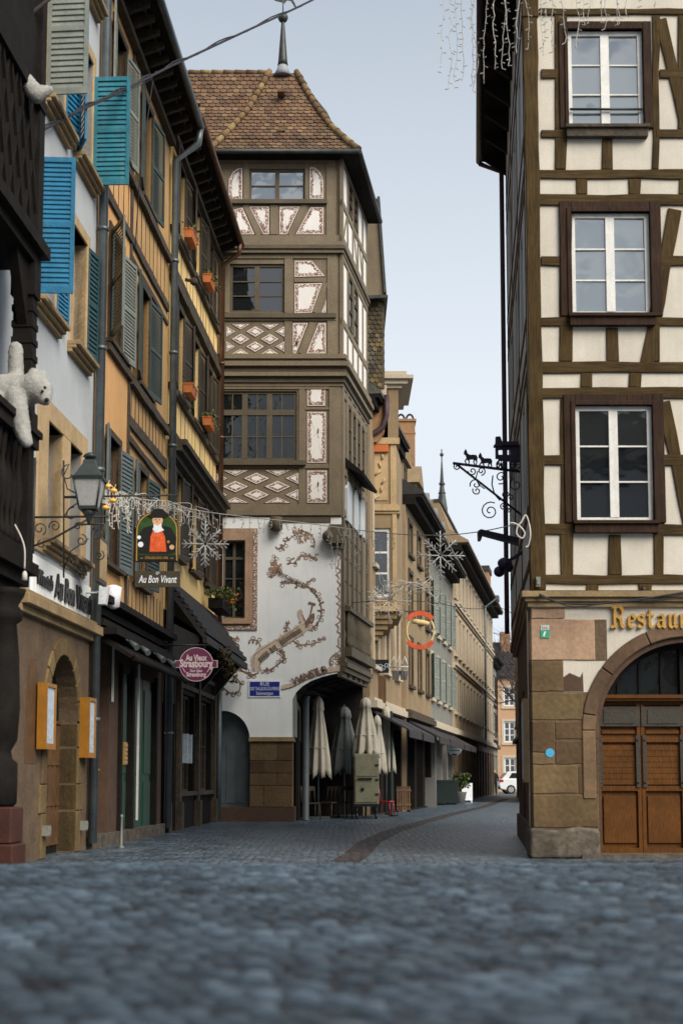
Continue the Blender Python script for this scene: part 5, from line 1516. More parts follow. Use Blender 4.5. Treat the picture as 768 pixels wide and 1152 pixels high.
# finial
b = MB()
b.lathe((A_.x, A_.y, A_.z), [(0.28, -0.20), (0.18, 0.0), (0.12, 0.18)], 14); b.build('finial_flashing', M['lead'], tw)
zb = at(318, 20, 39.1).z
b = MB(); b.lathe((A_.x, A_.y, 0), [(0.15, A_.z + 0.14), (0.13, A_.z + 0.3), (0.045, zb - 0.1), (0.03, zb)], 14); b.ball((A_.x, A_.y, zb), 0.15); b.tube([(A_.x, A_.y, zb), (A_.x, A_.y, zb + 0.75)], 0.018, 6)
fo = b.build('finial', M['verdigris'], tw)
b = MB(); VF = Fr(A_.x, 39.1, 1, 0); z = zb + 0.42
b.prism(VF, [(0.02, z), (0.12, z + 0.12), (0.22, z + 0.10), (0.34, z - 0.10), (0.40, z - 0.12), (0.34, z + 0.02), (0.24, z + 0.22), (0.1, z + 0.26), (0.02, z + 0.2)], -0.015, 0.015); b.prism(VF, [(-0.02, z + 0.05), (-0.22, z + 0.10), (-0.30, z + 0.16), (-0.22, z + 0.2), (-0.02, z + 0.14)], -0.015, 0.015)
b.build('weather_vane', M['verdigris'], fo)
# main block behind the tower: its wall left of the tower and the brown gable board to the right
b = MB(); b.wbox(-7.5, TL - 0.02, 37.35, 42.5, 0, e - 0.05); b.build('rear_wall', M['taupe'], tw)
b = MB()
p0, p1 = at(408, 236, 42.2), at(433, 333, 42.2)
GF = Fr(0, 42.2, 1, 0)
b.prism(GF, [GF.uv(407, 333), GF.uv(432.5, 333), GF.uv(427, 228), GF.uv(405, 200)], -4.5, 0)
b.build('gable_wall', M['taupe'], tw)
b = MB(); b.prism(GF, [GF.uv(424, 222), GF.uv(427, 222), GF.uv(434.5, 330), GF.uv(431.5, 330)], -4.6, 0.08); b.prism(GF, [GF.uv(407, 337), GF.uv(436, 335), GF.uv(436, 332), GF.uv(407, 333)], -4.6, 0.05); b.build('gable_board', M['verdigris'], tw)

# street name plate on the tower
s = MB(); a = TR(279.5, 765.5, 316, 784.5)
s.box(TF, a[0], a[1], 0.0, 0.02, a[2], a[3], 0); s.box(TF, a[0] + 0.035, a[1] - 0.035, 0.0, 0.024, a[2] + 0.035, a[3] - 0.035, 1)
cu, h = (a[0] + a[1]) / 2, a[3] - a[2]
text(s, TF, 'RUE', cu, a[3] - h * 0.22, 0.135, 0.024, 0.003, 0)
text(s, TF, 'DES TAILLEURS-DE-PIERRE', cu, a[3] - h * 0.50, 0.125, 0.024, 0.003, 0, fit=(a[1] - a[0]) * 0.90)
text(s, TF, 'Steinmetzgass', cu, a[3] - h * 0.77, 0.13, 0.024, 0.003, 0, fit=(a[1] - a[0]) * 0.52)
tag(s.build('street_sign', [M['sign_white'], M['sign_blue']]), 'blue enamel street name plate with white lettering under the mural', 'street sign')

# ================================================================ left row of houses
LF = Fr(-4.0, 22.5, 0.05, 1)
def bevel(o, w=0.008, seg=1):
    m = o.modifiers.new('bevel', 'BEVEL'); m.width = w; m.segments = seg; m.limit_method = 'ANGLE'; return o
def house_shell(parent, u0, u1, z1, holes, wall_mat, depth=7.0, z0=0.0, rd=0.16, name='wall'):
    b = MB()
    b.wall(LF, u0, u1, z0, z1, holes, 0, rd)
    b.poly([LF.w(u1, 0, z0), LF.w(u1, -depth, z0), LF.w(u1, -depth, z1), LF.w(u1, 0, z1)])
    b.poly([LF.w(u0, -depth, z0), LF.w(u0, 0, z0), LF.w(u0, 0, z1), LF.w(u0, -depth, z1)])
    b.poly([LF.w(u1, -depth, z0), LF.w(u0, -depth, z0), LF.w(u0, -depth, z1), LF.w(u1, -depth, z1)])
    return b.build(name, M[wall_mat], parent)
def eaves(parent, u0, u1, z, over, depth=7.0, rise=4.0, gut='zinc', rafters=14, drop=0.0):
    b = MB()
    b.box(LF, u0, u1, -0.1, over, z - 0.02, z + 0.05, 0)
    b.prism(Fr(*LF.w(u0, 0, 0).xy, LF.nx, LF.ny), [(over + 0.04, z + 0.05), (over + 0.04, z + 0.18), (-depth / 2, z + rise), (-depth, z + 0.1)], -(u1 - u0), 0.0, 1)
    b.build('roof', [M['dark'], M['tile_old']], parent)
    for i in range(rafters):
        b = MB(); u = u0 + 0.15 + (u1 - u0 - 0.3) * i / (rafters - 1)
        b.prism(Fr(*LF.w(u - 0.05, 0, 0).xy, LF.nx, LF.ny), [(0, z - 0.30), (over - 0.12, z - 0.13), (over - 0.12, z - 0.02), (0, z - 0.02)], -0.10, 0.0); b.build('rafter', M['grey_timber'], parent)
    b = MB()
    b.box(LF, u0, u1, -0.02, 0.14, z - 0.42, z - 0.30)
    b.box(LF, u0, u1, over * 0.55, over * 0.62, z - 0.06, z - 0.021)
    b.build('eaves_board', M['grey_timber'], parent)
    b = MB(); b.tube([LF.w(u0 - 0.02, over + 0.06, z + 0.03), LF.w(u1 + 0.02, over + 0.06, z + 0.0)], 0.075, 8)
    b.build('gutter', M[gut], parent)
def downpipe(parent, u, n, pts, r, mt):
    b = MB(); b.tube([LF.w(u + p[0], p[1], p[2]) for p in pts], r, 10)
    for z in range(2, 14, 2):
        if pts[-1][2] < z < pts[-2][2]: b.tube([LF.w(u, pts[-1][1], z), LF.w(u, pts[-1][1], z + 0.06)], r * 1.25, 10)
    b.build('rain_pipe', M[mt], parent)

# ---------------- white house with blue shutters
h1 = thing('white_house', tuple(LF.w(-2.2, -3.0, 0)), 'bluish white house with bright blue shutters above a sandstone tavern front', 'house')
up_ = [(-3.35, -2.35, 10.62, 12.6), (-1.5, -0.55, 10.62, 12.6), (-3.65, -2.65, 7.62, 9.5), (-1.62, -0.72, 7.62, 9.5), (-3.35, -2.35, 13.6, 15.4), (-1.5, -0.55, 13.6, 15.4)]
lo_ = [(-2.88, -2.02, 4.42, 6.12), (-1.60, -0.80, 4.42, 6.12)]
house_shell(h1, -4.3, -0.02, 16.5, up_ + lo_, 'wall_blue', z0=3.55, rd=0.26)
for w in up_: window(h1, LF, w[0], w[1], w[2], w[3], 2, 3, -0.18, fm='stone_tan', gm='glass')
for w in lo_: window(h1, LF, w[0], w[1], w[2], w[3], 2, 2, -0.2, fm='stone_tan', gm='glass_dim')
for (a, c, e, f) in up_:
    b = MB(); b.box(LF, a - 0.17, a, -0.24, 0.03, e - 0.02, f + 0.18); b.box(LF, c, c + 0.17, -0.24, 0.03, e - 0.02, f + 0.18); b.box(LF, a, c, -0.24, 0.028, f, f + 0.18)
    bevel(b.build('stone_surround', M['stone_tan'], h1))
a, c = -3.42, -0.50
b = MB()
b.box(LF, a, lo_[0][0], -0.25, 0.035, 4.2, 6.42); b.box(LF, lo_[0][1], lo_[1][0], -0.25, 0.035, 4.2, 6.12); b.box(LF, lo_[1][1], c, -0.25, 0.035, 4.2, 6.42)
b.box(LF, lo_[0][0], lo_[1][1], -0.25, 0.033, 6.12, 6.42)
bevel(b.build('stone_surround', M['stone_tan'], h1))
for (a, c, e, f) in up_ + lo_:
    b = MB()
    for k, (n, d0, d1) in enumerate(((0.20, 0.0, 0.07), (0.14, 0.07, 0.12), (0.08, 0.12, 0.18))): b.box(LF, a - 0.22, c + 0.22, -0.2, n, e - d1, e - d0)
    bevel(b.build('stone_sill', M['stone_tan_dk'], h1))
shutter(h1, LF, -3.42, 0.03, 10.66, 12.6, 0.58, R(92), 'sh_grey', 20)
shutter(h1, LF, -2.30, 0.03, 10.66, 12.6, 0.52, R(12), 'sh_blue', 20)
shutter(h1, LF, -1.55, 0.03, 10.66, 12.6, 0.52, R(155), 'sh_blue', 20)
shutter(h1, LF, -0.50, 0.03, 10.60, 12.42, 0.58, R(90), 'sh_teal', 20)
shutter(h1, LF, -3.80, 0.03, 7.66, 9.58, 0.52, R(84), 'sh_blue', 25)
shutter(h1, LF, -2.6, 0.03, 7.66, 9.42, 0.50, R(8), 'sh_blue', 25)
shutter(h1, LF, -0.68, 0.03, 7.72, 9.50, 0.48, R(9), 'sh_dkteal', 20)
b = MB()
for a, c in ((-2.86, -2.55), (-1.58, -1.30)): b.box(LF, a, c, -0.16, -0.12, 4.44, 5.2)
b.build('inner_shutter', M['teal_door'], h1)
# tavern front
b = MB()
ax0, ax1, az = -2.62, -0.82, 1.95
ac, ar = (ax0 + ax1) / 2, (ax1 - ax0) / 2
ah = 0.95
ar2 = [(ac + ar * math.cos(a), az + ah * math.sin(a)) for a in [math.pi * i / 16 for i in range(17)]]
b.prism(LF, [(ax1, 0), (-0.02, 0), (-0.02, 3.55), (ac, 3.55), (ac, az + ah)] + ar2[7::-1], -0.5, 0.02)
b.prism(LF, [(-4.3, 0), (ax0, 0), (ax0, az)] + ar2[15:8:-1] + [(ac, az + ah), (ac, 3.55), (-4.3, 3.55)], -0.5, 0.02)
b.build('ground_floor_wall', M['tavern_stone'], h1)
s = MB()
for i in range(10):
    a0, a1 = math.pi * i / 10 + 0.012, math.pi * (i + 1) / 10 - 0.012
    o1, o2 = (ar + 0.26, ah + 0.26), (ar, ah)
    s.prism(LF, [(ac + o1[0] * math.cos(a), az + o1[1] * math.sin(a)) for a in (a0, (a0 + a1) / 2, a1)] + [(ac + o2[0] * math.cos(a), az + o2[1] * math.sin(a)) for a in (a1, (a0 + a1) / 2, a0)], -0.4, 0.05)
for side in (ax0 - 0.26, ax1):
    z = 0
    for i in range(4):
        zz = z + (0.62, 0.40, 0.55, 0.37)[i]; e = 0.10 if i % 2 else 0.0
        s.box(LF, side - (e if side < ac else 0), side + 0.26 + (e if side > ac else 0), -0.4, 0.05, z + 0.004, min(az, zz) - 0.004); z = zz
bevel(s.build('arch_stones', mat_island('yellow_sandstone', [(0.12, 0.082, 0.036), (0.15, 0.105, 0.046), (0.10, 0.064, 0.03)], 0.9, 0.4, 14, 0.2), h1), 0.012)  # block tones lowered to paint in the tavern front's shade
s = MB(); s.prism(LF, [(ax0, 0), (ax1, 0)] + ar2, -0.32, -0.26)
d1 = s.build('tavern_door', M['dark'], h1)
s = MB()
for i in range(7): s.box(LF, ax0 + 0.12 + i * 0.26, ax0 + 0.30 + i * 0.26, -0.27, -0.235, 0.12, 1.9)
for z in (0.7, 1.3, 1.92): s.box(LF, ax0, ax1, -0.26, -0.225, z, z + 0.05)
s.build('door_plank', M['wood_mid'], d1)
b = MB()
b.prism(LF, [(-3.72 + 0.3 + 0.3 * math.cos(a), 2.3 + 0.42 * math.sin(a)) for a in [math.pi * i / 10 for i in range(11)]] + [(-3.72, 1.3), (-3.12, 1.3)], 0.0, 0.024)
b.build('blind_arch', M['wood_mid'], h1)
b = MB()
b.box(LF, -4.3, 0.06, -0.2, 0.10, 3.26, 3.36); b.box(LF, -4.3, 0.10, -0.2, 0.20, 3.36, 3.50); b.box(LF, -4.3, 0.08, -0.2, 0.15, 3.50, 3.56)
bevel(b.build('cornice', M['stone_tan_dk'], h1))
b = MB(); b.box(LF, -3.55, -0.10, 0.0, 0.03, 3.57, 4.12); b.build('fascia', M['wall_white'], h1)
s = MB()
text(s, LF, 'Winstub', -2.98, 3.83, 0.30, 0.032, 0.03, 0, bold=0.006, shear=0.1, fit=0.85); text(s, LF, 'Au Bon Vivant', -1.30, 3.83, 0.50, 0.032, 0.03, 0, bold=0.008, shear=0.15, fit=2.25)
s.build('fascia_lettering', M['sign_black'], h1)
eaves(h1, -4.3, -0.02, 16.5, 0.6)
downpipe(h1, -0.08, 0, [(0, 0.55, 16.5), (0, 0.12, 15.9), (0, 0.12, 0.1)], 0.075, 'zinc')

# ---------------- orange ochre house
h2 = thing('ochre_house', tuple(LF.w(3.3, -3.0, 0)), 'orange ochre timbered house with grey shutters above a dark shop front with green panels', 'house')
A_w, B_w = (1.00, 2.0), (3.62, 4.58)
rows = [(12.22, 14.2), (8.55, 10.45), (4.75, 6.9)]
ho = [(a, c, e, f) for (e, f) in rows for (a, c) in (A_w, B_w)]
house_shell(h2, 0.02, 2.70, 14.95, [h for h in ho if h[1] < 2.7], 'ochre', z0=3.9)
house_shell(h2, 2.70, 6.64, 14.95, [h for h in ho if h[0] > 2.7], 'ochre2', z0=3.9, name='timbered_wall')
for (a, c, e, f) in ho:
    o_ = window(h2, LF, a, c, e, f, 2, 3, -0.1, fm='grey_timber', gm='glass_dim'); b = MB()
    b.box(LF, a - 0.12, a, -0.15, 0.035, e - 0.05, f + 0.12); b.box(LF, c, c + 0.12, -0.15, 0.035, e - 0.05, f + 0.12); b.box(LF, a, c, -0.15, 0.033, f, f + 0.12); b.box(LF, a - 0.2, c + 0.2, -0.12, 0.12, e - 0.12, e - 0.05); b.build('surround', M['grey_timber'], o_)
b = MB()
be = lambda a, c, w, n=0.035, m=0: b.beam(LF, a, c, w, -0.05, n, m, 0.015)
be((0.05, 10.95), (6.6, 10.95), 0.17, 0.05); be((2.7, 7.55), (6.6, 7.60), 0.20, 0.05); be((0.05, 12.0), (6.6, 12.0), 0.15, 0.10)
be((2.7, 8.30), (6.6, 8.30), 0.16, 0.10); be((2.7, 7.22), (6.6, 7.15), 0.12, 0.06); be((0.8, 8.35), (2.7, 8.35), 0.14, 0.08); be((2.7, 10.62), (6.6, 10.62), 0.10)
be((2.72, 4.0), (2.72, 14.9), 0.16, 0.03)
u = 0.35
while u < 6.5:
    be((u, 11.03), (u + random.uniform(-.03, .03), 11.95), 0.035, 0.008); u += 0.42
u = 3.0
while u < 6.5:
    be((u, 7.65), (u + random.uniform(-.03, .03), 8.25), 0.035, 0.008); be((u, 4.0), (u, 4.7), 0.035, 0.008); u += 0.36
be((0.3, 11.0), (1.0, 11.9), 0.10, 0.02)
b.build('timber_frame', M['grey_timber'], h2)
for (e, f), ms_ in zip(rows, (('sh_grey', 'sh_grey', 'sh_green', 'sh_green'), ('sh_slate', 'sh_grey', 'sh_green', 'sh_green'), ('sh_slate', 'sh_slate', 'sh_slate', 'sh_green'))):
    shutter(h2, LF, A_w[0] - 0.02, 0.04, e, f, 0.70, R(153 if e == 8.55 else 170), ms_[0], 26)
    shutter(h2, LF, A_w[1] + 0.02, 0.04, e - 0.05, f - 0.05, 0.66, R(9), ms_[1], 26)
    shutter(h2, LF, B_w[0] - 0.02, 0.04, e, f, 0.70, R(172), ms_[2], 26)
    shutter(h2, LF, B_w[1] + 0.02, 0.04, e, f, 0.80, R(7), ms_[3], 26)
eaves(h2, 0.02, 6.64, 14.95, 0.62)
downpipe(h2, 6.72, 0, [(-0.1, 0.66, 14.9), (-0.05, 0.62, 14.6), (0, 0.13, 14.25), (0, 0.13, 0.1)], 0.075, 'zinc')
# shop front
b = MB()
b.wall(LF, 0.02, 6.64, 0, 3.9, [(0.62, 1.55, 0.1, 3.0), (2.35, 5.75, 0.05, 3.0)], 0.0, 0.5)
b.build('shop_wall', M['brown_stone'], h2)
b = MB()
b.box(LF, 0.62, 1.55, -0.32, -0.26, 0.1, 2.4); b.box(LF, 0.66, 1.05, -0.26, -0.23, 0.2, 1.1); b.box(LF, 1.1, 1.5, -0.26, -0.23, 0.2, 1.1); b.box(LF, 0.66, 1.05, -0.26, -0.23, 1.25, 2.3); b.box(LF, 1.1, 1.5, -0.26, -0.23, 1.25, 2.3)
d = b.build('brown_door', M['wood_mid'], h2)
b = MB(); b.tube([LF.w(1.42, -0.22, 1.25), LF.w(1.42, -0.12, 1.25), LF.w(1.30, -0.12, 1.25)], 0.018, 6); b.build('handle', M['gold'], d)
b = MB()
for a, c in ((2.40, 3.30), (3.85, 4.75), (4.80, 5.70)): b.box(LF, a, c, -0.3, -0.05, 0.05, 3.0); b.box(LF, a + 0.1, c - 0.1, -0.05, -0.03, 1.2, 2.8); b.box(LF, a + 0.1, c - 0.1, -0.05, -0.03, 0.2, 1.05)
b.box(LF, 2.36, 5.74, -0.49, -0.31, 0.05, 3.0)
b.build('green_panel', M['green_wall'], h2)
for u in (2.30, 3.36, 5.72):
    b = MB(); b.box(LF, u, u + 0.16, -0.1, 0.06, 0, 3.1); b.build('shop_pilaster', M['dark'], h2)
for q_ in ((3.66, 3.74, 0.07, 0.10, 0.35, 3.2), (1.62, 1.68, 0.02, 0.05, 2.4, 3.5), (0.30, 0.36, 0.02, 0.05, 2.3, 3.4)): b = MB(); b.box(LF, *q_); b.build('white_strip', M['white_paint'], h2)
b = MB(); b.box(LF, 2.9, 3.15, -0.03, 0.0, 1.35, 1.75, 0)
for k in range(5): b.box(LF, 2.92, 3.13, 0.0, 0.012, 1.37 + k * 0.075, 1.42 + k * 0.075, 1)
b.build('brass_plate', [M['gold'], M['stone_tan']], h2)
b = MB()
for i, (n, z) in enumerate(((0.12, 3.75), (0.30, 3.92), (0.20, 3.55), (0.42, 3.40))): b.box(LF, 0.1, 6.6, -0.05, n, z, z + 0.11)
b.prism(Fr(*LF.w(0.2, 0, 0).xy, LF.nx, LF.ny), [(0, 3.4), (0.62, 3.02), (0.66, 3.06), (0, 3.52)], -6.2, 0)
b.tube([LF.w(0.4, 0.62, 3.05), LF.w(5.9, 0.62, 3.05)], 0.055, 8)
b.build('shop_fascia', M['dark'], h2)
for u in (0.9, 1.9, 3.4, 4.6):
    b = MB(); p = LF.w(u, 0.46, 3.35); q_ = LF.w(u - 0.16, 0.62, 3.24)
    b.tube([LF.w(u, 0.1, 3.6), p], 0.015, 5); b.tube([p, q_], [0.04, 0.055], 10)
    b.build('spotlight', M['grey_post'], h2)
b = MB(); b.box(LF, 0.14, 0.44, 0, 0.07, 1.45, 1.88, 0); b.box(LF, 0.20, 0.38, 0.07, 0.08, 1.62, 1.80, 1); b.ball(LF.w(0.29, 0.075, 1.53), 0.035, 1)
b.build('intercom', [M['steel'], M['sign_black']], h2)
b = MB(); b.lathe(LF.w(0.55, 0.25, 4.05), [(0.03, -0.2), (0.11, -0.16), (0.14, 0.16), (0.05, 0.2)], 12); b.build('wall_lamp', M['sign_white'], h2)
b = MB(); b.box(LF, 0.0, 6.6, -0.2, 0.10, 0, 0.20); b.build('plinth', M['stone_rough'], h2)

# ---------------- pale yellow house
h3 = thing('yellow_house', tuple(LF.w(10.4, -3.0, 0)), 'pale yellow timbered house with dark brown shutters and a low dark tiled shop canopy', 'house')
cols3 = [(7.75, 8.68), (10.05, 10.98), (12.35, 13.2)]
rows3 = [(12.98, 14.75), (9.5, 11.45), (5.95, 7.75)]
ho = [(a, c, e, f) for (e, f) in rows3 for (a, c) in cols3]
house_shell(h3, 6.80, 14.2, 15.25, ho, 'yellow', z0=4.6)
for (a, c, e, f) in ho:
    o_ = window(h3, LF, a, c, e, f, 2, 3, -0.1, fm='grey_timber', gm='glass_dim'); b = MB()
    b.box(LF, a - 0.11, a, -0.15, 0.035, e - 0.05, f + 0.12); b.box(LF, c, c + 0.11, -0.15, 0.035, e - 0.05, f + 0.12); b.box(LF, a, c, -0.15, 0.033, f, f + 0.12); b.box(LF, a - 0.2, c + 0.2, -0.12, 0.13, e - 0.13, e - 0.05); b.build('surround', M['grey_timber'], o_)
b = MB()
be((6.85, 12.0), (14.15, 12.0), 0.24, 0.07); be((6.85, 11.75), (14.15, 11.75), 0.18, 0.13); be((6.85, 12.85), (14.15, 12.85), 0.12, 0.10)
be((6.85, 9.38), (14.15, 9.38), 0.13, 0.10); be((6.85, 8.45), (14.15, 8.45), 0.18, 0.06)
be((6.85, 14.9), (14.15, 14.9), 0.2, 0.05)
for z0, z1 in ((12.12, 12.8), (8.55, 9.32)):
    u = 7.1
    while u < 14.1:
        be((u, z0), (u + random.uniform(-.03, .03), z1), 0.035, 0.006); u += random.choice((0.45, 0.6, 0.8))
b.box(LF, 6.9, 14.2, -0.05, 0.40, 8.10, 8.22); b.box(LF, 6.9, 14.2, -0.05, 0.30, 7.98, 8.10); b.box(LF, 6.9, 14.2, -0.05, 0.16, 7.86, 7.98)
b.build('timber_frame', M['grey_timber'], h3)
for (e, f) in rows3:
    for (a, c) in cols3:
        shutter(h3, LF, a - 0.02, 0.04, e, f, 0.74, R(random.uniform(170, 176)), 'sh_brown', 24)
        shutter(h3, LF, c + 0.02, 0.04, e, f, 0.74, R(random.uniform(4, 9)), 'sh_brown', 24)
eaves(h3, 6.80, 14.2, 15.25, 0.58, gut='copper')
downpipe(h3, 14.22, 0, [(-0.3, 0.62, 15.2), (-0.25, 0.60, 14.95), (0, 0.13, 14.7), (0, 0.13, 3.6)], 0.065, 'copper')
downpipe(h3, 14.22, 0, [(0, 0.13, 3.6), (0, 0.13, 2), (0, 0.13, 0.05)], 0.08, 'zinc')
b = MB(); b.ball(LF.w(8.6, 0.25, 12.25), 0.09); b.tube([LF.w(8.6, 0.05, 12.3), LF.w(8.6, 0.3, 12.25)], 0.04, 6); b.build('beam_head', M['grey_timber'], h3)
# dark shop front with canopy
b = MB()
b.wall(LF, 6.8, 14.2, 0, 4.6, [(7.2, 8.2, 0.1, 2.7), (8.9, 10.9, 0.8, 3.0), (11.6, 13.7, 0.8, 3.0)], 0, 0.25)
b.build('shop_wall', M['dark'], h3)
for w in ((8.9, 10.9, 0.8, 3.0), (11.6, 13.7, 0.8, 3.0)): window(h3, LF, *w, 3, 2, -0.12, fm='grey_timber', gm='glass_dim')
b = MB(); b.box(LF, 7.2, 8.2, -0.25, -0.18, 0.1, 2.7); b.box(LF, 7.3, 7.68, -0.18, -0.15, 0.25, 2.5); b.box(LF, 7.74, 8.1, -0.18, -0.15, 0.25, 2.5); b.build('shop_door', M['wood_mid'], h3)
for u in (6.9, 8.45, 11.1, 13.85):
    b = MB(); b.box(LF, u, u + 0.22, 0, 0.10, 0.0, 3.6); b.box(LF, u - 0.04, u + 0.26, 0, 0.15, 0.0, 0.6); b.build('shop_pilaster', M['grey_timber'], h3)
b = MB()
for z in (0.72, 3.1, 3.45): b.box(LF, 8.67, 14.1, 0, 0.08, z, z + 0.1)
b.build('shop_rail', M['grey_timber'], h3)
CNF = lambda u: Fr(*LF.w(u, 0, 0).xy, LF.nx, LF.ny)
b = MB()
b.prism(CNF(6.9), [(0, 5.05), (0.80, 3.98), (0.85, 4.05), (0, 5.2)], -7.2, 0)
for k in range(9):
    t = k / 9; b.box(LF, 6.9, 14.1, 0.0 + 0.83 * t, 0.12 + 0.83 * t, 5.2 - 1.15 * t - 0.06, 5.2 - 1.15 * t + 0.03)
b.box(LF, 6.85, 14.15, 0.79, 0.88, 3.90, 4.05)
for u in (7.0, 9.2, 11.5, 13.9): b.prism(CNF(u), [(0, 3.2), (0.08, 3.2), (0.70, 3.95), (0.70, 4.05), (0, 4.4)], -0.10, 0)
b.build('canopy', [M['slate']], h3)
for u in (9.3, 9.9): b = MB(); b.box(LF, u, u + 0.12, 0.0, 0.11, 1.45, 2.1); b.build('price_list', M['paper'], h3)

# ---------------- dark carved timber oriel at the near end
h0 = thing('timber_oriel_house', tuple(LF.w(-8.0, -2.5, 0)), 'near house with a black carved timber oriel and gallery standing on a bottle shaped pillar', 'house')
b = MB(); b.wall(LF, -14, -4.32, 0, 16, [(-7.2, -5.6, 5.4, 7.3), (-7.2, -5.6, 8.3, 10.2), (-7.0, -5.2, 0.05, 2.6)], 0, 0.2); b.poly([LF.w(-14, 0, 0), LF.w(-14, 0, 16), LF.w(-14, -6, 16), LF.w(-14, -6, 0)])
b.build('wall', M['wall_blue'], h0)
for w in ((-7.2, -5.6, 5.4, 7.3), (-7.2, -5.6, 8.3, 10.2)): window(h0, LF, *w, 2, 3, -0.1, fm='stone_tan', gm='glass_dim')
b = MB(); b.box(LF, -7.0, -5.2, -0.22, -0.15, 0.05, 2.6); b.build('door', M['wood_mid'], h0)
OU0, OU1, ON = -10.5, -5.35, 0.50
CF2 = lambda u: Fr(*LF.w(u, 0, 0).xy, LF.nx, LF.ny)
b = MB()
# floor of the gallery with mouldings, rail, cornice, upper parapet
for (z0, z1, n, e) in ((3.30, 3.42, 0.36, 0.0), (3.42, 3.56, 0.46, 0.06), (3.56, 3.70, 0.56, 0.12), (3.70, 3.86, 0.50, 0.06), (5.12, 5.26, 0.54, 0.08), (5.26, 5.34, 0.58, 0.10), (7.42, 7.55, 0.52, 0.05), (7.55, 7.70, 0.62, 0.12), (7.70, 7.80, 0.56, 0.08)):
    b.box(LF, OU0, OU1 + e, 0, n, z0, z1)
b.build('gallery_beam', M['dark'], h0)
b = MB()
prof = [(0.05, 3.86), (0.07, 3.95), (0.035, 4.05), (0.03, 4.2), (0.075, 4.45), (0.06, 4.6), (0.03, 4.8), (0.05, 4.95), (0.06, 5.12)]
u = OU0 + 0.1
while u < OU1 - 0.25:
    b = MB(); c = LF.w(u, ON - 0.08, 0); b.lathe((c.x, c.y, 0), prof, 8); b.build('baluster', M['dark'], h0); u += 0.21
for n in (0.1, 0.28): b = MB(); c = LF.w(OU1 - 0.06, n, 0); b.lathe((c.x, c.y, 0), prof, 8); b.build('baluster', M['dark'], h0)
for u in (OU1 - 0.22, OU1 - 2.2, OU1 - 4.2):
    b = MB()
    b.box(LF, u, u + 0.22, ON - 0.24, ON, 3.86, 7.42); b.box(LF, u - 0.03, u + 0.25, ON - 0.27, ON + 0.03, 5.34, 5.55); b.box(LF, u - 0.03, u + 0.25, ON - 0.27, ON + 0.03, 7.0, 7.42)
    for k in range(6): b.box(LF, u - 0.015, u + 0.235, ON - 0.255, ON + 0.015, 5.8 + k * 0.2, 5.88 + k * 0.2)
    b.prism(LF, [(u, 6.6), (u - 0.55, 7.42), (u, 7.42)], ON - 0.18, ON - 0.06)
    b.build('gallery_post', M['dark'], h0)
b = MB()
b.box(LF, OU0, OU1 - 0.04, 0.0, ON - 0.02, 7.8, 11.2)
for k in range(14): b.beam(LF, (OU1 - 0.1 - k * 0.34, 7.85), (OU1 - 0.7 - k * 0.34, 9.4), 0.05, ON - 0.03, ON + 0.02); b.beam(LF, (OU1 - 0.7 - k * 0.34, 7.85), (OU1 - 0.1 - k * 0.34, 9.4), 0.05, ON - 0.03, ON + 0.014)
b.box(LF, OU0, OU1, 0, ON + 0.06, 9.4, 9.55); b.box(LF, OU1 - 0.2, OU1 + 0.02, 0, ON + 0.04, 7.8, 11.2)
b.build('upper_oriel', M['dark'], h0)
b = MB(); c = LF.w(-5.95, 0.32, 0)
b.lathe((c.x, c.y, 0), [(0.19, 0.78), (0.23, 0.82), (0.23, 1.28), (0.17, 1.33), (0.15, 1.42), (0.22, 1.55), (0.24, 1.9), (0.22, 2.5), (0.18, 2.9), (0.24, 2.95), (0.25, 3.05), (0.19, 3.12), (0.26, 3.24), (0.28, 3.31)], 20)
b.build('pillar', M['dark'], h0)
b = MB(); b.box(LF, -6.23, -5.67, 0.04, 0.60, 0, 0.36); b.box(LF, -6.2, -5.7, 0.07, 0.57, 0.36, 0.78); bevel(b.build('pillar_pedestal', M['oxblood'], h0), 0.02)

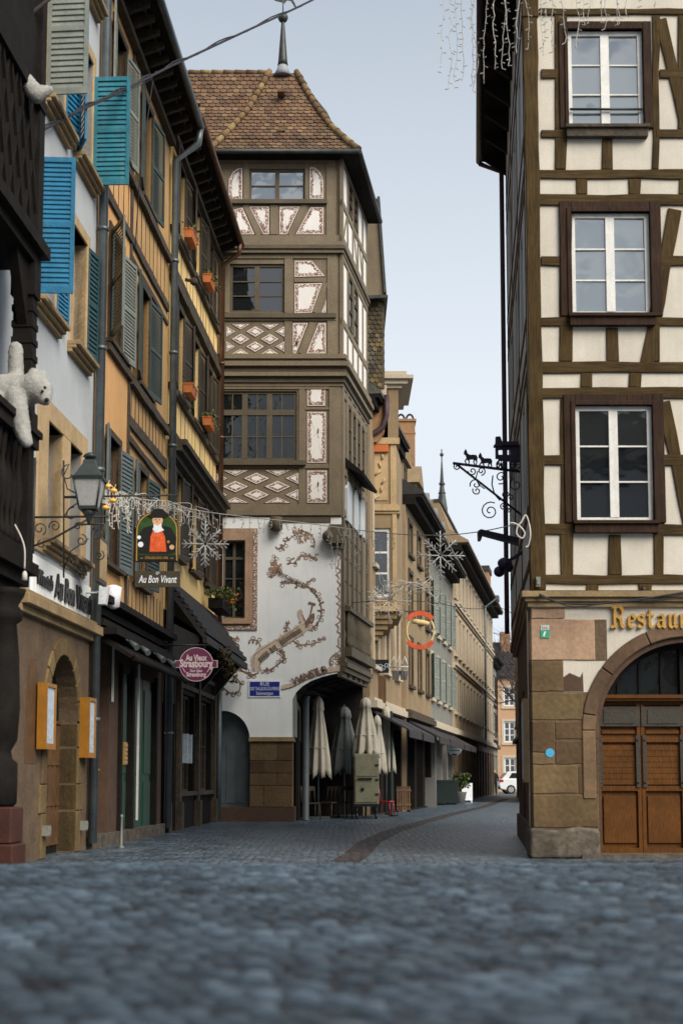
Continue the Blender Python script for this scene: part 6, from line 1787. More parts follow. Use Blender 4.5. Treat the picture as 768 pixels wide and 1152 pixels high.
# ================================================================ houses further down the street (same line as the tower's side)
def street_house(name, u0, u1, ze, label, wall, rows, ncol, wmat='stone_tan', gm='glass_dim', over=0.45, roofm='slate', rise=3.5, gf=3.5, gfm='dark', ww=0.95, n=0.0, surround='far_stone', shut=None, dorm=0, F=None, depth=8.0, cat='house', awn=0):
    F = F or TS
    h = thing(name, tuple(F.w((u0 + u1) / 2, -depth / 2, 0)), label, cat)
    holes = []
    pit = (u1 - u0) / ncol
    for (z0, z1) in rows:
        for i in range(ncol):
            uc = u0 + pit * (i + 0.5); holes.append((uc - ww / 2, uc + ww / 2, z0, z1))
    b = MB(); b.wall(F, u0 + 0.01, u1 - 0.01, gf, ze, holes, n, 0.16)
    for (p, q) in ((F.w(u0 + 0.01, n, 0), F.w(u0 + 0.01, -depth, 0)), (F.w(u1 - 0.01, -depth, 0), F.w(u1 - 0.01, n, 0)), (F.w(u0 + 0.01, -depth, 0), F.w(u1 - 0.01, -depth, 0))):
        b.poly([p, q, q + Vector((0, 0, ze)), p + Vector((0, 0, ze))])
    b.build('wall', M[wall], h)
    for w in holes:
        o = window(h, F, *w, 2, 3, n - 0.08, fw=0.06, mull=0.08, fm=wmat, gm=gm)
        if surround:
            s = MB()
            s.box(F, w[0] - 0.15, w[0], n - 0.03, n + 0.04, w[2], w[3]); s.box(F, w[1], w[1] + 0.15, n - 0.03, n + 0.04, w[2], w[3]); s.box(F, w[0] - 0.15, w[1] + 0.15, n - 0.03, n + 0.05, w[3], w[3] + 0.16); s.box(F, w[0] - 0.2, w[1] + 0.2, n - 0.03, n + 0.12, w[2] - 0.12, w[2])
            s.build('surround', M[surround], o)
        if shut:
            shutter(h, F, w[0] - 0.16, n + 0.05, w[2], w[3], 0.5, R(160), shut, 16); shutter(h, F, w[1] + 0.16, n + 0.05, w[2], w[3], 0.5, R(20), shut, 16)
    # ground floor: piers and openings
    b = MB()
    k = max(2, ncol); pit = (u1 - u0) / k
    gh = [(u0 + pit * i + 0.35, u0 + pit * (i + 1) - 0.35, 0.05, gf - 0.75) for i in range(k)]
    b.wall(F, u0 + 0.01, u1 - 0.01, 0, gf, gh, n, 0.4)
    b.build('shop_wall', M[gfm], h)
    for g_ in gh: window(h, F, *g_, 2, 2, n - 0.25, fm='dark', gm='glass_dim', name='shop_window')
    b = MB(); b.box(F, u0, u1, -0.05, n + 0.22, gf - 0.3, gf - 0.1); b.box(F, u0, u1, -0.05, n + 0.14, gf - 0.1, gf); b.build('string_course', M[surround or 'grey_timber'], h)
    b = MB(); b.box(F, u0, u1, -0.1, n + over, ze - 0.06, ze + 0.06, 0); b.box(F, u0, u1, -0.1, n + over * 0.6, ze - 0.30, ze - 0.06, 0)
    E = Fr(*F.w(u0, 0, 0).xy, F.nx, F.ny)
    b.prism(E, [(n + over + 0.05, ze + 0.06), (n + over + 0.05, ze + 0.16), (-depth * 0.4, ze + rise), (-depth, ze)], -(u1 - u0), 0, 1)
    b.build('roof', [M['dark'], M[roofm]], h)
    for i in range(awn):
        p_ = (u1 - u0) / awn; a0 = u0 + p_ * i + 0.25
        b = MB(); E = Fr(*F.w(a0, 0, 0).xy, F.nx, F.ny)
        b.prism(E, [(n + 0.02, gf - 0.35), (n + 1.15, gf - 0.95), (n + 1.15, gf - 1.18), (n + 1.12, gf - 1.18), (n + 1.12, gf - 0.99), (n + 0.02, gf - 0.42)], -(p_ - 0.5), 0)
        b.build('awning', M['slate'], h)
    for i in range(dorm):
        uc = u0 + (u1 - u0) * (i + 0.5) / dorm
        b = MB(); b.box(F, uc - 0.7, uc + 0.7, -3, n - 0.25, ze + 0.1, ze + 1.6); b.prism(F, [(uc - 0.85, ze + 1.6), (uc + 0.85, ze + 1.6), (uc, ze + 2.4)], -3, n - 0.1); d = b.build('dormer', M[wall], h)
        window(h, F, uc - 0.4, uc + 0.4, ze + 0.4, ze + 1.45, 2, 2, n - 0.22, fm='grey_timber', gm='glass_dim')
    return h

# ---- tan house with the carved stone oriel
oh = street_house('oriel_house', 5.0, 12.4, 12.6, 'tan stone house with a carved oriel bay directly behind the tower house', 'far_tan', [(4.5, 6.6), (7.6, 9.6)], 3, over=0.3, roofm='tile_old', rise=2.6, gfm='dark', awn=2)
OF = Fr(0, 43, 1, 0); O = lambda x, y: OF.uv(x, y)
ox0, ox1 = O(414, 600)[0], O(446, 600)[0]
zf = lambda y: O(430, y)[1]
b = MB()
b.wall(OF, ox0, ox1, zf(690), zf(500), [(O(417, 600)[0], O(439, 600)[0], zf(672), zf(594))], 0, 0.2)
b.poly([(ox1, 43, zf(690)), (ox1 + 0.3, 46, zf(690)), (ox1 + 0.3, 46, zf(500)), (ox1, 43, zf(500))])
b.wbox(ox0, ox1 + 0.15, 43.05, 46, zf(692), zf(688))
b.build('oriel', M['far_tan'], oh)
ow = window(oh, OF, O(417, 600)[0], O(439, 600)[0], zf(672), zf(594), 1, 3, -0.06, fw=0.10, bar=0.06, fm='white_paint', gm='glass')
b = MB()
for (y0, y1, n) in ((575, 568, 0.10), (688, 682, 0.12), (578, 575, 0.05), (500, 493, 0.08)): b.box(OF, ox0, ox1 + 0.1, -3.0, n, zf(y0), zf(y1)); 
b.box(OF, O(441, 600)[0], ox1, -0.1, 0.03, zf(682), zf(578)); b.box(OF, O(439, 600)[0], ox1, -0.1, 0.03, zf(568), zf(500))
for (y0, y1) in ((563, 508), ):
    a = OF.rect(417, y1, 436, y0); b.box(OF, a[0], a[1], -0.05, 0.025, a[2], a[3])
    for k in range(7):
        t = k / 6; b.tube([OF.w(a[0] + 0.06 + 0.3 * abs(math.sin(t * 6)), 0.03, a[2] + (a[3] - a[2]) * t), OF.w(a[1] - 0.06 - 0.2 * abs(math.cos(t * 5)), 0.05, a[2] + (a[3] - a[2]) * min(1, t + 0.1))], 0.035, 5)
a = OF.rect(416, 692, 441, 684 + 40) if False else OF.rect(417, 684, 440, 676)
for k in range(5): b.tube([OF.w(x, 0.03, z) for x, z in spiral((O(421 + k * 4.5, 0)[0], zf(679)), 0.07, 1.2, k, 12)], 0.02, 4)
b.build('oriel_carving', M['stone_tan'], oh)
b = MB()
for i in range(5):
    t = i / 5; b.box(OF, ox0, ox1 - 0.14 * i, -3.0, -0.06 * i, zf(690) - 0.16 * (i + 1), zf(690) - 0.16 * i)
b.build('oriel_corbel', M['stone_tan_dk'], oh)
b = MB()
b.box(OF, O(415, 0)[0], O(435, 0)[0], -2.5, 0.12, zf(509), zf(501)); b.build('orange_band', M['rail_or'], oh)
b = MB()
b.box(OF, O(434.5, 0)[0], O(446, 0)[0], -2.5, 0.0, zf(493), zf(437)); b.build('upper_pier', M['far_tan'], oh)
b = MB()
for (x1, y0, y1) in ((450, 437, 433), (456, 433, 428), (462, 428, 424), (455, 424, 419)): b.box(OF, O(430, 0)[0], O(x1, 0)[0], -3.0, (x1 - 446) / 60, zf(y0), zf(y1))
b.build('cornice', M['far_stone'], oh)
b = MB()
pr = [O(x, y) for x, y in ((413, 447), (432, 447), (434, 470), (432, 488), (424, 499), (414, 500))]
b.prism(OF, pr, -2.4, 0.25); b.build('curved_corbel', M['brick_or'], oh)
b = MB(); b.box(OF, O(410, 0)[0], O(433, 0)[0], -2.4, 0.3, zf(447), zf(436)); b.build('corbel_cap', M['far_stone'], oh)
b = MB(); b.tube([OF.w(*(lambda c: (c[0], 0.35, c[1]))(O(x, y))) for x, y in ((434, 448), (434, 470), (430, 484), (417, 492), (413, 505), (412, 640), (411, 886))], 0.085, 8); b.build('rain_pipe', M['purple_pipe'], oh)
b = MB(); b.box(OF, O(401, 0)[0], O(408.5, 0)[0], -0.5, 0.75, 0.1, zf(476)); b.build('white_pilaster', M['wall_white'], oh)
b = MB()
TF2 = Fr(0, 42.6, 1, 0); 
b.prism(TF2, [TF2.uv(405, 436), TF2.uv(432.5, 436), TF2.uv(432, 336), TF2.uv(405, 336)], -3, -0.05)
b.build('hanging_tile_wall', M['taupe_dk'], oh)
b = MB(); P0 = Vector((0.2, 42.5, TF2.uv(410, 436)[1]))
a = TF2.rect(405, 338, 432, 436)
tiles(b, P0, (1, 0, 0), (0, 0.0, 1), lambda x, z: a[0] < P0.x + x < a[1] - 0.03 and P0.z + z < a[3], 0.15, 0.14, seed=8)
b.build('hanging_tiles', M['tile_old'], oh)
b = MB(); c = at(456, 500, 48.5)
CH = Fr(0, 55.5, 1, 0); a = CH.rect(446, 474, 466.5, 560)
b.box(CH, a[0], a[1], -0.9, 0, a[2] - 0.3, a[3]); b.box(CH, a[0] - 0.05, a[1] + 0.05, -0.95, 0.05, a[3], a[3] + 0.10); b.box(CH, a[0] - 0.02, a[1] + 0.02, -0.92, 0.02, a[3] - 0.5, a[3] - 0.44)
b.build('chimney', M['brick_or'], oh)
b = MB()
for k in range(2):
    uc = a[0] + (a[1] - a[0]) * (0.27 + 0.48 * k)
    b.tube([CH.w(uc + 0.15 * math.cos(t), -0.4, a[3] + 0.12 + 0.26 * math.sin(t)) for t in [math.pi * i / 10 for i in range(11)]], 0.045, 6)
b.build('chimney_cowl', M['slate'], oh)
# ---- dark timbered houses
street_house('dark_timber_house', 12.45, 20.6, 11.0, 'narrow tan house with dark overhanging dormer roof beyond the carved oriel', 'far_tan', [(4.4, 6.0), (7.0, 8.4), (9.1, 10.2)], 3, wmat='dark', over=0.6, roofm='slate', rise=2.6, gfm='dark', dorm=2, surround='grey_timber', n=0.15, awn=2)
street_house('grey_shuttered_house', 20.65, 31.0, 10.7, 'pale grey house with grey shutters just before the long beige townhouse', 'far_grey', [(4.4, 6.2), (7.2, 9.2)], 4, wmat='white_paint', over=0.7, roofm='tile_old', rise=3.0, gfm='far_grey', dorm=3, surround='far_stone', shut='sh_grey', n=0.05, awn=3)
bh = street_house('beige_townhouse', 31.05, 61.0, 12.35, 'long warm beige townhouse with rows of stone framed windows and a dark deep eaves', 'far_beige', [(4.3, 6.0), (7.1, 9.0), (9.9, 11.7)], 13, wmat='white_paint', over=0.72, roofm='far_tan', rise=2.6, gfm='tavern_stone', ww=0.95, n=0.12)
b = MB()
for z in (6.5, 9.45): b.box(TS, 31.05, 61, 0.05, 0.28, z, z + 0.14); b.box(TS, 31.05, 61, 0.05, 0.20, z - 0.12, z)
b.build('string_course', M['far_stone'], bh)
b = MB(); E = Fr(*TS.w(31.05, 0, 0).xy, TS.nx, TS.ny)
b.prism(E, [(0.2, 12.45), (-0.5, 14.4), (-0.7, 14.55), (-5, 14.6), (-5, 12.4)], -29.9, -0.05, 0)
for k in range(24): b.box(TS, 31.4 + k * 1.25, 31.5 + k * 1.25, -0.9, -0.45, 14.2, 14.62, 1)
b.box(TS, 31.05, 61, -0.75, -0.42, 14.42, 14.56, 1)
b.box(TS, 58.4, 61, -5, 0.05, 12.45, 15.0, 2); b.box(TS, 58.3, 61.1, -5.1, 0.12, 15.0, 15.35, 1)
b.build('mansard', [M['far_tan'], M['slate'], M['brick_or']], bh)
b = MB(); b.box(TS, 52, 53.0, 0.9, 1.1, 12.2, 12.5); b.tube([TS.w(52, 0.95, 12.3), TS.w(51.2, 0.3, 11.7), TS.w(51.2, 0.25, 3)], 0.07, 6); b.build('rain_pipe', M['zinc'], bh)
th2 = street_house('black_timber_house', 61.1, 67.5, 9.3, 'small black and white timbered house leaning out past the end of the beige townhouse', 'panel_white', [(4.2, 5.6), (6.8, 8.2)], 2, wmat='dark', over=0.5, roofm='slate', rise=2.6, gfm='far_grey', surround='grey_timber', n=0.0)
b = MB()
for u in (61.2, 62.8, 64.4, 66.0, 67.4): b.box(TS, u - 0.12, u + 0.12, -0.05, 0.05, 3.5, 9.2)
for z in (3.7, 6.2, 6.6, 9.0): b.box(TS, 61.1, 67.5, -0.05, 0.06, z - 0.12, z + 0.12)
for u0, u1 in ((61.3, 62.7), (66.1, 67.3)): b.beam(TS, (u0, 3.8), (u1, 6.1), 0.2, -0.05, 0.04); b.beam(TS, (u1, 6.7), (u0, 8.9), 0.2, -0.05, 0.04)
NF = Fr(*TS.w(61.1, 0.38, 0).xy, -TS.nx, -TS.ny)
b.build('timber_frame', M['dark'], th2)
# ---- salmon house that closes the street
EF = Fr(11.0, 122, 1, 0.05)
eh = thing('salmon_house', (16, 126, 0), 'salmon rendered house with white windows closing the far end of the street', 'house')
ho = [(1.9, 2.9, 1.0, 2.9), (1.9, 2.9, 4.2, 6.0), (1.9, 2.9, 7.3, 8.9), (4.2, 5.2, 1.0, 2.9), (4.2, 5.2, 4.2, 6.0), (4.2, 5.2, 7.3, 8.9), (-0.6, 0.4, 4.2, 6.0), (-0.6, 0.4, 7.3, 8.9)]
ho = [(a + 1.0, c + 1.0, e, f) for a, c, e, f in ho]
b = MB(); b.wall(EF, -3, 9, 0, 9.9, ho, 0, 0.2); b.poly([EF.w(9, 0, 0), EF.w(9, -8, 0), EF.w(9, -8, 9.9), EF.w(9, 0, 9.9)]); b.poly([EF.w(-3, -8, 0), EF.w(-3, 0, 0), EF.w(-3, 0, 9.9), EF.w(-3, -8, 9.9)])
b.build('wall', M['far_pink'], eh)
for w in ho:
    o = window(eh, EF, *w, 2, 3, -0.08, fw=0.12, mull=0.12, bar=0.06, fm='white_paint', gm='glass')
    s = MB(); s.box(EF, w[0] - 0.2, w[0], -0.03, 0.04, w[2] - 0.1, w[3] + 0.2); s.box(EF, w[1], w[1] + 0.2, -0.03, 0.04, w[2] - 0.1, w[3] + 0.2); s.box(EF, w[0], w[1], -0.03, 0.038, w[3], w[3] + 0.2); s.box(EF, w[0] - 0.2, w[1] + 0.2, -0.03, 0.1, w[2] - 0.22, w[2] - 0.1); s.build('surround', M['far_stone'], o)
b = MB(); E = Fr(*EF.w(-3, 0, 0).xy, EF.nx, EF.ny)
b.prism(E, [(0.4, 9.8), (0.4, 9.95), (-4, 13.2), (-8, 9.8)], -12, 0); b.build('roof', M['slate'], eh)
b = MB(); b.box(EF, 3.2, 4.0, -3.5, -2.7, 11, 14.0); b.build('chimney', M['brick_or'], eh)
# ---- pale house on the right-hand side beyond the restaurant
PF = Fr(10.75, 88, -0.10, -1)
street_house('pale_render_house', 0, 22, 8.9, 'pale rendered house far down the street seen past the restaurant side wall', 'far_beige', [(4.2, 6.0), (6.6, 8.0)], 7, over=0.25, roofm='slate', rise=2.2, gfm='far_beige', F=PF)
# ---- distant church spire
ch = thing('church', (19.8, 275, 0), 'far church whose thin dark spire rises above the roofs of the street', 'church')
b = MB(); b.wbox(16.6, 23, 272, 279, 0, 40); b.wbox(17, 23, 279, 310, 0, 22); b.build('tower', M['stone_pink'], ch)
p0, p1 = at(497, 572, 275), at(497.5, 520, 275)
b = MB(); b.lathe((p0.x, 275, 0), [(2.0, 36), (1.05, p0.z), (0.45, lerp(p0.z, p1.z, 0.45)), (0.14, p1.z)], 8, smooth=False)
for z in (0.3, 0.5): b.lathe((p0.x, 275, 0), [(0.75 - 0.5 * z, lerp(p0.z, p1.z, z)), (0.95 - 0.6 * z, lerp(p0.z, p1.z, z) + 0.3), (0.6 - 0.5 * z, lerp(p0.z, p1.z, z) + 0.7)], 8)
b.tube([(p0.x, 275, p1.z), (p0.x, 275, p1.z + 2.6)], 0.12, 5); b.ball((p0.x, 275, p1.z + 1.5), 0.4); b.build('spire', M['verdigris'], ch)
# ---- unseen houses behind the camera on the square, set close to darken ground floors
for k, (x0, x1, ze, rise, wm, lb) in enumerate(((-15, -3.2, 12.0, 3.5, 'ochre2', 'unseen brown ochre house behind the viewer on the square, low and wide'), (-3.1, 7.2, 11.2, 2.4, 'far_tan', 'unseen tan house behind the viewer facing the tower across the square'), (7.3, 19, 12.0, 3, 'wall_blue', 'unseen bluish house behind the viewer facing the restaurant across the square'))):
    BF = Fr(x1, -9, -1, 0)
    street_house('square_house', 0, x1 - x0, ze, lb, wm, [(4.3, 6.1), (7.2, 9.0)], 4, roofm='tile_old', rise=rise, gf=3.8, gfm='brown_stone', F=BF)

# ================================================================ things in the street
# ---- wall lantern on its iron bracket
YB = 19.0
BF_ = Fr(0, YB, 1, 0); Bq = lambda x, y: BF_.uv(x, y); BW = lambda u, z: BF_.w(u, 0, z)
uw = LF.w(-3.5, 0, 0).x
la = thing('wall_lantern', (uw, YB, Bq(60, 600)[1]), 'four sided dark lantern with frosted panes on a scrolled iron wall bracket', 'lantern')
c = Bq(101, 540); px_ = YB / FOC
s = MB()
def sq(z0, z1, r0, r1, mb, m=0):
    cx, cy = c[0], YB
    lo = [Vector((cx - r0, cy - r0, z0)), Vector((cx + r0, cy - r0, z0)), Vector((cx + r0, cy + r0, z0)), Vector((cx - r0, cy + r0, z0))]
    hi = [Vector((cx - r1, cy - r1, z1)), Vector((cx + r1, cy - r1, z1)), Vector((cx + r1, cy + r1, z1)), Vector((cx - r1, cy + r1, z1))]
    mb.hexa(lo + hi, m)
zz = lambda y: Bq(101, y)[1]
sq(zz(541), zz(538), 0.205, 0.215, s); sq(zz(538), zz(523), 0.185, 0.085, s); sq(zz(523), zz(518), 0.085, 0.075, s)
s.lathe((c[0], YB, 0), [(0.06, zz(518)), (0.075, zz(515)), (0.10, zz(514)), (0.07, zz(511)), (0.02, zz(509))], 12)
s.build('lantern_roof', M['lamp_iron'], la)
s = MB(); sq(zz(571), zz(541), 0.118, 0.18, s); s.build('lantern_glass', M['lamp_glass'], la)
s = MB()
for sx in (-1, 1):
    for sy in (-1, 1): s.tube([(c[0] + sx * 0.118, YB + sy * 0.118, zz(572)), (c[0] + sx * 0.185, YB + sy * 0.185, zz(541))], 0.014, 5)
sq(zz(574), zz(570.5), 0.125, 0.13, s); s.lathe((c[0], YB, 0), [(0.02, zz(590)), (0.035, zz(584)), (0.06, zz(580)), (0.11, zz(575))], 12)
s.build('lantern_frame', M['lamp_iron'], la)
s = MB()
scroll(s, BW, [(uw, zz(582)), Bq(122, 581)], 0.016); scroll(s, BW, [(uw, zz(615)), Bq(60, 606), Bq(85, 592), Bq(100, 584)], 0.016)
s.tube([BW(uw + 0.01, zz(515)), BW(uw + 0.01, zz(650))], 0.02, 6); scroll(s, BW, [Bq(72, 518), Bq(72, 650)], 0.013); scroll(s, BW, [Bq(72, 560), Bq(92, 560)], 0.010)
for (x, y, r_, tn, a0) in ((45, 595, 8, 1.3, R(-60)), (62, 592, 7, -1.4, R(200)), (88, 592, 5, 1.3, 0), (78, 533, 11, 0.7, R(100)), (82, 580, 10, 0.6, R(80)), (92, 608, 7, -1.3, R(90)), (84, 632, 8, 1.5, R(60)), (110, 600, 8, 1.4, R(100)), (112, 625, 6, -1.4, R(60)), (94, 640, 6, 1.3, R(200)), (47, 612, 5, 1.2, R(100))):
    scroll(s, BW, spiral(Bq(x, y), r_ * px_, tn, a0, 20, 0.2), 0.009)
scroll(s, BW, [Bq(*p) for p in ((78, 522), (72, 535), (76, 550), (92, 558))], 0.009); scroll(s, BW, [Bq(*p) for p in ((72, 582), (78, 572), (94, 562))], 0.009); scroll(s, BW, [Bq(*p) for p in ((72, 640), (80, 620), (100, 606))], 0.009)
s.build('bracket', M['black_iron'], la)

# ---- painted tavern sign hanging from a long bar
YS = 20.5
SF = Fr(0, YS, 1, 0); S_ = lambda x, y: SF.uv(x, y); pxs = YS / FOC
hs = thing('tavern_sign', (LF.w(-2.0, 0, 0).x, YS, S_(100, 558)[1]), 'arched painted sign of a bearded man in a red waistcoat hanging from an iron bar', 'sign')
s = MB(); s.tube([SF.w(LF.w(-2.0, 0, 0).x, 0, S_(72, 559)[1]), SF.w(S_(201, 559)[0], 0, S_(201, 557)[1])], 0.014, 6)
for x in (160, 194): s.tube([SF.w(S_(x, 559)[0], 0, S_(x, 559)[1]), SF.w(S_(x, 580)[0], 0, S_(x, 582)[1])], 0.006, 4)
for x in (160, 195): s.tube([SF.w(S_(x, 631)[0], 0, S_(x, 631)[1]), SF.w(S_(x, 643)[0], 0, S_(x, 643)[1])], 0.006, 4)
s.build('hanging_bar', M['black_iron'], hs)
uc = S_(177, 600)[0]; hw = 24.3 * pxs
def arch(u, hw, zb, zs, k=18): return [(u - hw, zb), (u + hw, zb)] + [(u + hw * math.cos(a), zs + hw * 0.92 * math.sin(a)) for a in [math.pi * i / k for i in range(k + 1)]]
zb, zs = S_(177, 632)[1], S_(177, 597)[1]
s = MB(); s.prism(SF, arch(uc, hw, zb, zs), -0.025, 0.025, 0); s.prism(SF, arch(uc, hw - 0.012, zb + 0.012, zs), -0.03, 0.028, 1); s.prism(SF, arch(uc, hw - 0.03, zb + 0.03, zs), -0.032, 0.031, 2)
sb = s.build('sign_board', [M['sign_black'], M['gold'], M['sign_green']], hs)
U = lambda x: S_(x, 600)[0]; Z = lambda y: S_(177, y)[1]
def sh(pts, n, m, mb): mb.prism(SF, [(U(x), Z(y)) for x, y in pts], 0.02, n, m)
s = MB()
n = 0.0325
sh([(156, 622), (155, 604), (162, 594), (170, 592), (184, 592), (193, 594), (199, 605), (198, 622), (190, 624), (165, 624)], n, 0, s)
sh([(169, 621), (170, 604), (174, 594), (181, 594), (186, 604), (188, 621)], n + 0.003, 1, s)
sh([(172, 596), (174, 592), (181, 592), (185, 597), (180, 599), (175, 600)], n + 0.006, 4, s)
s.disc(SF, U(177.5), Z(586), 6.0 * pxs, 0.02, n + 0.005, 18, 2)
sh([(173, 590), (174, 598), (178, 600), (182, 597), (182, 589), (178, 592)], n + 0.008, 4, s)
sh([(166, 581), (170, 583), (186, 583), (191, 580), (187, 577), (183, 573), (173, 573), (170, 578)], n + 0.010, 0, s)
s.disc(SF, U(175.6), Z(585), 0.6 * pxs, 0.02, n + 0.010, 8, 0); s.disc(SF, U(179.8), Z(585), 0.6 * pxs, 0.02, n + 0.010, 8, 0); sh([(177, 585), (178.4, 588), (176.6, 588)], n + 0.009, 5, s)
s.disc(SF, U(159), Z(613), 3.2 * pxs, 0.02, n + 0.005, 12, 4); s.disc(SF, U(157), Z(605), 2.2 * pxs, 0.02, n + 0.005, 12, 4); s.disc(SF, U(194), Z(616), 2.8 * pxs, 0.02, n + 0.005, 12, 2); s.disc(SF, U(190), Z(610), 1.6 * pxs, 0.02, n + 0.005, 12, 3)
sh([(156, 631), (199, 631), (199, 625), (156, 625)], n + 0.002, 0, s)
for y in (603, 608, 613): s.disc(SF, U(178), Z(y), 0.7 * pxs, 0.02, n + 0.006, 8, 3)
s.build('painted_man', [M['sign_black'], M['red_vest'], M['skin'], M['gold'], M['sign_white'], mat('painted_ruddy', (0.50, 0.16, 0.09), 0.5, 0.1, 10, 0)], sb)
s = MB(); text(s, SF, 'STRASBOURG 1976', uc, Z(628.2), 0.052, n + 0.004, 0.002, 0, fit=26 * pxs); s.box(SF, U(158.5), U(162), 0.03, n + 0.006, Z(628.6), Z(628)); s.box(SF, U(192.5), U(196), 0.03, n + 0.006, Z(628.6), Z(628)); s.build('caption', M['gold'], sb)
s = MB(); a = SF.rect(152, 642.5, 203, 660.5); s.box(SF, a[0], a[1], -0.02, 0.02, a[2], a[3], 0); nb = s.build('name_board', M['sign_olive'], hs)
s = MB(); text(s, SF, 'Au Bon Vivant', (a[0] + a[1]) / 2, (a[2] + a[3]) / 2 - 0.01, 0.155, 0.02, 0.006, 0, shear=0.25, bold=0.001, fit=0.555)
s.tube([SF.w(u, 0.026, z) for u, z in spiral((U(178), Z(645.5)), 2.2 * pxs, 1.2, 0, 12)], 0.004, 4); s.build('name_lettering', M['sign_white'], nb)

# ---- plum round sign
YV = 27.6
VF_ = Fr(0, YV, 1, 0); V_ = lambda x, y: VF_.uv(x, y); pv = YV / FOC
vs_ = thing('round_sign', (V_(221, 747)[0], YV, V_(221, 767)[1]), 'plum coloured round sign with blackletter lettering and a band across it', 'sign')
cu, cz = V_(221, 747.5)
s = MB()
s.disc(VF_, cu, cz, 19.2 * pv, -0.03, 0.03, 40, 1); s.disc(VF_, cu, cz, 18.5 * pv, -0.032, 0.033, 40, 0)
s.prism(VF_, [(cu - 24 * pv, cz - 3.6 * pv), (cu + 24 * pv, cz - 3.6 * pv), (cu + 24 * pv, cz + 4.6 * pv), (cu - 24 * pv, cz + 4.6 * pv)], -0.028, 0.028, 1)
s.prism(VF_, [(cu - 23.3 * pv, cz - 3.0 * pv), (cu + 23.3 * pv, cz - 3.0 * pv), (cu + 23.3 * pv, cz + 4.0 * pv), (cu - 23.3 * pv, cz + 4.0 * pv)], -0.03, 0.031, 0)
vb = s.build('sign_board', [M['sign_purple'], M['sign_pink']], vs_)
s = MB()
text(s, VF_, 'Au Vieux', cu, cz + 7.2 * pv, 0.16, 0.033, 0.006, 0, bold=0.006, fit=24 * pv); text(s, VF_, 'Strasbourg', cu, cz + 0.6 * pv, 0.20, 0.033, 0.006, 0, bold=0.008, fit=37 * pv)
text(s, VF_, 'Zum Alten', cu, cz - 7.3 * pv, 0.075, 0.033, 0.006, 0, bold=0.002, fit=14 * pv); text(s, VF_, 'Strassburg', cu, cz - 11.6 * pv, 0.115, 0.033, 0.006, 0, bold=0.004, fit=22 * pv)
s.box(VF_, cu - 5 * pv, cu + 5 * pv, 0.03, 0.038, cz - 4.4 * pv, cz - 3.9 * pv)
for sx in (-1, 1):
    for k in range(3): s.tube([VF_.w(cu + sx * (12 + k) * pv, 0.036, cz - (9 - k * 1.2) * pv), VF_.w(cu + sx * (14 + k * 0.6) * pv, 0.036, cz - (7 - k * 1.6) * pv)], 0.008, 4)
s.build('lettering', M['sign_pink'], vb)
s = MB(); zt = cz + 22 * pv
s.tube([VF_.w(LF.w(7.1, 0, 0).x, 0, zt), VF_.w(cu + 14 * pv, 0, zt)], 0.02, 6)
for sx in (-9, 9): s.tube([VF_.w(cu + sx * pv, 0, zt), VF_.w(cu + sx * pv, 0, cz + 16 * pv)], 0.010, 5)
s.build('hanging_bar', M['black_iron'], vs_)
s = MB(); SB = Fr(0, 34.5, 1, 0); a = SB.uv(206, 722); e = SB.uv(252, 724)
s.tube([SB.w(LF.w(12, 0, 0).x, 0, a[1]), SB.w(e[0], 0, e[1])], 0.022, 6); s.ball(SB.w(e[0], 0, e[1]), 0.05); s.ball(SB.w(e[0] - 0.12, 0, e[1]), 0.06)
tag(s.build('iron_rod', M['black_iron']), 'short black iron rod sticking out just above the plum round sign', 'rod')

# ---- cream board and lamp box beside the lantern
s = MB(); CB = Fr(*at(110, 620, 20.9).xy, 0.02, 1.0); z0, z1 = at(112, 655, 21).z, at(115, 603, 21).z
s.box(CB, 0, 0.62, -0.03, 0.03, z0, z1, 0); s.box(CB, 0.05, 0.57, 0.03, 0.036, z0 + 0.06, z1 - 0.06, 1); s.tube([CB.w(0.5, 0, z1), CB.w(0.5, 0, z1 + 0.25), (LF.w(-1.0, 0, 0).x, CB.w(0.5, 0, 0).y, z1 + 0.25)], 0.015, 5, 0)
tag(s.build('notice_board', [M['sign_olive'], M['stone_tan']]), 'cream notice board seen almost edge on right behind the lantern', 'sign')
s = MB(); p = at(116, 670, 22.0); s.prism(Fr(p.x, p.y, 1, 0), [(-0.06, -0.14 + p.z), (0.05, -0.14 + p.z), (0.09, 0.15 + p.z), (-0.05, 0.15 + p.z)], -0.12, 0.06); s.tube([(p.x, p.y + 0.05, p.z + 0.05), (LF.w(-0.5, 0, 0).x, p.y + 0.05, p.z + 0.05)], 0.015, 5)
tag(s.build('lamp_box', M['sign_white']), 'small white lamp box fixed beside the rain pipe below the notice board', 'lamp')

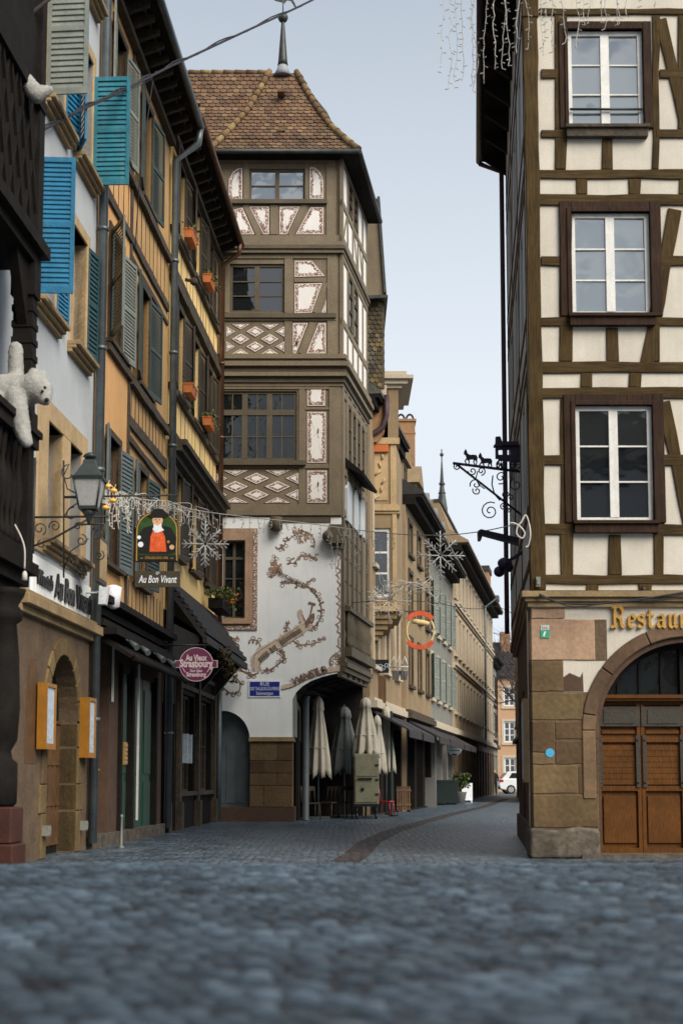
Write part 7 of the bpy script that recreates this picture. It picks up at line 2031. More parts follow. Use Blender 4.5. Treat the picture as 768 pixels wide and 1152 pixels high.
# ---- menu cases on the tavern
def menu_case(u0, u1, z0, z1, n, label):
    t = thing('menu_case', tuple(LF.w((u0 + u1) / 2, 0, z0)), label, 'menu case', 'orange framed menu cases by the tavern door')
    s = MB(); f = 0.05
    s.box(LF, u0, u1, 0.05, n - 0.03, z0, z1); s.box(LF, u0, u0 + f, n - 0.03, n, z0, z1); s.box(LF, u1 - f, u1, n - 0.03, n, z0, z1); s.box(LF, u0 + f, u1 - f, n - 0.03, n, z0, z0 + f * 1.6); s.box(LF, u0 + f, u1 - f, n - 0.03, n, z1 - f, z1)
    s.build('case', M['orange_case'], t)
    s = MB(); s.box(LF, u0 + f, u1 - f, n - 0.03, n - 0.022, z0 + f * 1.6, z1 - f); s.box(LF, u0 + f + 0.03, u1 - f - 0.03, n - 0.022, n - 0.02, z0 + 0.14, (z0 + z1) / 2 - 0.02); s.box(LF, u0 + f + 0.03, u1 - f - 0.03, n - 0.022, n - 0.02, (z0 + z1) / 2 + 0.02, z1 - 0.1)
    s.build('menu', M['paper'], t)
    s = MB()
    for zq_ in (z0 + 0.2, z1 - 0.2): s.box(LF, u0 + 0.1, u1 - 0.1, 0.0, 0.05, zq_ - 0.03, zq_ + 0.03)
    s.build('bracket', M['black_iron'], t)
menu_case(-3.25, -2.72, 1.50, 2.40, 0.18, 'orange framed menu case hanging left of the arched tavern door')
menu_case(-0.78, -0.30, 1.42, 2.34, 0.20, 'orange framed menu case right of the arched tavern door near the intercom')
# small white spot lights low on the tavern front
for u, lb in ((-2.86, 'left'), (-0.62, 'right')):
    s = MB(); s.box(LF, u, u + 0.14, 0.02, 0.14, 0.32, 0.46); s.box(LF, u + 0.02, u + 0.12, 0.14, 0.15, 0.34, 0.44)
    tag(s.build('outlet_box', M['far_grey']), 'small pale box low on the wall %s of the arched tavern door' % lb, 'box')
# stanchion by the shop door
s = MB(); p = LF.w(0.55, 0.45, 0); s.lathe(p, [(0.05, 0), (0.05, 0.015), (0.018, 0.03), (0.016, 0.48), (0.028, 0.50), (0.018, 0.53)], 12); tag(s.build('stanchion', M['far_grey']), 'thin metal stanchion standing before the brown shop door', 'post')

# ---- window boxes
def window_box(u, z, w, label, k=26, fl=4):
    t = thing('window_box', tuple(LF.w(u, 0.22, z)), label, 'planter', 'orange window boxes on the yellow house')
    s = MB(); s.prism(Fr(*LF.w(u - w / 2, 0.13, 0).xy, LF.nx, LF.ny), [(0.02, z), (0.19, z), (0.22, z + 0.2), (-0.0, z + 0.2)], -w, 0); s.box(LF, u - w / 2 - 0.01, u + w / 2 + 0.01, 0.125, 0.36, z + 0.185, z + 0.215); s.build('box', M['terracotta'], t)
    s = MB(); 
    for q_ in range(4): leaves(s, LF.w(u - w / 2 + w * (q_ + 0.5) / 4, 0.25, z + 0.3), 0.17, k, 0.07)
    for q_ in range(3): leaves(s, LF.w(u - w / 2 + w * (q_ + 0.5) / 3, 0.36, z + 0.12), 0.14, k // 2, 0.06)
    s.build('plant', M['leaf'], t)
    if fl:
        s = MB()
        for q_ in range(fl): leaves(s, LF.w(u + random.uniform(-w / 2, w / 2), 0.3, z + random.uniform(0.25, 0.42)), 0.04, 6, 0.05)
        s.build('flower', M['flower'], t)
window_box(8.15, 12.97, 0.75, 'orange window box at the first top floor window of the yellow house', 10, 0)
window_box(11.0, 12.97, 0.75, 'orange window box with trailing green at the second top floor window of the yellow house', 30, 2)
window_box(8.3, 9.52, 0.7, 'orange window box with dry stems at the first middle floor window of the yellow house', 8, 0)
window_box(11.2, 9.52, 0.7, 'orange window box with green plant at the second middle floor window of the yellow house', 26, 1)
t = thing('flower_box', tuple(LF.w(12.9, 0.35, 5.5)), 'dark flower box with bushy green and orange flowers beside the mural', 'planter')
s = MB(); s.box(LF, 12.0, 13.7, 0.15, 0.5, 5.25, 5.5); s.build('box', M['dark'], t)
s = MB(); 
for q_ in range(9): leaves(s, LF.w(12.05 + q_ * 0.2, 0.42 + random.uniform(-.1, .15), 5.62 + random.uniform(-.12, .15)), 0.26, 42, 0.09)
s.build('plant', M['leaf'], t)
s = MB()
for q_ in range(16): leaves(s, LF.w(12.0 + random.random() * 1.7, 0.55 + random.uniform(-.1, .15), 5.5 + random.uniform(-.1, .3)), 0.05, 7, 0.06)
s.build('flower', M['flower'], t)
# dry garland hanging under the canopy
s = MB()
for q_ in range(10): leaves(s, LF.w(8.9 + q_ * 0.12, 0.95, 3.95 - 0.06 * q_ + random.uniform(-.1, .1)), 0.16, 26, 0.09)
tag(s.build('dry_garland', mat_island('dry_leaf', [(0.07, 0.05, 0.02), (0.14, 0.10, 0.035), (0.05, 0.05, 0.03)], 0.8)), 'dry brown garland hung along the dark canopy of the yellow house', 'garland')

# ---- plush toys on the timber gallery
def plush(name, balls, label):
    s = MB()
    for (x, y, Y, r_) in balls:
        p = at(x, y, Y); s.ball(p, r_, 0, 14, 10)
    o = s.build(name, M['plush'])
    m = o.modifiers.new('skin', 'REMESH'); m.mode = 'VOXEL'; m.voxel_size = 0.02; m.use_smooth_shade = True
    sm_ = o.modifiers.new('smooth', 'SMOOTH'); sm_.iterations = 6; sm_.factor = 0.5
    tx = bpy.data.textures.new('fur', 'CLOUDS'); tx.noise_scale = 0.03
    d = o.modifiers.new('fur', 'DISPLACE'); d.texture = tx; d.strength = 0.022; d.mid_level = 0.5
    return tag(o, label, 'plush toy', 'white plush toys on the timber gallery')
Yp = 16.3
body = []
def limb(pts, k=5):
    for (x0, y0, d0, r0), (x1, y1, d1, r1) in zip(pts, pts[1:]):
        for i in range(k):
            t = i / k; body.append((x0 + (x1 - x0) * t, y0 + (y1 - y0) * t, Yp + d0 + (d1 - d0) * t, r0 + (r1 - r0) * t))
limb([(-14, 442, 0, .17), (4, 440, 0, .20), (20, 441, 0, .20), (32, 440, 0, .18)])
limb([(30, 438, -.02, .17), (40, 436, -.04, .18), (46, 440, -.06, .15), (50, 447, -.12, .09), (51, 450, -.14, .07)])
body.append((47, 422, Yp, .065)); body.append((38, 419, Yp, .06))
limb([(18, 430, .05, .10), (18, 412, .06, .095), (18, 398, .06, .09), (18, 391, .06, .085)])
limb([(18, 448, -.12, .13), (21, 464, -.15, .12), (24, 478, -.16, .11), (27, 490, -.18, .09), (31, 499, -.24, .07)])
limb([(-4, 450, -.12, .13), (-3, 466, -.14, .12), (0, 480, -.16, .1)])
bear = plush('plush_toy', body, 'large white plush bear sprawled on the black gallery rail with one arm up')
for nm, (x, y, d, r_) in (('nose', (53, 450, -.20, .028)), ('eye', (48, 440, -.22, .018)), ('eye', (51, 436, -.19, .018))):
    s = MB(); s.ball(at(x, y, Yp + d), r_); s.build(nm, M['rubber'], bear)
plush('plush_toy', [(20 + i * 2.2, 78 + i * 3.0, 16.45 - i * .015, .085 + i * .003) for i in range(10)] + [(41 + i * 2.4, 106 - i * 0.8, 16.3, .11 - i * .009) for i in range(7)], 'white plush leg and foot hanging from the upper part of the dark oriel')
plush('plush_toy', [(18, 44, 16.8, .085), (19, 38, 16.8, .07), (14, 48, 16.8, .07)], 'small round white plush head near the branches above the dark oriel')
s = MB(); p = at(9, 460, 16.2); s.lathe(p, [(0.07, -0.10), (0.10, 0.10), (0.10, 0.11)], 12); tag(s.build('flower_pot', M['teal_door']), 'small blue pot on the gallery rail below the plush bear', 'pot')
# bare branches above the oriel
t = thing('bare_branch', tuple(at(5, 60, 16.7)), 'bare grey branches fixed along the top of the dark oriel', 'branch')
s = MB()
for path, r_ in (((( -8, 60), (6, 45), (22, 28), (40, 12), (62, -6)), .05), (((2, 48), (4, 30), (2, 10), (8, -10)), .045), (((8, 70), (3, 40), (-6, 20)), .06), (((22, 28), (20, 14), (26, -4)), .03), (((6, 46), (14, 34), (12, 20)), .025)):
    s.tube(smooth_path([at(x, y, 16.75) for x, y in path], 5), [r_ * (1 - 0.6 * i / (len(path) * 5 - 5)) for i in range(len(path) * 5 - 4)], 7)
s.build('branch', M['bark'], t)
s = MB(); s.tube(smooth_path([at(17, 590, 16.5), at(24, 604, 16.45), at(28, 618, 16.42), at(28, 640, 16.42)], 6), 0.010, 5); s.lathe(at(28, 650, 16.42), [(0.035, -0.03), (0.03, 0.05), (0.012, 0.08)], 10); tag(s.build('hanging_plug', M['wire']), 'white cable ending in a plug dangling from the black gallery', 'cable')
# ---- cables
s = MB()
pc = smooth_path([at(38, 152, 18.6), at(100, 119, 20.5), at(150, 96, 22.3), at(195, 73, 24), at(270, 38, 26.5), at(355, -2, 30), at(430, -45, 32), at(520, -95, 34)], 10)
s.tube(pc, 0.022, 6)
s.tube([p + Vector((0.0, 0.03 * math.cos(i * 0.9), 0.03 * math.sin(i * 0.9) + 0.02)) for i, p in enumerate(pc)], 0.014, 5)
tag(s.build('overhead_cable', M['wire_dk']), 'thick twisted black cable slung across the street in front of the finial', 'cable')
s = MB(); s.tube(smooth_path([at(78, 130, 19.6), at(120, 112, 21), at(165, 92, 23), at(176, 80, 23.6)], 6), 0.008, 5); s.tube([at(172, 92, 23), at(158, 190, 23), at(152, 280, 23.2)], 0.008, 5)
tag(s.build('thin_wire', M['wire_dk']), 'thin wire running from the teal shutter up to the ochre house eaves', 'cable')

# ---- fairy light garland across the street
t = thing('light_garland', tuple(at(112, 548, 21)), 'pale fairy light garland strung across the street from lantern to coach sign', 'garland')
gpx = [(112, 546, 21), (130, 553, 22), (150, 560, 23.5), (170, 563, 25), (190, 564, 26.5), (212, 572, 28), (240, 577, 29.5), (290, 583, 31.5), (340, 588, 32.5), (400, 596, 33), (450, 601, 32), (500, 602, 30), (540, 598, 27.5), (575, 591, 25), (583, 590, 24.2)]
gp = smooth_path([at(*q_) for q_ in gpx], 6)
s = MB(); s.tube(gp, 0.011, 5); s.build('wire', M['wire'], t)
def drop(mb, p, l, r_=0.0075, bulbs=True):
    k = max(3, int(l / 0.09)); pts_ = [p]
    for i in range(k): pts_.append(pts_[-1] + Vector((random.uniform(-.025, .025), random.uniform(-.02, .02), -l / k)))
    mb.tube(pts_, r_, 4)
    if bulbs:
        for q_ in pts_[1:]:
            d = Vector((random.uniform(-1, 1), random.uniform(-1, 1), random.uniform(-0.6, 0.2))).normalized() * 0.055
            mb.tube([q_, q_ + d], [r_ * 0.9, r_ * 1.5], 4)
random.seed(21)
for i in range(2, 60, 2):
    dens = 3 if i < 34 else 2
    for q_ in range(dens):
        s = MB(); k = min(len(gp) - 1, i + q_); drop(s, gp[k], random.uniform(0.15, 0.62 if i < 34 else 0.36)); s.build('icicle_string', M['wire'], t)
for i in range(11):
    s = MB(); p = at(116 + i * 11 + random.uniform(-4, 4), 553 + i * 2.3, 21.3 + i * 0.6)
    s.tube(smooth_path([p + Vector((random.uniform(-.25, .25), random.uniform(-.2, .2), random.uniform(-.22, .12))) for q_ in range(7)], 5), 0.007, 4); s.build('icicle_string', M['wire'], t)
for i in range(9):
    s = MB(); p = at(372 + i * 7, 600 + random.uniform(-3, 6), 33.2); drop(s, p, random.uniform(0.4, 0.95), 0.008); s.build('icicle_string', M['wire'], t)
for x, y in ((121, 547), (128, 552), (127, 563), (119, 571)):
    s = MB(); p = at(x, y, 20.9); s.ball(p, 0.045, 0, 10, 7, (1.25, 1, 0.8)); s.tube([p, p + Vector((0.03, 0.02, 0.1))], 0.006, 4); s.build('amber_bulb', M['amber'], t)
# ---- light snowflakes
def snowflake(x, y, Y, rad, label, top, tube=0.014, mt='flake', turn=0.0):
    p = at(x, y, Y); F = Fr(p.x, p.y, 1, 0.1)
    t = thing('snowflake_light', tuple(p), label, 'decoration', 'snowflake lights hung over the street')
    for k in range(8):
        a = k * math.pi / 4 + turn; rr = rad * (1.0 if k % 2 == 0 else 0.9)
        s = MB(); pt = lambda d, e=0: F.w(d * math.cos(a) - e * math.sin(a), 0, p.z + d * math.sin(a) + e * math.cos(a))
        s.tube([pt(0.03), pt(rr)], tube, 5)
        for d in (0.35, 0.55, 0.75):
            for sg in (-1, 1):
                if random.random() < 0.9: s.tube([pt(rr * d), pt(rr * (d + 0.16), sg * rr * 0.17)], tube * 0.6, 4)
        for d in range(7): 
            q_ = pt(rr * (0.25 + d * 0.11), random.uniform(-.05, .05)); s.tube([q_, q_ + Vector((random.uniform(-.05, .05), -0.04, random.uniform(-.05, .05)))], 0.008, 4)
        s.build('arm', M[mt], t)
    s = MB(); s.tube([p + Vector((0, 0, rad * 0.9)), at(x, top, Y)], 0.006, 4); s.build('cord', M['wire'], t)
snowflake(231, 612, 28.6, 0.48, 'white snowflake light over the dark canopy beside the mural', 575, 0.018)
snowflake(495, 625, 36, 0.64, 'large white snowflake light in front of the far dark roofs', 602, 0.016)
snowflake(437, 676, 38, 0.62, 'tangled pale snowflake light in front of the carved oriel', 640, 0.014, 'wire')
# second wire with tangle in front of the oriel
t = thing('light_tangle', tuple(at(405, 677, 38)), 'sagging wire with tangled fairy lights in front of the carved oriel', 'garland')
s = MB(); s.tube(smooth_path([at(396, 678, 38.5), at(430, 676, 38.5), at(480, 677, 40), at(530, 685, 41), at(556, 682, 42), at(576, 690, 31)], 6), 0.010, 4); s.build('wire', M['wire_dk'], t)
for i in range(12):
    s = MB(); p = at(416 + i * 6.5, 672 - 14 * math.sin(math.pi * i / 11) + random.uniform(-5, 8), 38.2)
    s.tube(smooth_path([p + Vector((random.uniform(-.4, .4), random.uniform(-.3, .3), random.uniform(-.25, .25))) for q_ in range(7)], 5), 0.009, 4); s.build('icicle_string', M['wire'], t)
# ---- icicle lights at the top right
t = thing('icicle_lights', tuple(at(600, -60, 17.5)), 'curtain of pale icicle lights hanging in front of the restaurant roof edge', 'lights')
s = MB(); s.tube([at(480, -40, 17.5), at(600, -22, 17.5), at(720, -30, 17.5), at(800, -40, 17.5)], 0.012, 5); s.build('wire', M['wire'], t)
for x, y in ((500, 82), (506, 100), (511, 96), (521, 92), (527, 100), (535, 90), (546, 86), (554, 78), (562, 76), (570, 78), (583, 60), (592, 56), (604, 62), (610, 58), (624, 56), (634, 50), (647, 58), (655, 28), (662, 26), (672, 24), (681, 32), (690, 30), (696, 28), (706, 18), (722, 6), (736, 4)):
    s = MB(); p = at(x, -26, 17.5); e = at(x, y, 17.5); drop(s, p, p.z - e.z, 0.0045); s.build('icicle_string', M['wire_thin'], t)

# ---- closed parasols
def parasol(x, Y, ytop, yhem, wpx, label, mt='canvas', ph=0.0):
    p = at(x, ytop, Y); zt = p.z; zh = at(x, yhem, Y).z; r_ = wpx / 2 * Y / FOC
    t = thing('closed_parasol', (p.x, Y, 0), label, 'parasol', 'closed parasols at the tower arcade')
    s = MB(); K = 72; prof = [(0.03, zt + 0.06), (0.13 * r_ / .35, zt), (0.20 * r_ / .35, zt - 0.35)]
    rows_ = [(0.0, 0.22), (0.05, 0.36), (0.16, 0.44), (0.17, 0.36), (0.4, 0.58), (0.6, 0.74), (0.78, 0.88), (0.9, 0.96), (1.0, 1.0)]
    b0 = 0; s.v.append(Vector((p.x, Y, zt + 0.05)))
    rndp = [random.uniform(0.82, 1.18) for _ in range(8)]
    for (q_, rr) in rows_:
        for k in range(K):
            a = 2 * math.pi * k / K
            f = 8 * a / (2 * math.pi); lob = 0.72 * abs(math.sin(math.pi * f + ph)) + 0.28 * abs(math.sin(math.pi * f * 2.37 + ph * 3 + q_ * 1.5))
            amp = 0.10 + 0.38 * q_
            rad = r_ * rr * (1 - amp * (1 - lob)) * (1 + 0.10 * (rndp[int(f) % 8] - 1) * 3 * q_)
            dz = (0.26 * (lob ** 1.2 - 0.5) * rndp[int(f) % 8] if q_ == 1.0 else (0.10 * lob if q_ == 0.9 else 0))
            s.v.append(Vector((p.x + rad * math.cos(a) , Y + rad * math.sin(a), zt + (zh - zt) * q_ - dz)))
    for k in range(K): s.face([0, 1 + k, 1 + (k + 1) % K], 0, True)
    for i in range(len(rows_) - 1):
        for k in range(K): s.face([1 + i * K + k, 1 + (i + 1) * K + k, 1 + (i + 1) * K + (k + 1) % K, 1 + i * K + (k + 1) % K], 0, True)
    o = s.build('canopy', M[mt], t); m = o.modifiers.new('cloth', 'SOLIDIFY'); m.thickness = 0.008
    s = MB(); s.lathe((p.x, Y, 0), [(0.028, 0.06), (0.028, zt + 0.02), (0.01, zt + 0.1)], 10); s.build('pole', M['grey_post'], t)
    s = MB(); s.wbox(p.x - 0.32, p.x + 0.32, Y - 0.32, Y + 0.32, 0, 0.07); s.build('base', M['grey_post'], t)
    zs_ = zt + (zh - zt) * 0.6; s = MB(); s.tube([(p.x + r_ * 0.72 * math.cos(a), Y + r_ * 0.72 * math.sin(a), zs_ - 0.1) for a in [2 * math.pi * k / 20 for k in range(21)]], 0.012, 4); s.build('strap', M[mt], t)
parasol(358, 39.2, 785, 872, 32, 'cream closed parasol right beside the grey post of the arcade')
parasol(387, 40.8, 796, 868, 40, 'dark grey closed parasol in the shade of the arcade', 'canvas_grey', 0.6)
parasol(411, 40.0, 786, 848, 34, 'cream closed parasol standing behind the cream cabinet', ph=0.3)
parasol(424, 40.9, 806, 868, 24, 'narrow cream closed parasol half hidden behind the cabinet', ph=0.9)
parasol(434, 43.0, 796, 866, 24, 'cream closed parasol farthest along, next to the thin dark post', ph=0.2)
s = MB(); p = at(344, 783, 38.0); s.lathe((p.x, 38.0, 0), [(0.12, 0), (0.12, 0.03), (0.09, 0.05), (0.085, p.z - 0.1), (0.11, p.z)], 14); tag(s.build('steel_post', M['grey_post']), 'plain grey round post holding the arcade corner of the tower', 'post')
s = MB(); p = at(440, 800, 42.4); s.lathe((p.x, 42.4, 0), [(0.2, 0), (0.2, 0.08), (0.035, 0.1), (0.035, p.z)], 10); tag(s.build('thin_post', M['bin']), 'thin dark post on a heavy foot right of the parasols', 'post')
# ---- cabinet on castors
Yc = 39.4
cb = thing('serving_cabinet', (at(414, 910, Yc).x, Yc, 0), 'cream wooden serving cabinet on castors in front of the parasols', 'cabinet')
a = Fr(0, Yc, 1, 0).rect(398, 848, 426, 905); KF = Fr(0, Yc, 1, 0)
s = MB(); s.box(KF, a[0], a[1], -0.55, 0, a[2], a[3]); bevel(s.build('body', M['cabinet'], cb), 0.015)
s = MB(); m_ = (a[0] + a[1]) / 2
s.box(KF, a[0] + 0.04, a[1] - 0.04, 0, 0.02, a[2] + 0.78, a[3] - 0.06); s.box(KF, a[0] + 0.04, a[1] - 0.04, 0, 0.02, a[2] + 0.06, a[2] + 0.74); dp = s.build('door', M['cabinet'], cb)
s = MB(); s.box(KF, m_ - 0.24, m_ + 0.16, 0.03, 0.06, a[2] + 0.68, a[2] + 0.73); s.ball(KF.w(m_ - 0.1, 0.03, a[2] + 0.42), 0.05)
for z in (a[2] + 0.25, a[2] + 0.65, a[2] + 1.05): s.box(KF, a[1] - 0.10, a[1] - 0.01, 0.02, 0.035, z, z + 0.05)
s.build('handle', M['black_iron'], dp)
s = MB()
for dx in (a[0] + 0.08, a[1] - 0.08):
    for dy in (-0.48, -0.08): s.tube([KF.w(dx - 0.03, dy, 0.08), KF.w(dx + 0.03, dy, 0.08)], 0.08, 12); s.tube([KF.w(dx, dy, 0.08), KF.w(dx, dy, a[2])], 0.025, 6)
s.box(KF, a[0], a[1], -0.5, -0.03, a[2] - 0.06, a[2]); s.build('castor', M['black_iron'], cb)
# ---- stacked cafe chairs in the arcade shade
def chair(loc, rz, mt, label, h=0.0):
    t = thing('cafe_chair', loc, label, 'chair', 'dark cafe chairs under the arcade')
    c = Fr(loc[0], loc[1], math.cos(rz), math.sin(rz))
    L0 = Vector((0, 0, loc[2]))
    s = MB(); s.box(c, -0.21, 0.21, -0.21, 0.21, loc[2] + 0.43, loc[2] + 0.46); s.build('seat', M[mt], t)
    for u in (-0.19, 0.19):
        for n in (-0.19, 0.19):
            s = MB(); s.tube([c.w(u * 1.1, n * 1.15, loc[2]), c.w(u, n, loc[2] + 0.43)], 0.016, 6); s.build('leg', M[mt], t)
    s = MB()
    for u in (-0.19, -0.06, 0.06, 0.19): s.tube([c.w(u, -0.2, loc[2] + 0.46), c.w(u, -0.27, loc[2] + 0.88)], 0.014, 6)
    s.box(c, -0.21, 0.21, -0.285, -0.255, loc[2] + 0.78, loc[2] + 0.90); s.build('backrest', M[mt], t)
    return t
p = at(350, 915, 38.6)
chair((p.x - 0.02, 38.7, 0.0), R(20), 'grey_timber', 'dark cafe chair under the first cream parasol beside the grey post')
chair((at(370, 910, 39.8).x, 39.9, 0.0), R(-30), 'grey_timber', 'dark cafe chair between the cream and the grey parasol')
chair((at(383, 908, 40.0).x + 0.05, 40.1, 0.0), R(200), 'dark', 'black cafe chair under the dark grey parasol')
# red folded seat and rust coloured stand
t = chair((at(433, 895, 42.0).x, 42.0, 0.0), R(70), 'red_lens', 'small red cafe chair beside the thin dark post'); t['group'] = ''; del t['group']
s = MB(); RF_ = Fr(at(446, 890, 48).x, 48, 1, 0.2)
for k in range(6): s.box(RF_, k * 0.08, k * 0.08 + 0.055, -0.03, 0.03, 0.05, 0.85)
for z in (0.2, 0.68): s.box(RF_, -0.02, 0.48, 0.03, 0.05, z, z + 0.08)
s.box(RF_, 0, 0.05, -0.25, 0.25, 0, 0.05); s.box(RF_, 0.41, 0.46, -0.25, 0.25, 0, 0.05)
tag(s.build('wooden_screen', M['wood_mid']), 'low rust brown slatted screen against the house wall past the parasols', 'screen')

# ---- shop things under the oriel
s = MB(); ZF = Fr(0, 44.2, 1, 0); zz_ = [(440, 748), (443, 739), (446, 747), (449, 739), (452, 747), (455, 739), (458, 748)]
s.tube([ZF.w(ZF.uv(x, y)[0], 0, ZF.uv(x, y)[1]) for x, y in zz_], 0.03, 6); s.tube([ZF.w(ZF.uv(438, 750)[0], -0.2, ZF.uv(438, 750)[1]), ZF.w(ZF.uv(459, 750)[0], 0, ZF.uv(459, 750)[1])], 0.02, 5); tag(s.build('zigzag_sign', M['flake']), 'white zigzag tube on a bar below the carved oriel', 'sign')
t = thing('script_sign', tuple(at(427, 756, 43.6)), 'dark board with pale looping script under the carved oriel', 'sign')
QF = Fr(0, 43.6, 1, 0); a = QF.rect(417, 742, 437, 757); s = MB(); s.box(QF, a[0], a[1], -0.03, 0.0, a[2], a[3]); o = s.build('board', M['sign_black'], t)
s = MB()
for k in range(5): s.tube([QF.w(u, 0.012, z) for u, z in spiral((QF.uv(420 + k * 3.6, 750)[0], QF.uv(0, 749 + (k % 2) * 2)[1]), 0.085, 1.3, k * 1.3, 14, 0.3)], 0.010, 4)
s.build('script', M['paper'], o)
for k, x in enumerate((445, 454)):
    s = MB(); p = at(x, 760, 44.6); s.lathe(p, [(0.09, -0.14), (0.14, 0.14), (0.15, 0.15)], 14); s.tube([p + Vector((0, 0, 0.14)), p + Vector((0, 0, 0.3)), p + Vector((0, 0, 0.32))], 0.012, 5); s.tube([p + Vector((-0.14, 0, 0.14)), p + Vector((0, 0, 0.3)), p + Vector((0.14, 0, 0.14))], 0.008, 4)
    tag(s.build('hanging_bucket', M['steel']), ('shiny metal bucket lamp hanging nearest the script sign', 'shiny metal bucket lamp hanging farther from the script sign')[k], 'lamp', 'metal bucket lamps under the oriel')
s = MB(); a = QF.rect(415, 760, 434, 826)
for k in range(5): s.box(QF, a[0] + k * 0.105, a[0] + k * 0.105 + 0.098, -0.06, 0 + 0.01 * (k % 2), a[2], a[3])
tag(s.build('plank_shutter', M['wood_mid']), 'reddish brown plank shutter on the shop below the carved oriel', 'shutter')
# ---- ring sign
YR = 46
RFm = Fr(0, YR, 1, 0); cu, cz = RFm.uv(472.5, 709.5); pr_ = YR / FOC
rs = thing('ring_sign', (cu, YR, cz - 0.7), 'hanging ring sign with two orange red arcs and a pale loaf inside', 'sign')
ringp = lambda r_: [RFm.w(cu + r_ * pr_ * 0.88 * math.cos(a), 0, cz + r_ * pr_ * 1.05 * math.sin(a)) for a in [2 * math.pi * k / 40 for k in range(41)]]
s = MB(); s.tube(ringp(17.5), 0.035, 6); s.build('ring', M['bread'], rs)
for a0, a1, dy in ((R(35), R(145), 3.5), (R(215), R(325), -2.5)):
    s = MB(); k = 16; ou = [(cu + 19.5 * pr_ * math.cos(a0 + (a1 - a0) * i / k), cz + dy * pr_ + 19.5 * pr_ * math.sin(a0 + (a1 - a0) * i / k) * 0.98) for i in range(k + 1)]
    inn = [(cu + 13.8 * pr_ * math.cos(a1 + (a0 - a1) * i / k) * 1.06, cz + dy * pr_ + 13.8 * pr_ * math.sin(a1 + (a0 - a1) * i / k) * 1.0) for i in range(k + 1)]
    s.prism(RFm, ou + inn, -0.06, 0.06); s.build('arc_board', M['red_ring'], rs)
s = MB(); s.tube([RFm.w(cu - 9 * pr_, 0, cz + 10.5 * pr_), RFm.w(cu - 3 * pr_, 0, cz + 10 * pr_), RFm.w(cu + 4 * pr_, 0, cz + 9 * pr_), RFm.w(cu + 10 * pr_, 0, cz + 8 * pr_)], [0.07, 0.09, 0.09, 0.06], 10); s.build('loaf', M['bread'], rs)
s = MB(); ub = TS.w((YR - 37) / TS.dy, 0.5, 0).x; s.tube([RFm.w(ub - 1.0, 0, cz + 21 * pr_), RFm.w(cu + 12 * pr_, 0, cz + 22.5 * pr_)], 0.025, 6); s.tube([RFm.w(cu, 0, cz + 22 * pr_), RFm.w(cu, 0, cz + 18 * pr_)], 0.02, 5); s.build('bracket', M['black_iron'], rs)
# ---- far round white sign
YW = 64
WF = Fr(0, YW, 1, 0); cu, cz = WF.uv(511, 842); pw = YW / FOC
ws = thing('disc_sign', (cu, YW, cz - 0.4), 'pale round hanging sign with blue mark far along the arcade', 'sign')
s = MB(); s.disc(WF, cu, cz, 8.2 * pw, -0.05, 0.05, 28, 0); s.box(WF, cu - 5 * pw, cu + 5 * pw, 0.04, 0.056, cz + 0.5 * pw, cz + 3.4 * pw, 1); s.box(WF, cu - 6 * pw, cu + 6 * pw, 0.04, 0.056, cz - 2.6 * pw, cz - 1.6 * pw, 2)
s.disc(WF, cu, cz - 4.6 * pw, 3.8 * pw, 0.04, 0.058, 14, 3, R(200), R(340), 0.9); s.build('board', [M['sign_white'], M['paper'], M['tag_green'], M['sign_black']], ws)
s = MB(); s.tube([WF.w(cu, 0, cz + 8 * pw), WF.w(cu, 0, cz + 13 * pw), (TS.w(27.4, 0, 0).x, YW, cz + 13 * pw)], 0.025, 5); s.build('bracket', M['black_iron'], ws)
# ---- bins, board, plants far along
def bin_(x, Y, label):
    p = at(x, 890, Y); t = thing('wheeled_bin', (p.x, Y, 0), label, 'bin', 'dark bins by the grey house')
    s = MB(); c = (p.x, Y)
    s.hexa([Vector((c[0] - .26, Y - .28, .06)), Vector((c[0] + .26, Y - .28, .06)), Vector((c[0] + .26, Y + .28, .06)), Vector((c[0] - .26, Y + .28, .06)), Vector((c[0] - .32, Y - .36, .98)), Vector((c[0] + .32, Y - .36, .98)), Vector((c[0] + .32, Y + .36, .98)), Vector((c[0] - .32, Y + .36, .98))]); s.build('body', M['bin'], t)
    s = MB(); s.wbox(c[0] - .34, c[0] + .34, Y - .38, Y + .4, .98, 1.05); s.build('lid', M['bin'], t)
    s = MB(); s.tube([(c[0] - .3, Y + .3, .1), (c[0] + .3, Y + .3, .1)], 0.1, 12); s.build('wheel', M['rubber'], t)
bin_(493, 60.5, 'dark wheeled bin nearer the viewer beside the leaning board'); bin_(506, 61.5, 'dark wheeled bin next to the potted plant')
t = thing('pavement_board', tuple(at(481, 897, 56).xy) + (0,), 'dark leaning pavement board standing before the bins', 'board')
s = MB(); p = at(481, 890, 56); AF_ = Fr(p.x - 0.3, 56, 1, 0.15)
s.hexa([AF_.w(0, 0.3, 0), AF_.w(0, 0.26, 0), AF_.w(0.6, 0.26, 0), AF_.w(0.6, 0.3, 0), AF_.w(0, 0.02, 1.15), AF_.w(0, -0.02, 1.15), AF_.w(0.6, -0.02, 1.15), AF_.w(0.6, 0.02, 1.15)]); s.build('front_panel', M['sign_black'], t)
s = MB(); s.hexa([AF_.w(0, -0.3, 0), AF_.w(0, -0.34, 0), AF_.w(0.6, -0.34, 0), AF_.w(0.6, -0.3, 0), AF_.w(0, 0.0, 1.13), AF_.w(0, -0.04, 1.13), AF_.w(0.6, -0.04, 1.13), AF_.w(0.6, 0.0, 1.13)]); s.build('rear_panel', M['sign_black'], t)
t = thing('potted_plant', tuple(at(517, 893, 64).xy) + (0,), 'green potted plant between the bins and the white board', 'plant')
p = at(517, 893, 64); s = MB(); s.lathe((p.x, 64, 0), [(0.2, 0), (0.3, 0.5), (0.32, 0.52)], 14); s.build('pot', M['far_grey'], t)
s = MB(); 
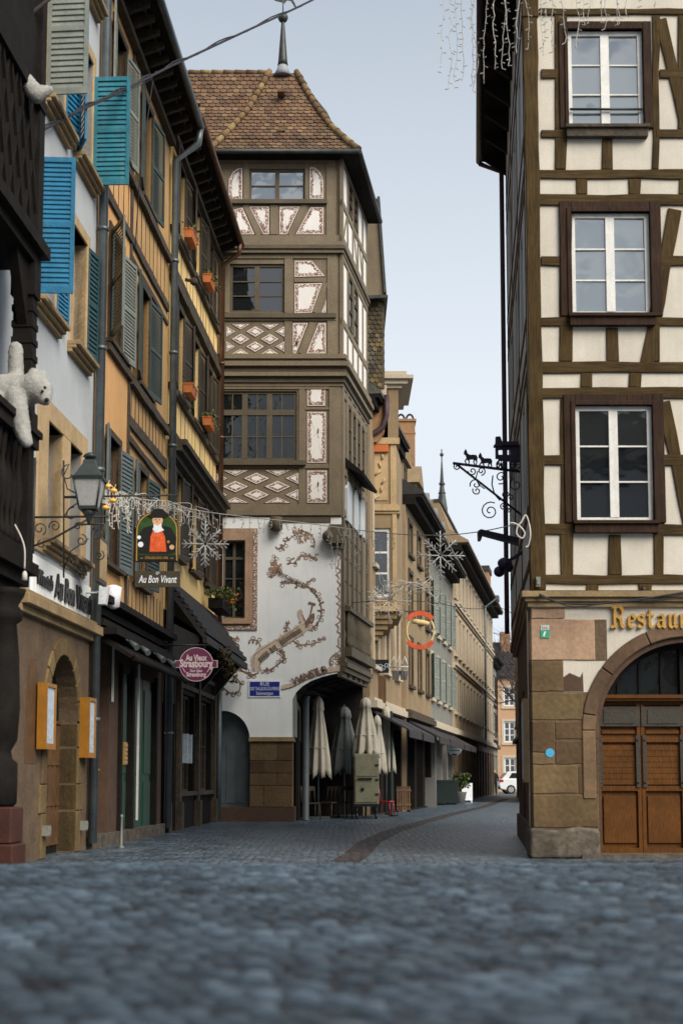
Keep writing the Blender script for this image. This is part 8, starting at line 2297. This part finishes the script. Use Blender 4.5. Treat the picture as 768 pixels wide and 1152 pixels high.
for k in range(6): leaves(s, (p.x + random.uniform(-.25, .25), 64 + random.uniform(-.2, .2), 0.9 + random.uniform(-.2, .35)), 0.3, 60, 0.12)
s.build('foliage', M['leaf'], t)
s = MB(); p = at(525, 884, 67); s.box(Fr(p.x, 67, 1, 0.1), -0.25, 0.25, -0.04, 0.04, 0.1, 0.9); s.box(Fr(p.x, 67, 1, 0.1), -0.2, -0.15, -0.2, 0.2, 0, 0.1); s.box(Fr(p.x, 67, 1, 0.1), 0.15, 0.2, -0.2, 0.2, 0, 0.1); tag(s.build('white_board', M['sign_white']), 'small white board standing on the pavement past the potted plant', 'board')

# ---- person far down the street
p = at(556, 894, 98); px0, py0 = p.x, 98.0
pj = dict(pel=(0, 0, .92), che=(0, .0, 1.28), nek=(0, 0, 1.45), hd=(0, -.02, 1.58), top=(0, -.01, 1.70), sl=(-.19, 0, 1.38), el=(-.25, .04, 1.12), hl=(-.22, -.12, .95), sr=(.19, 0, 1.38), er=(.25, .04, 1.12), hr=(.22, -.12, .95), kl=(-.1, -.06, .5), fl=(-.12, .04, .08), tl=(-.13, -.12, .05), kr=(.1, .04, .5), fr=(.12, .12, .08), tr=(.13, -.04, .05), hpl=(-.1, 0, .88), hpr=(.1, 0, .88))
rad = dict(pel=.16, che=.18, nek=.065, hd=.10, top=.07, sl=.08, el=.06, hl=.045, sr=.08, er=.06, hr=.045, kl=.075, fl=.055, tl=.04, kr=.075, fr=.055, tr=.04, hpl=.11, hpr=.11)
ed = [('pel', 'che'), ('che', 'nek'), ('nek', 'hd'), ('hd', 'top'), ('che', 'sl'), ('sl', 'el'), ('el', 'hl'), ('che', 'sr'), ('sr', 'er'), ('er', 'hr'), ('pel', 'hpl'), ('hpl', 'kl'), ('kl', 'fl'), ('fl', 'tl'), ('pel', 'hpr'), ('hpr', 'kr'), ('kr', 'fr'), ('fr', 'tr')]
ks = list(pj); me = bpy.data.meshes.new('person'); me.from_pydata([pj[k] for k in ks], [(ks.index(a), ks.index(c)) for a, c in ed], [])
po = bpy.data.objects.new('person', me); COL.objects.link(po); po.location = (px0, py0, 0); po['_o'] = (px0, py0, 0)
sk = po.modifiers.new('skin', 'SKIN'); sub = po.modifiers.new('sub', 'SUBSURF'); sub.levels = sub.render_levels = 2
for i, k in enumerate(ks): me.skin_vertices[0].data[i].radius = (rad[k], rad[k] * (0.75 if k in ('che', 'pel') else 1))
me.skin_vertices[0].data[0].use_root = True
me.materials.append(M['cloth_dk']); tag(po, 'person in dark clothes standing far down the street beside the white car', 'person')
s = MB(); s.ball((px0, py0 - 0.03, 1.60), 0.105, 0, 12, 9, (0.85, 1, 1.1)); s.ball((px0, py0 - 0.13, 1.59), 0.02); s.build('face', M['skin'], po)
s = MB(); s.ball((px0, py0 + 0.0, 1.66), 0.115, 0, 12, 9, (0.95, 1.05, 0.8)); s.build('hair', M['far_grey'], po)
# ---- white car crossing at the end of the street
p = at(561.5, 893, 104); cx, cy = p.x, 104.0
car = thing('parked_car', (cx + 2.1, cy + 0.9, 0), 'white hatchback car seen from its rear corner at the end of the street', 'car')
CFm = Fr(cx, cy, 1, 0.08)
body = [(0.08, 0.38), (0.0, 0.62), (0.03, 0.95), (0.18, 1.08), (0.32, 1.12), (3.0, 1.08), (3.9, 0.92), (4.2, 0.75), (4.25, 0.4), (3.7, 0.28), (0.5, 0.28)]
s = MB(); s.prism(CFm, body, -1.75, 0); o = s.build('body', M['car_paint'], car); bevel(o, 0.06, 3)
s = MB(); cab = [(0.20, 1.08), (0.62, 1.56), (1.0, 1.64), (2.0, 1.62), (2.95, 1.08)]
s.prism(CFm, cab, -1.62, -0.13); o = s.build('cabin', M['car_paint'], car); bevel(o, 0.05, 3)
s = MB(); s.prism(CFm, [(0.72, 1.14), (0.95, 1.52), (1.45, 1.53), (1.45, 1.14)], -0.15, -0.118); s.prism(CFm, [(1.53, 1.14), (1.53, 1.53), (1.95, 1.52), (2.65, 1.14)], -0.15, -0.118); s.build('side_window', M['glass'], car)
s = MB(); s.hexa([CFm.w(0.235, -1.5, 1.14), CFm.w(0.235, -0.25, 1.14), CFm.w(0.27, -0.25, 1.13), CFm.w(0.27, -1.5, 1.13), CFm.w(0.575, -1.45, 1.53), CFm.w(0.575, -0.3, 1.53), CFm.w(0.62, -0.3, 1.52), CFm.w(0.62, -1.45, 1.52)]); s.build('rear_window', M['glass'], car)
for u in (0.85, 3.35):
    for n in (0.02, -1.57):
        s = MB(); s.tube([CFm.w(u, n, 0.33), CFm.w(u, n - 0.2, 0.33)], 0.33, 22); w_ = s.build('wheel', M['rubber'], car)
        s = MB(); s.tube([CFm.w(u, n + 0.015, 0.33), CFm.w(u, n - 0.05, 0.33)], 0.21, 14); s.build('rim', M['steel'], w_)
for n in (0.0, -1.42):
    s = MB(); s.box(CFm, -0.01, 0.30, n - 0.33, n + 0.012, 0.86, 1.04); s.build('tail_light', M['red_lens'], car)
s = MB(); s.box(CFm, -0.04, 0.14, -1.7, -0.05, 0.36, 0.58); s.build('bumper', M['rubber'], car)
s = MB(); s.box(CFm, 1.46, 1.52, -0.01, 0.006, 0.4, 1.1); s.box(CFm, 1.9, 2.05, -0.01, 0.02, 0.92, 0.95); s.build('door_seam', M['rubber'], car)
# ---- bare tree behind the restaurant
tr = thing('bare_tree', (14.6, 106, 0), 'bare winter tree whose thin branches show in the gap left of the restaurant', 'tree')
s = MB(); tw_ = MB(); random.seed(11)
def grow(p, d, l, r_, dep):
    k = 5; pts_ = [p]
    for i in range(k):
        d = (d + Vector((random.gauss(0, .13), random.gauss(0, .13), random.gauss(0.02, .10)))).normalized(); pts_.append(pts_[-1] + d * l / k)
    (s if r_ > 0.05 else tw_).tube(pts_, [r_ * (1 - 0.45 * i / k) for i in range(k + 1)], 6 if r_ > .05 else 4)
    if dep == 0: return
    for i in range(3 if dep > 2 else 4):
        a = pts_[random.randint(2, k)]
        nd = (d + Vector((random.gauss(0, .6), random.gauss(0, .6), random.gauss(0.05, .4)))).normalized()
        grow(a, nd, l * random.uniform(.6, .8), r_ * .55, dep - 1)
grow(Vector((14.6, 106, 0)), Vector((0, 0, 1)), 6.0, 0.22, 0)
for i in range(7): grow(Vector((14.6, 106, 5.2 + 0.12 * i)), Vector((math.cos(i * 2.3) * 0.8 - 0.2, math.sin(i * 2.3) * .8, 0.9)), 4.2, 0.10, 4)
s.build('trunk', M['bark'], tr); tw_.build('crown', M['bark'], tr)

for o in list(bpy.data.objects):
    if '_o' in o: del o['_o']
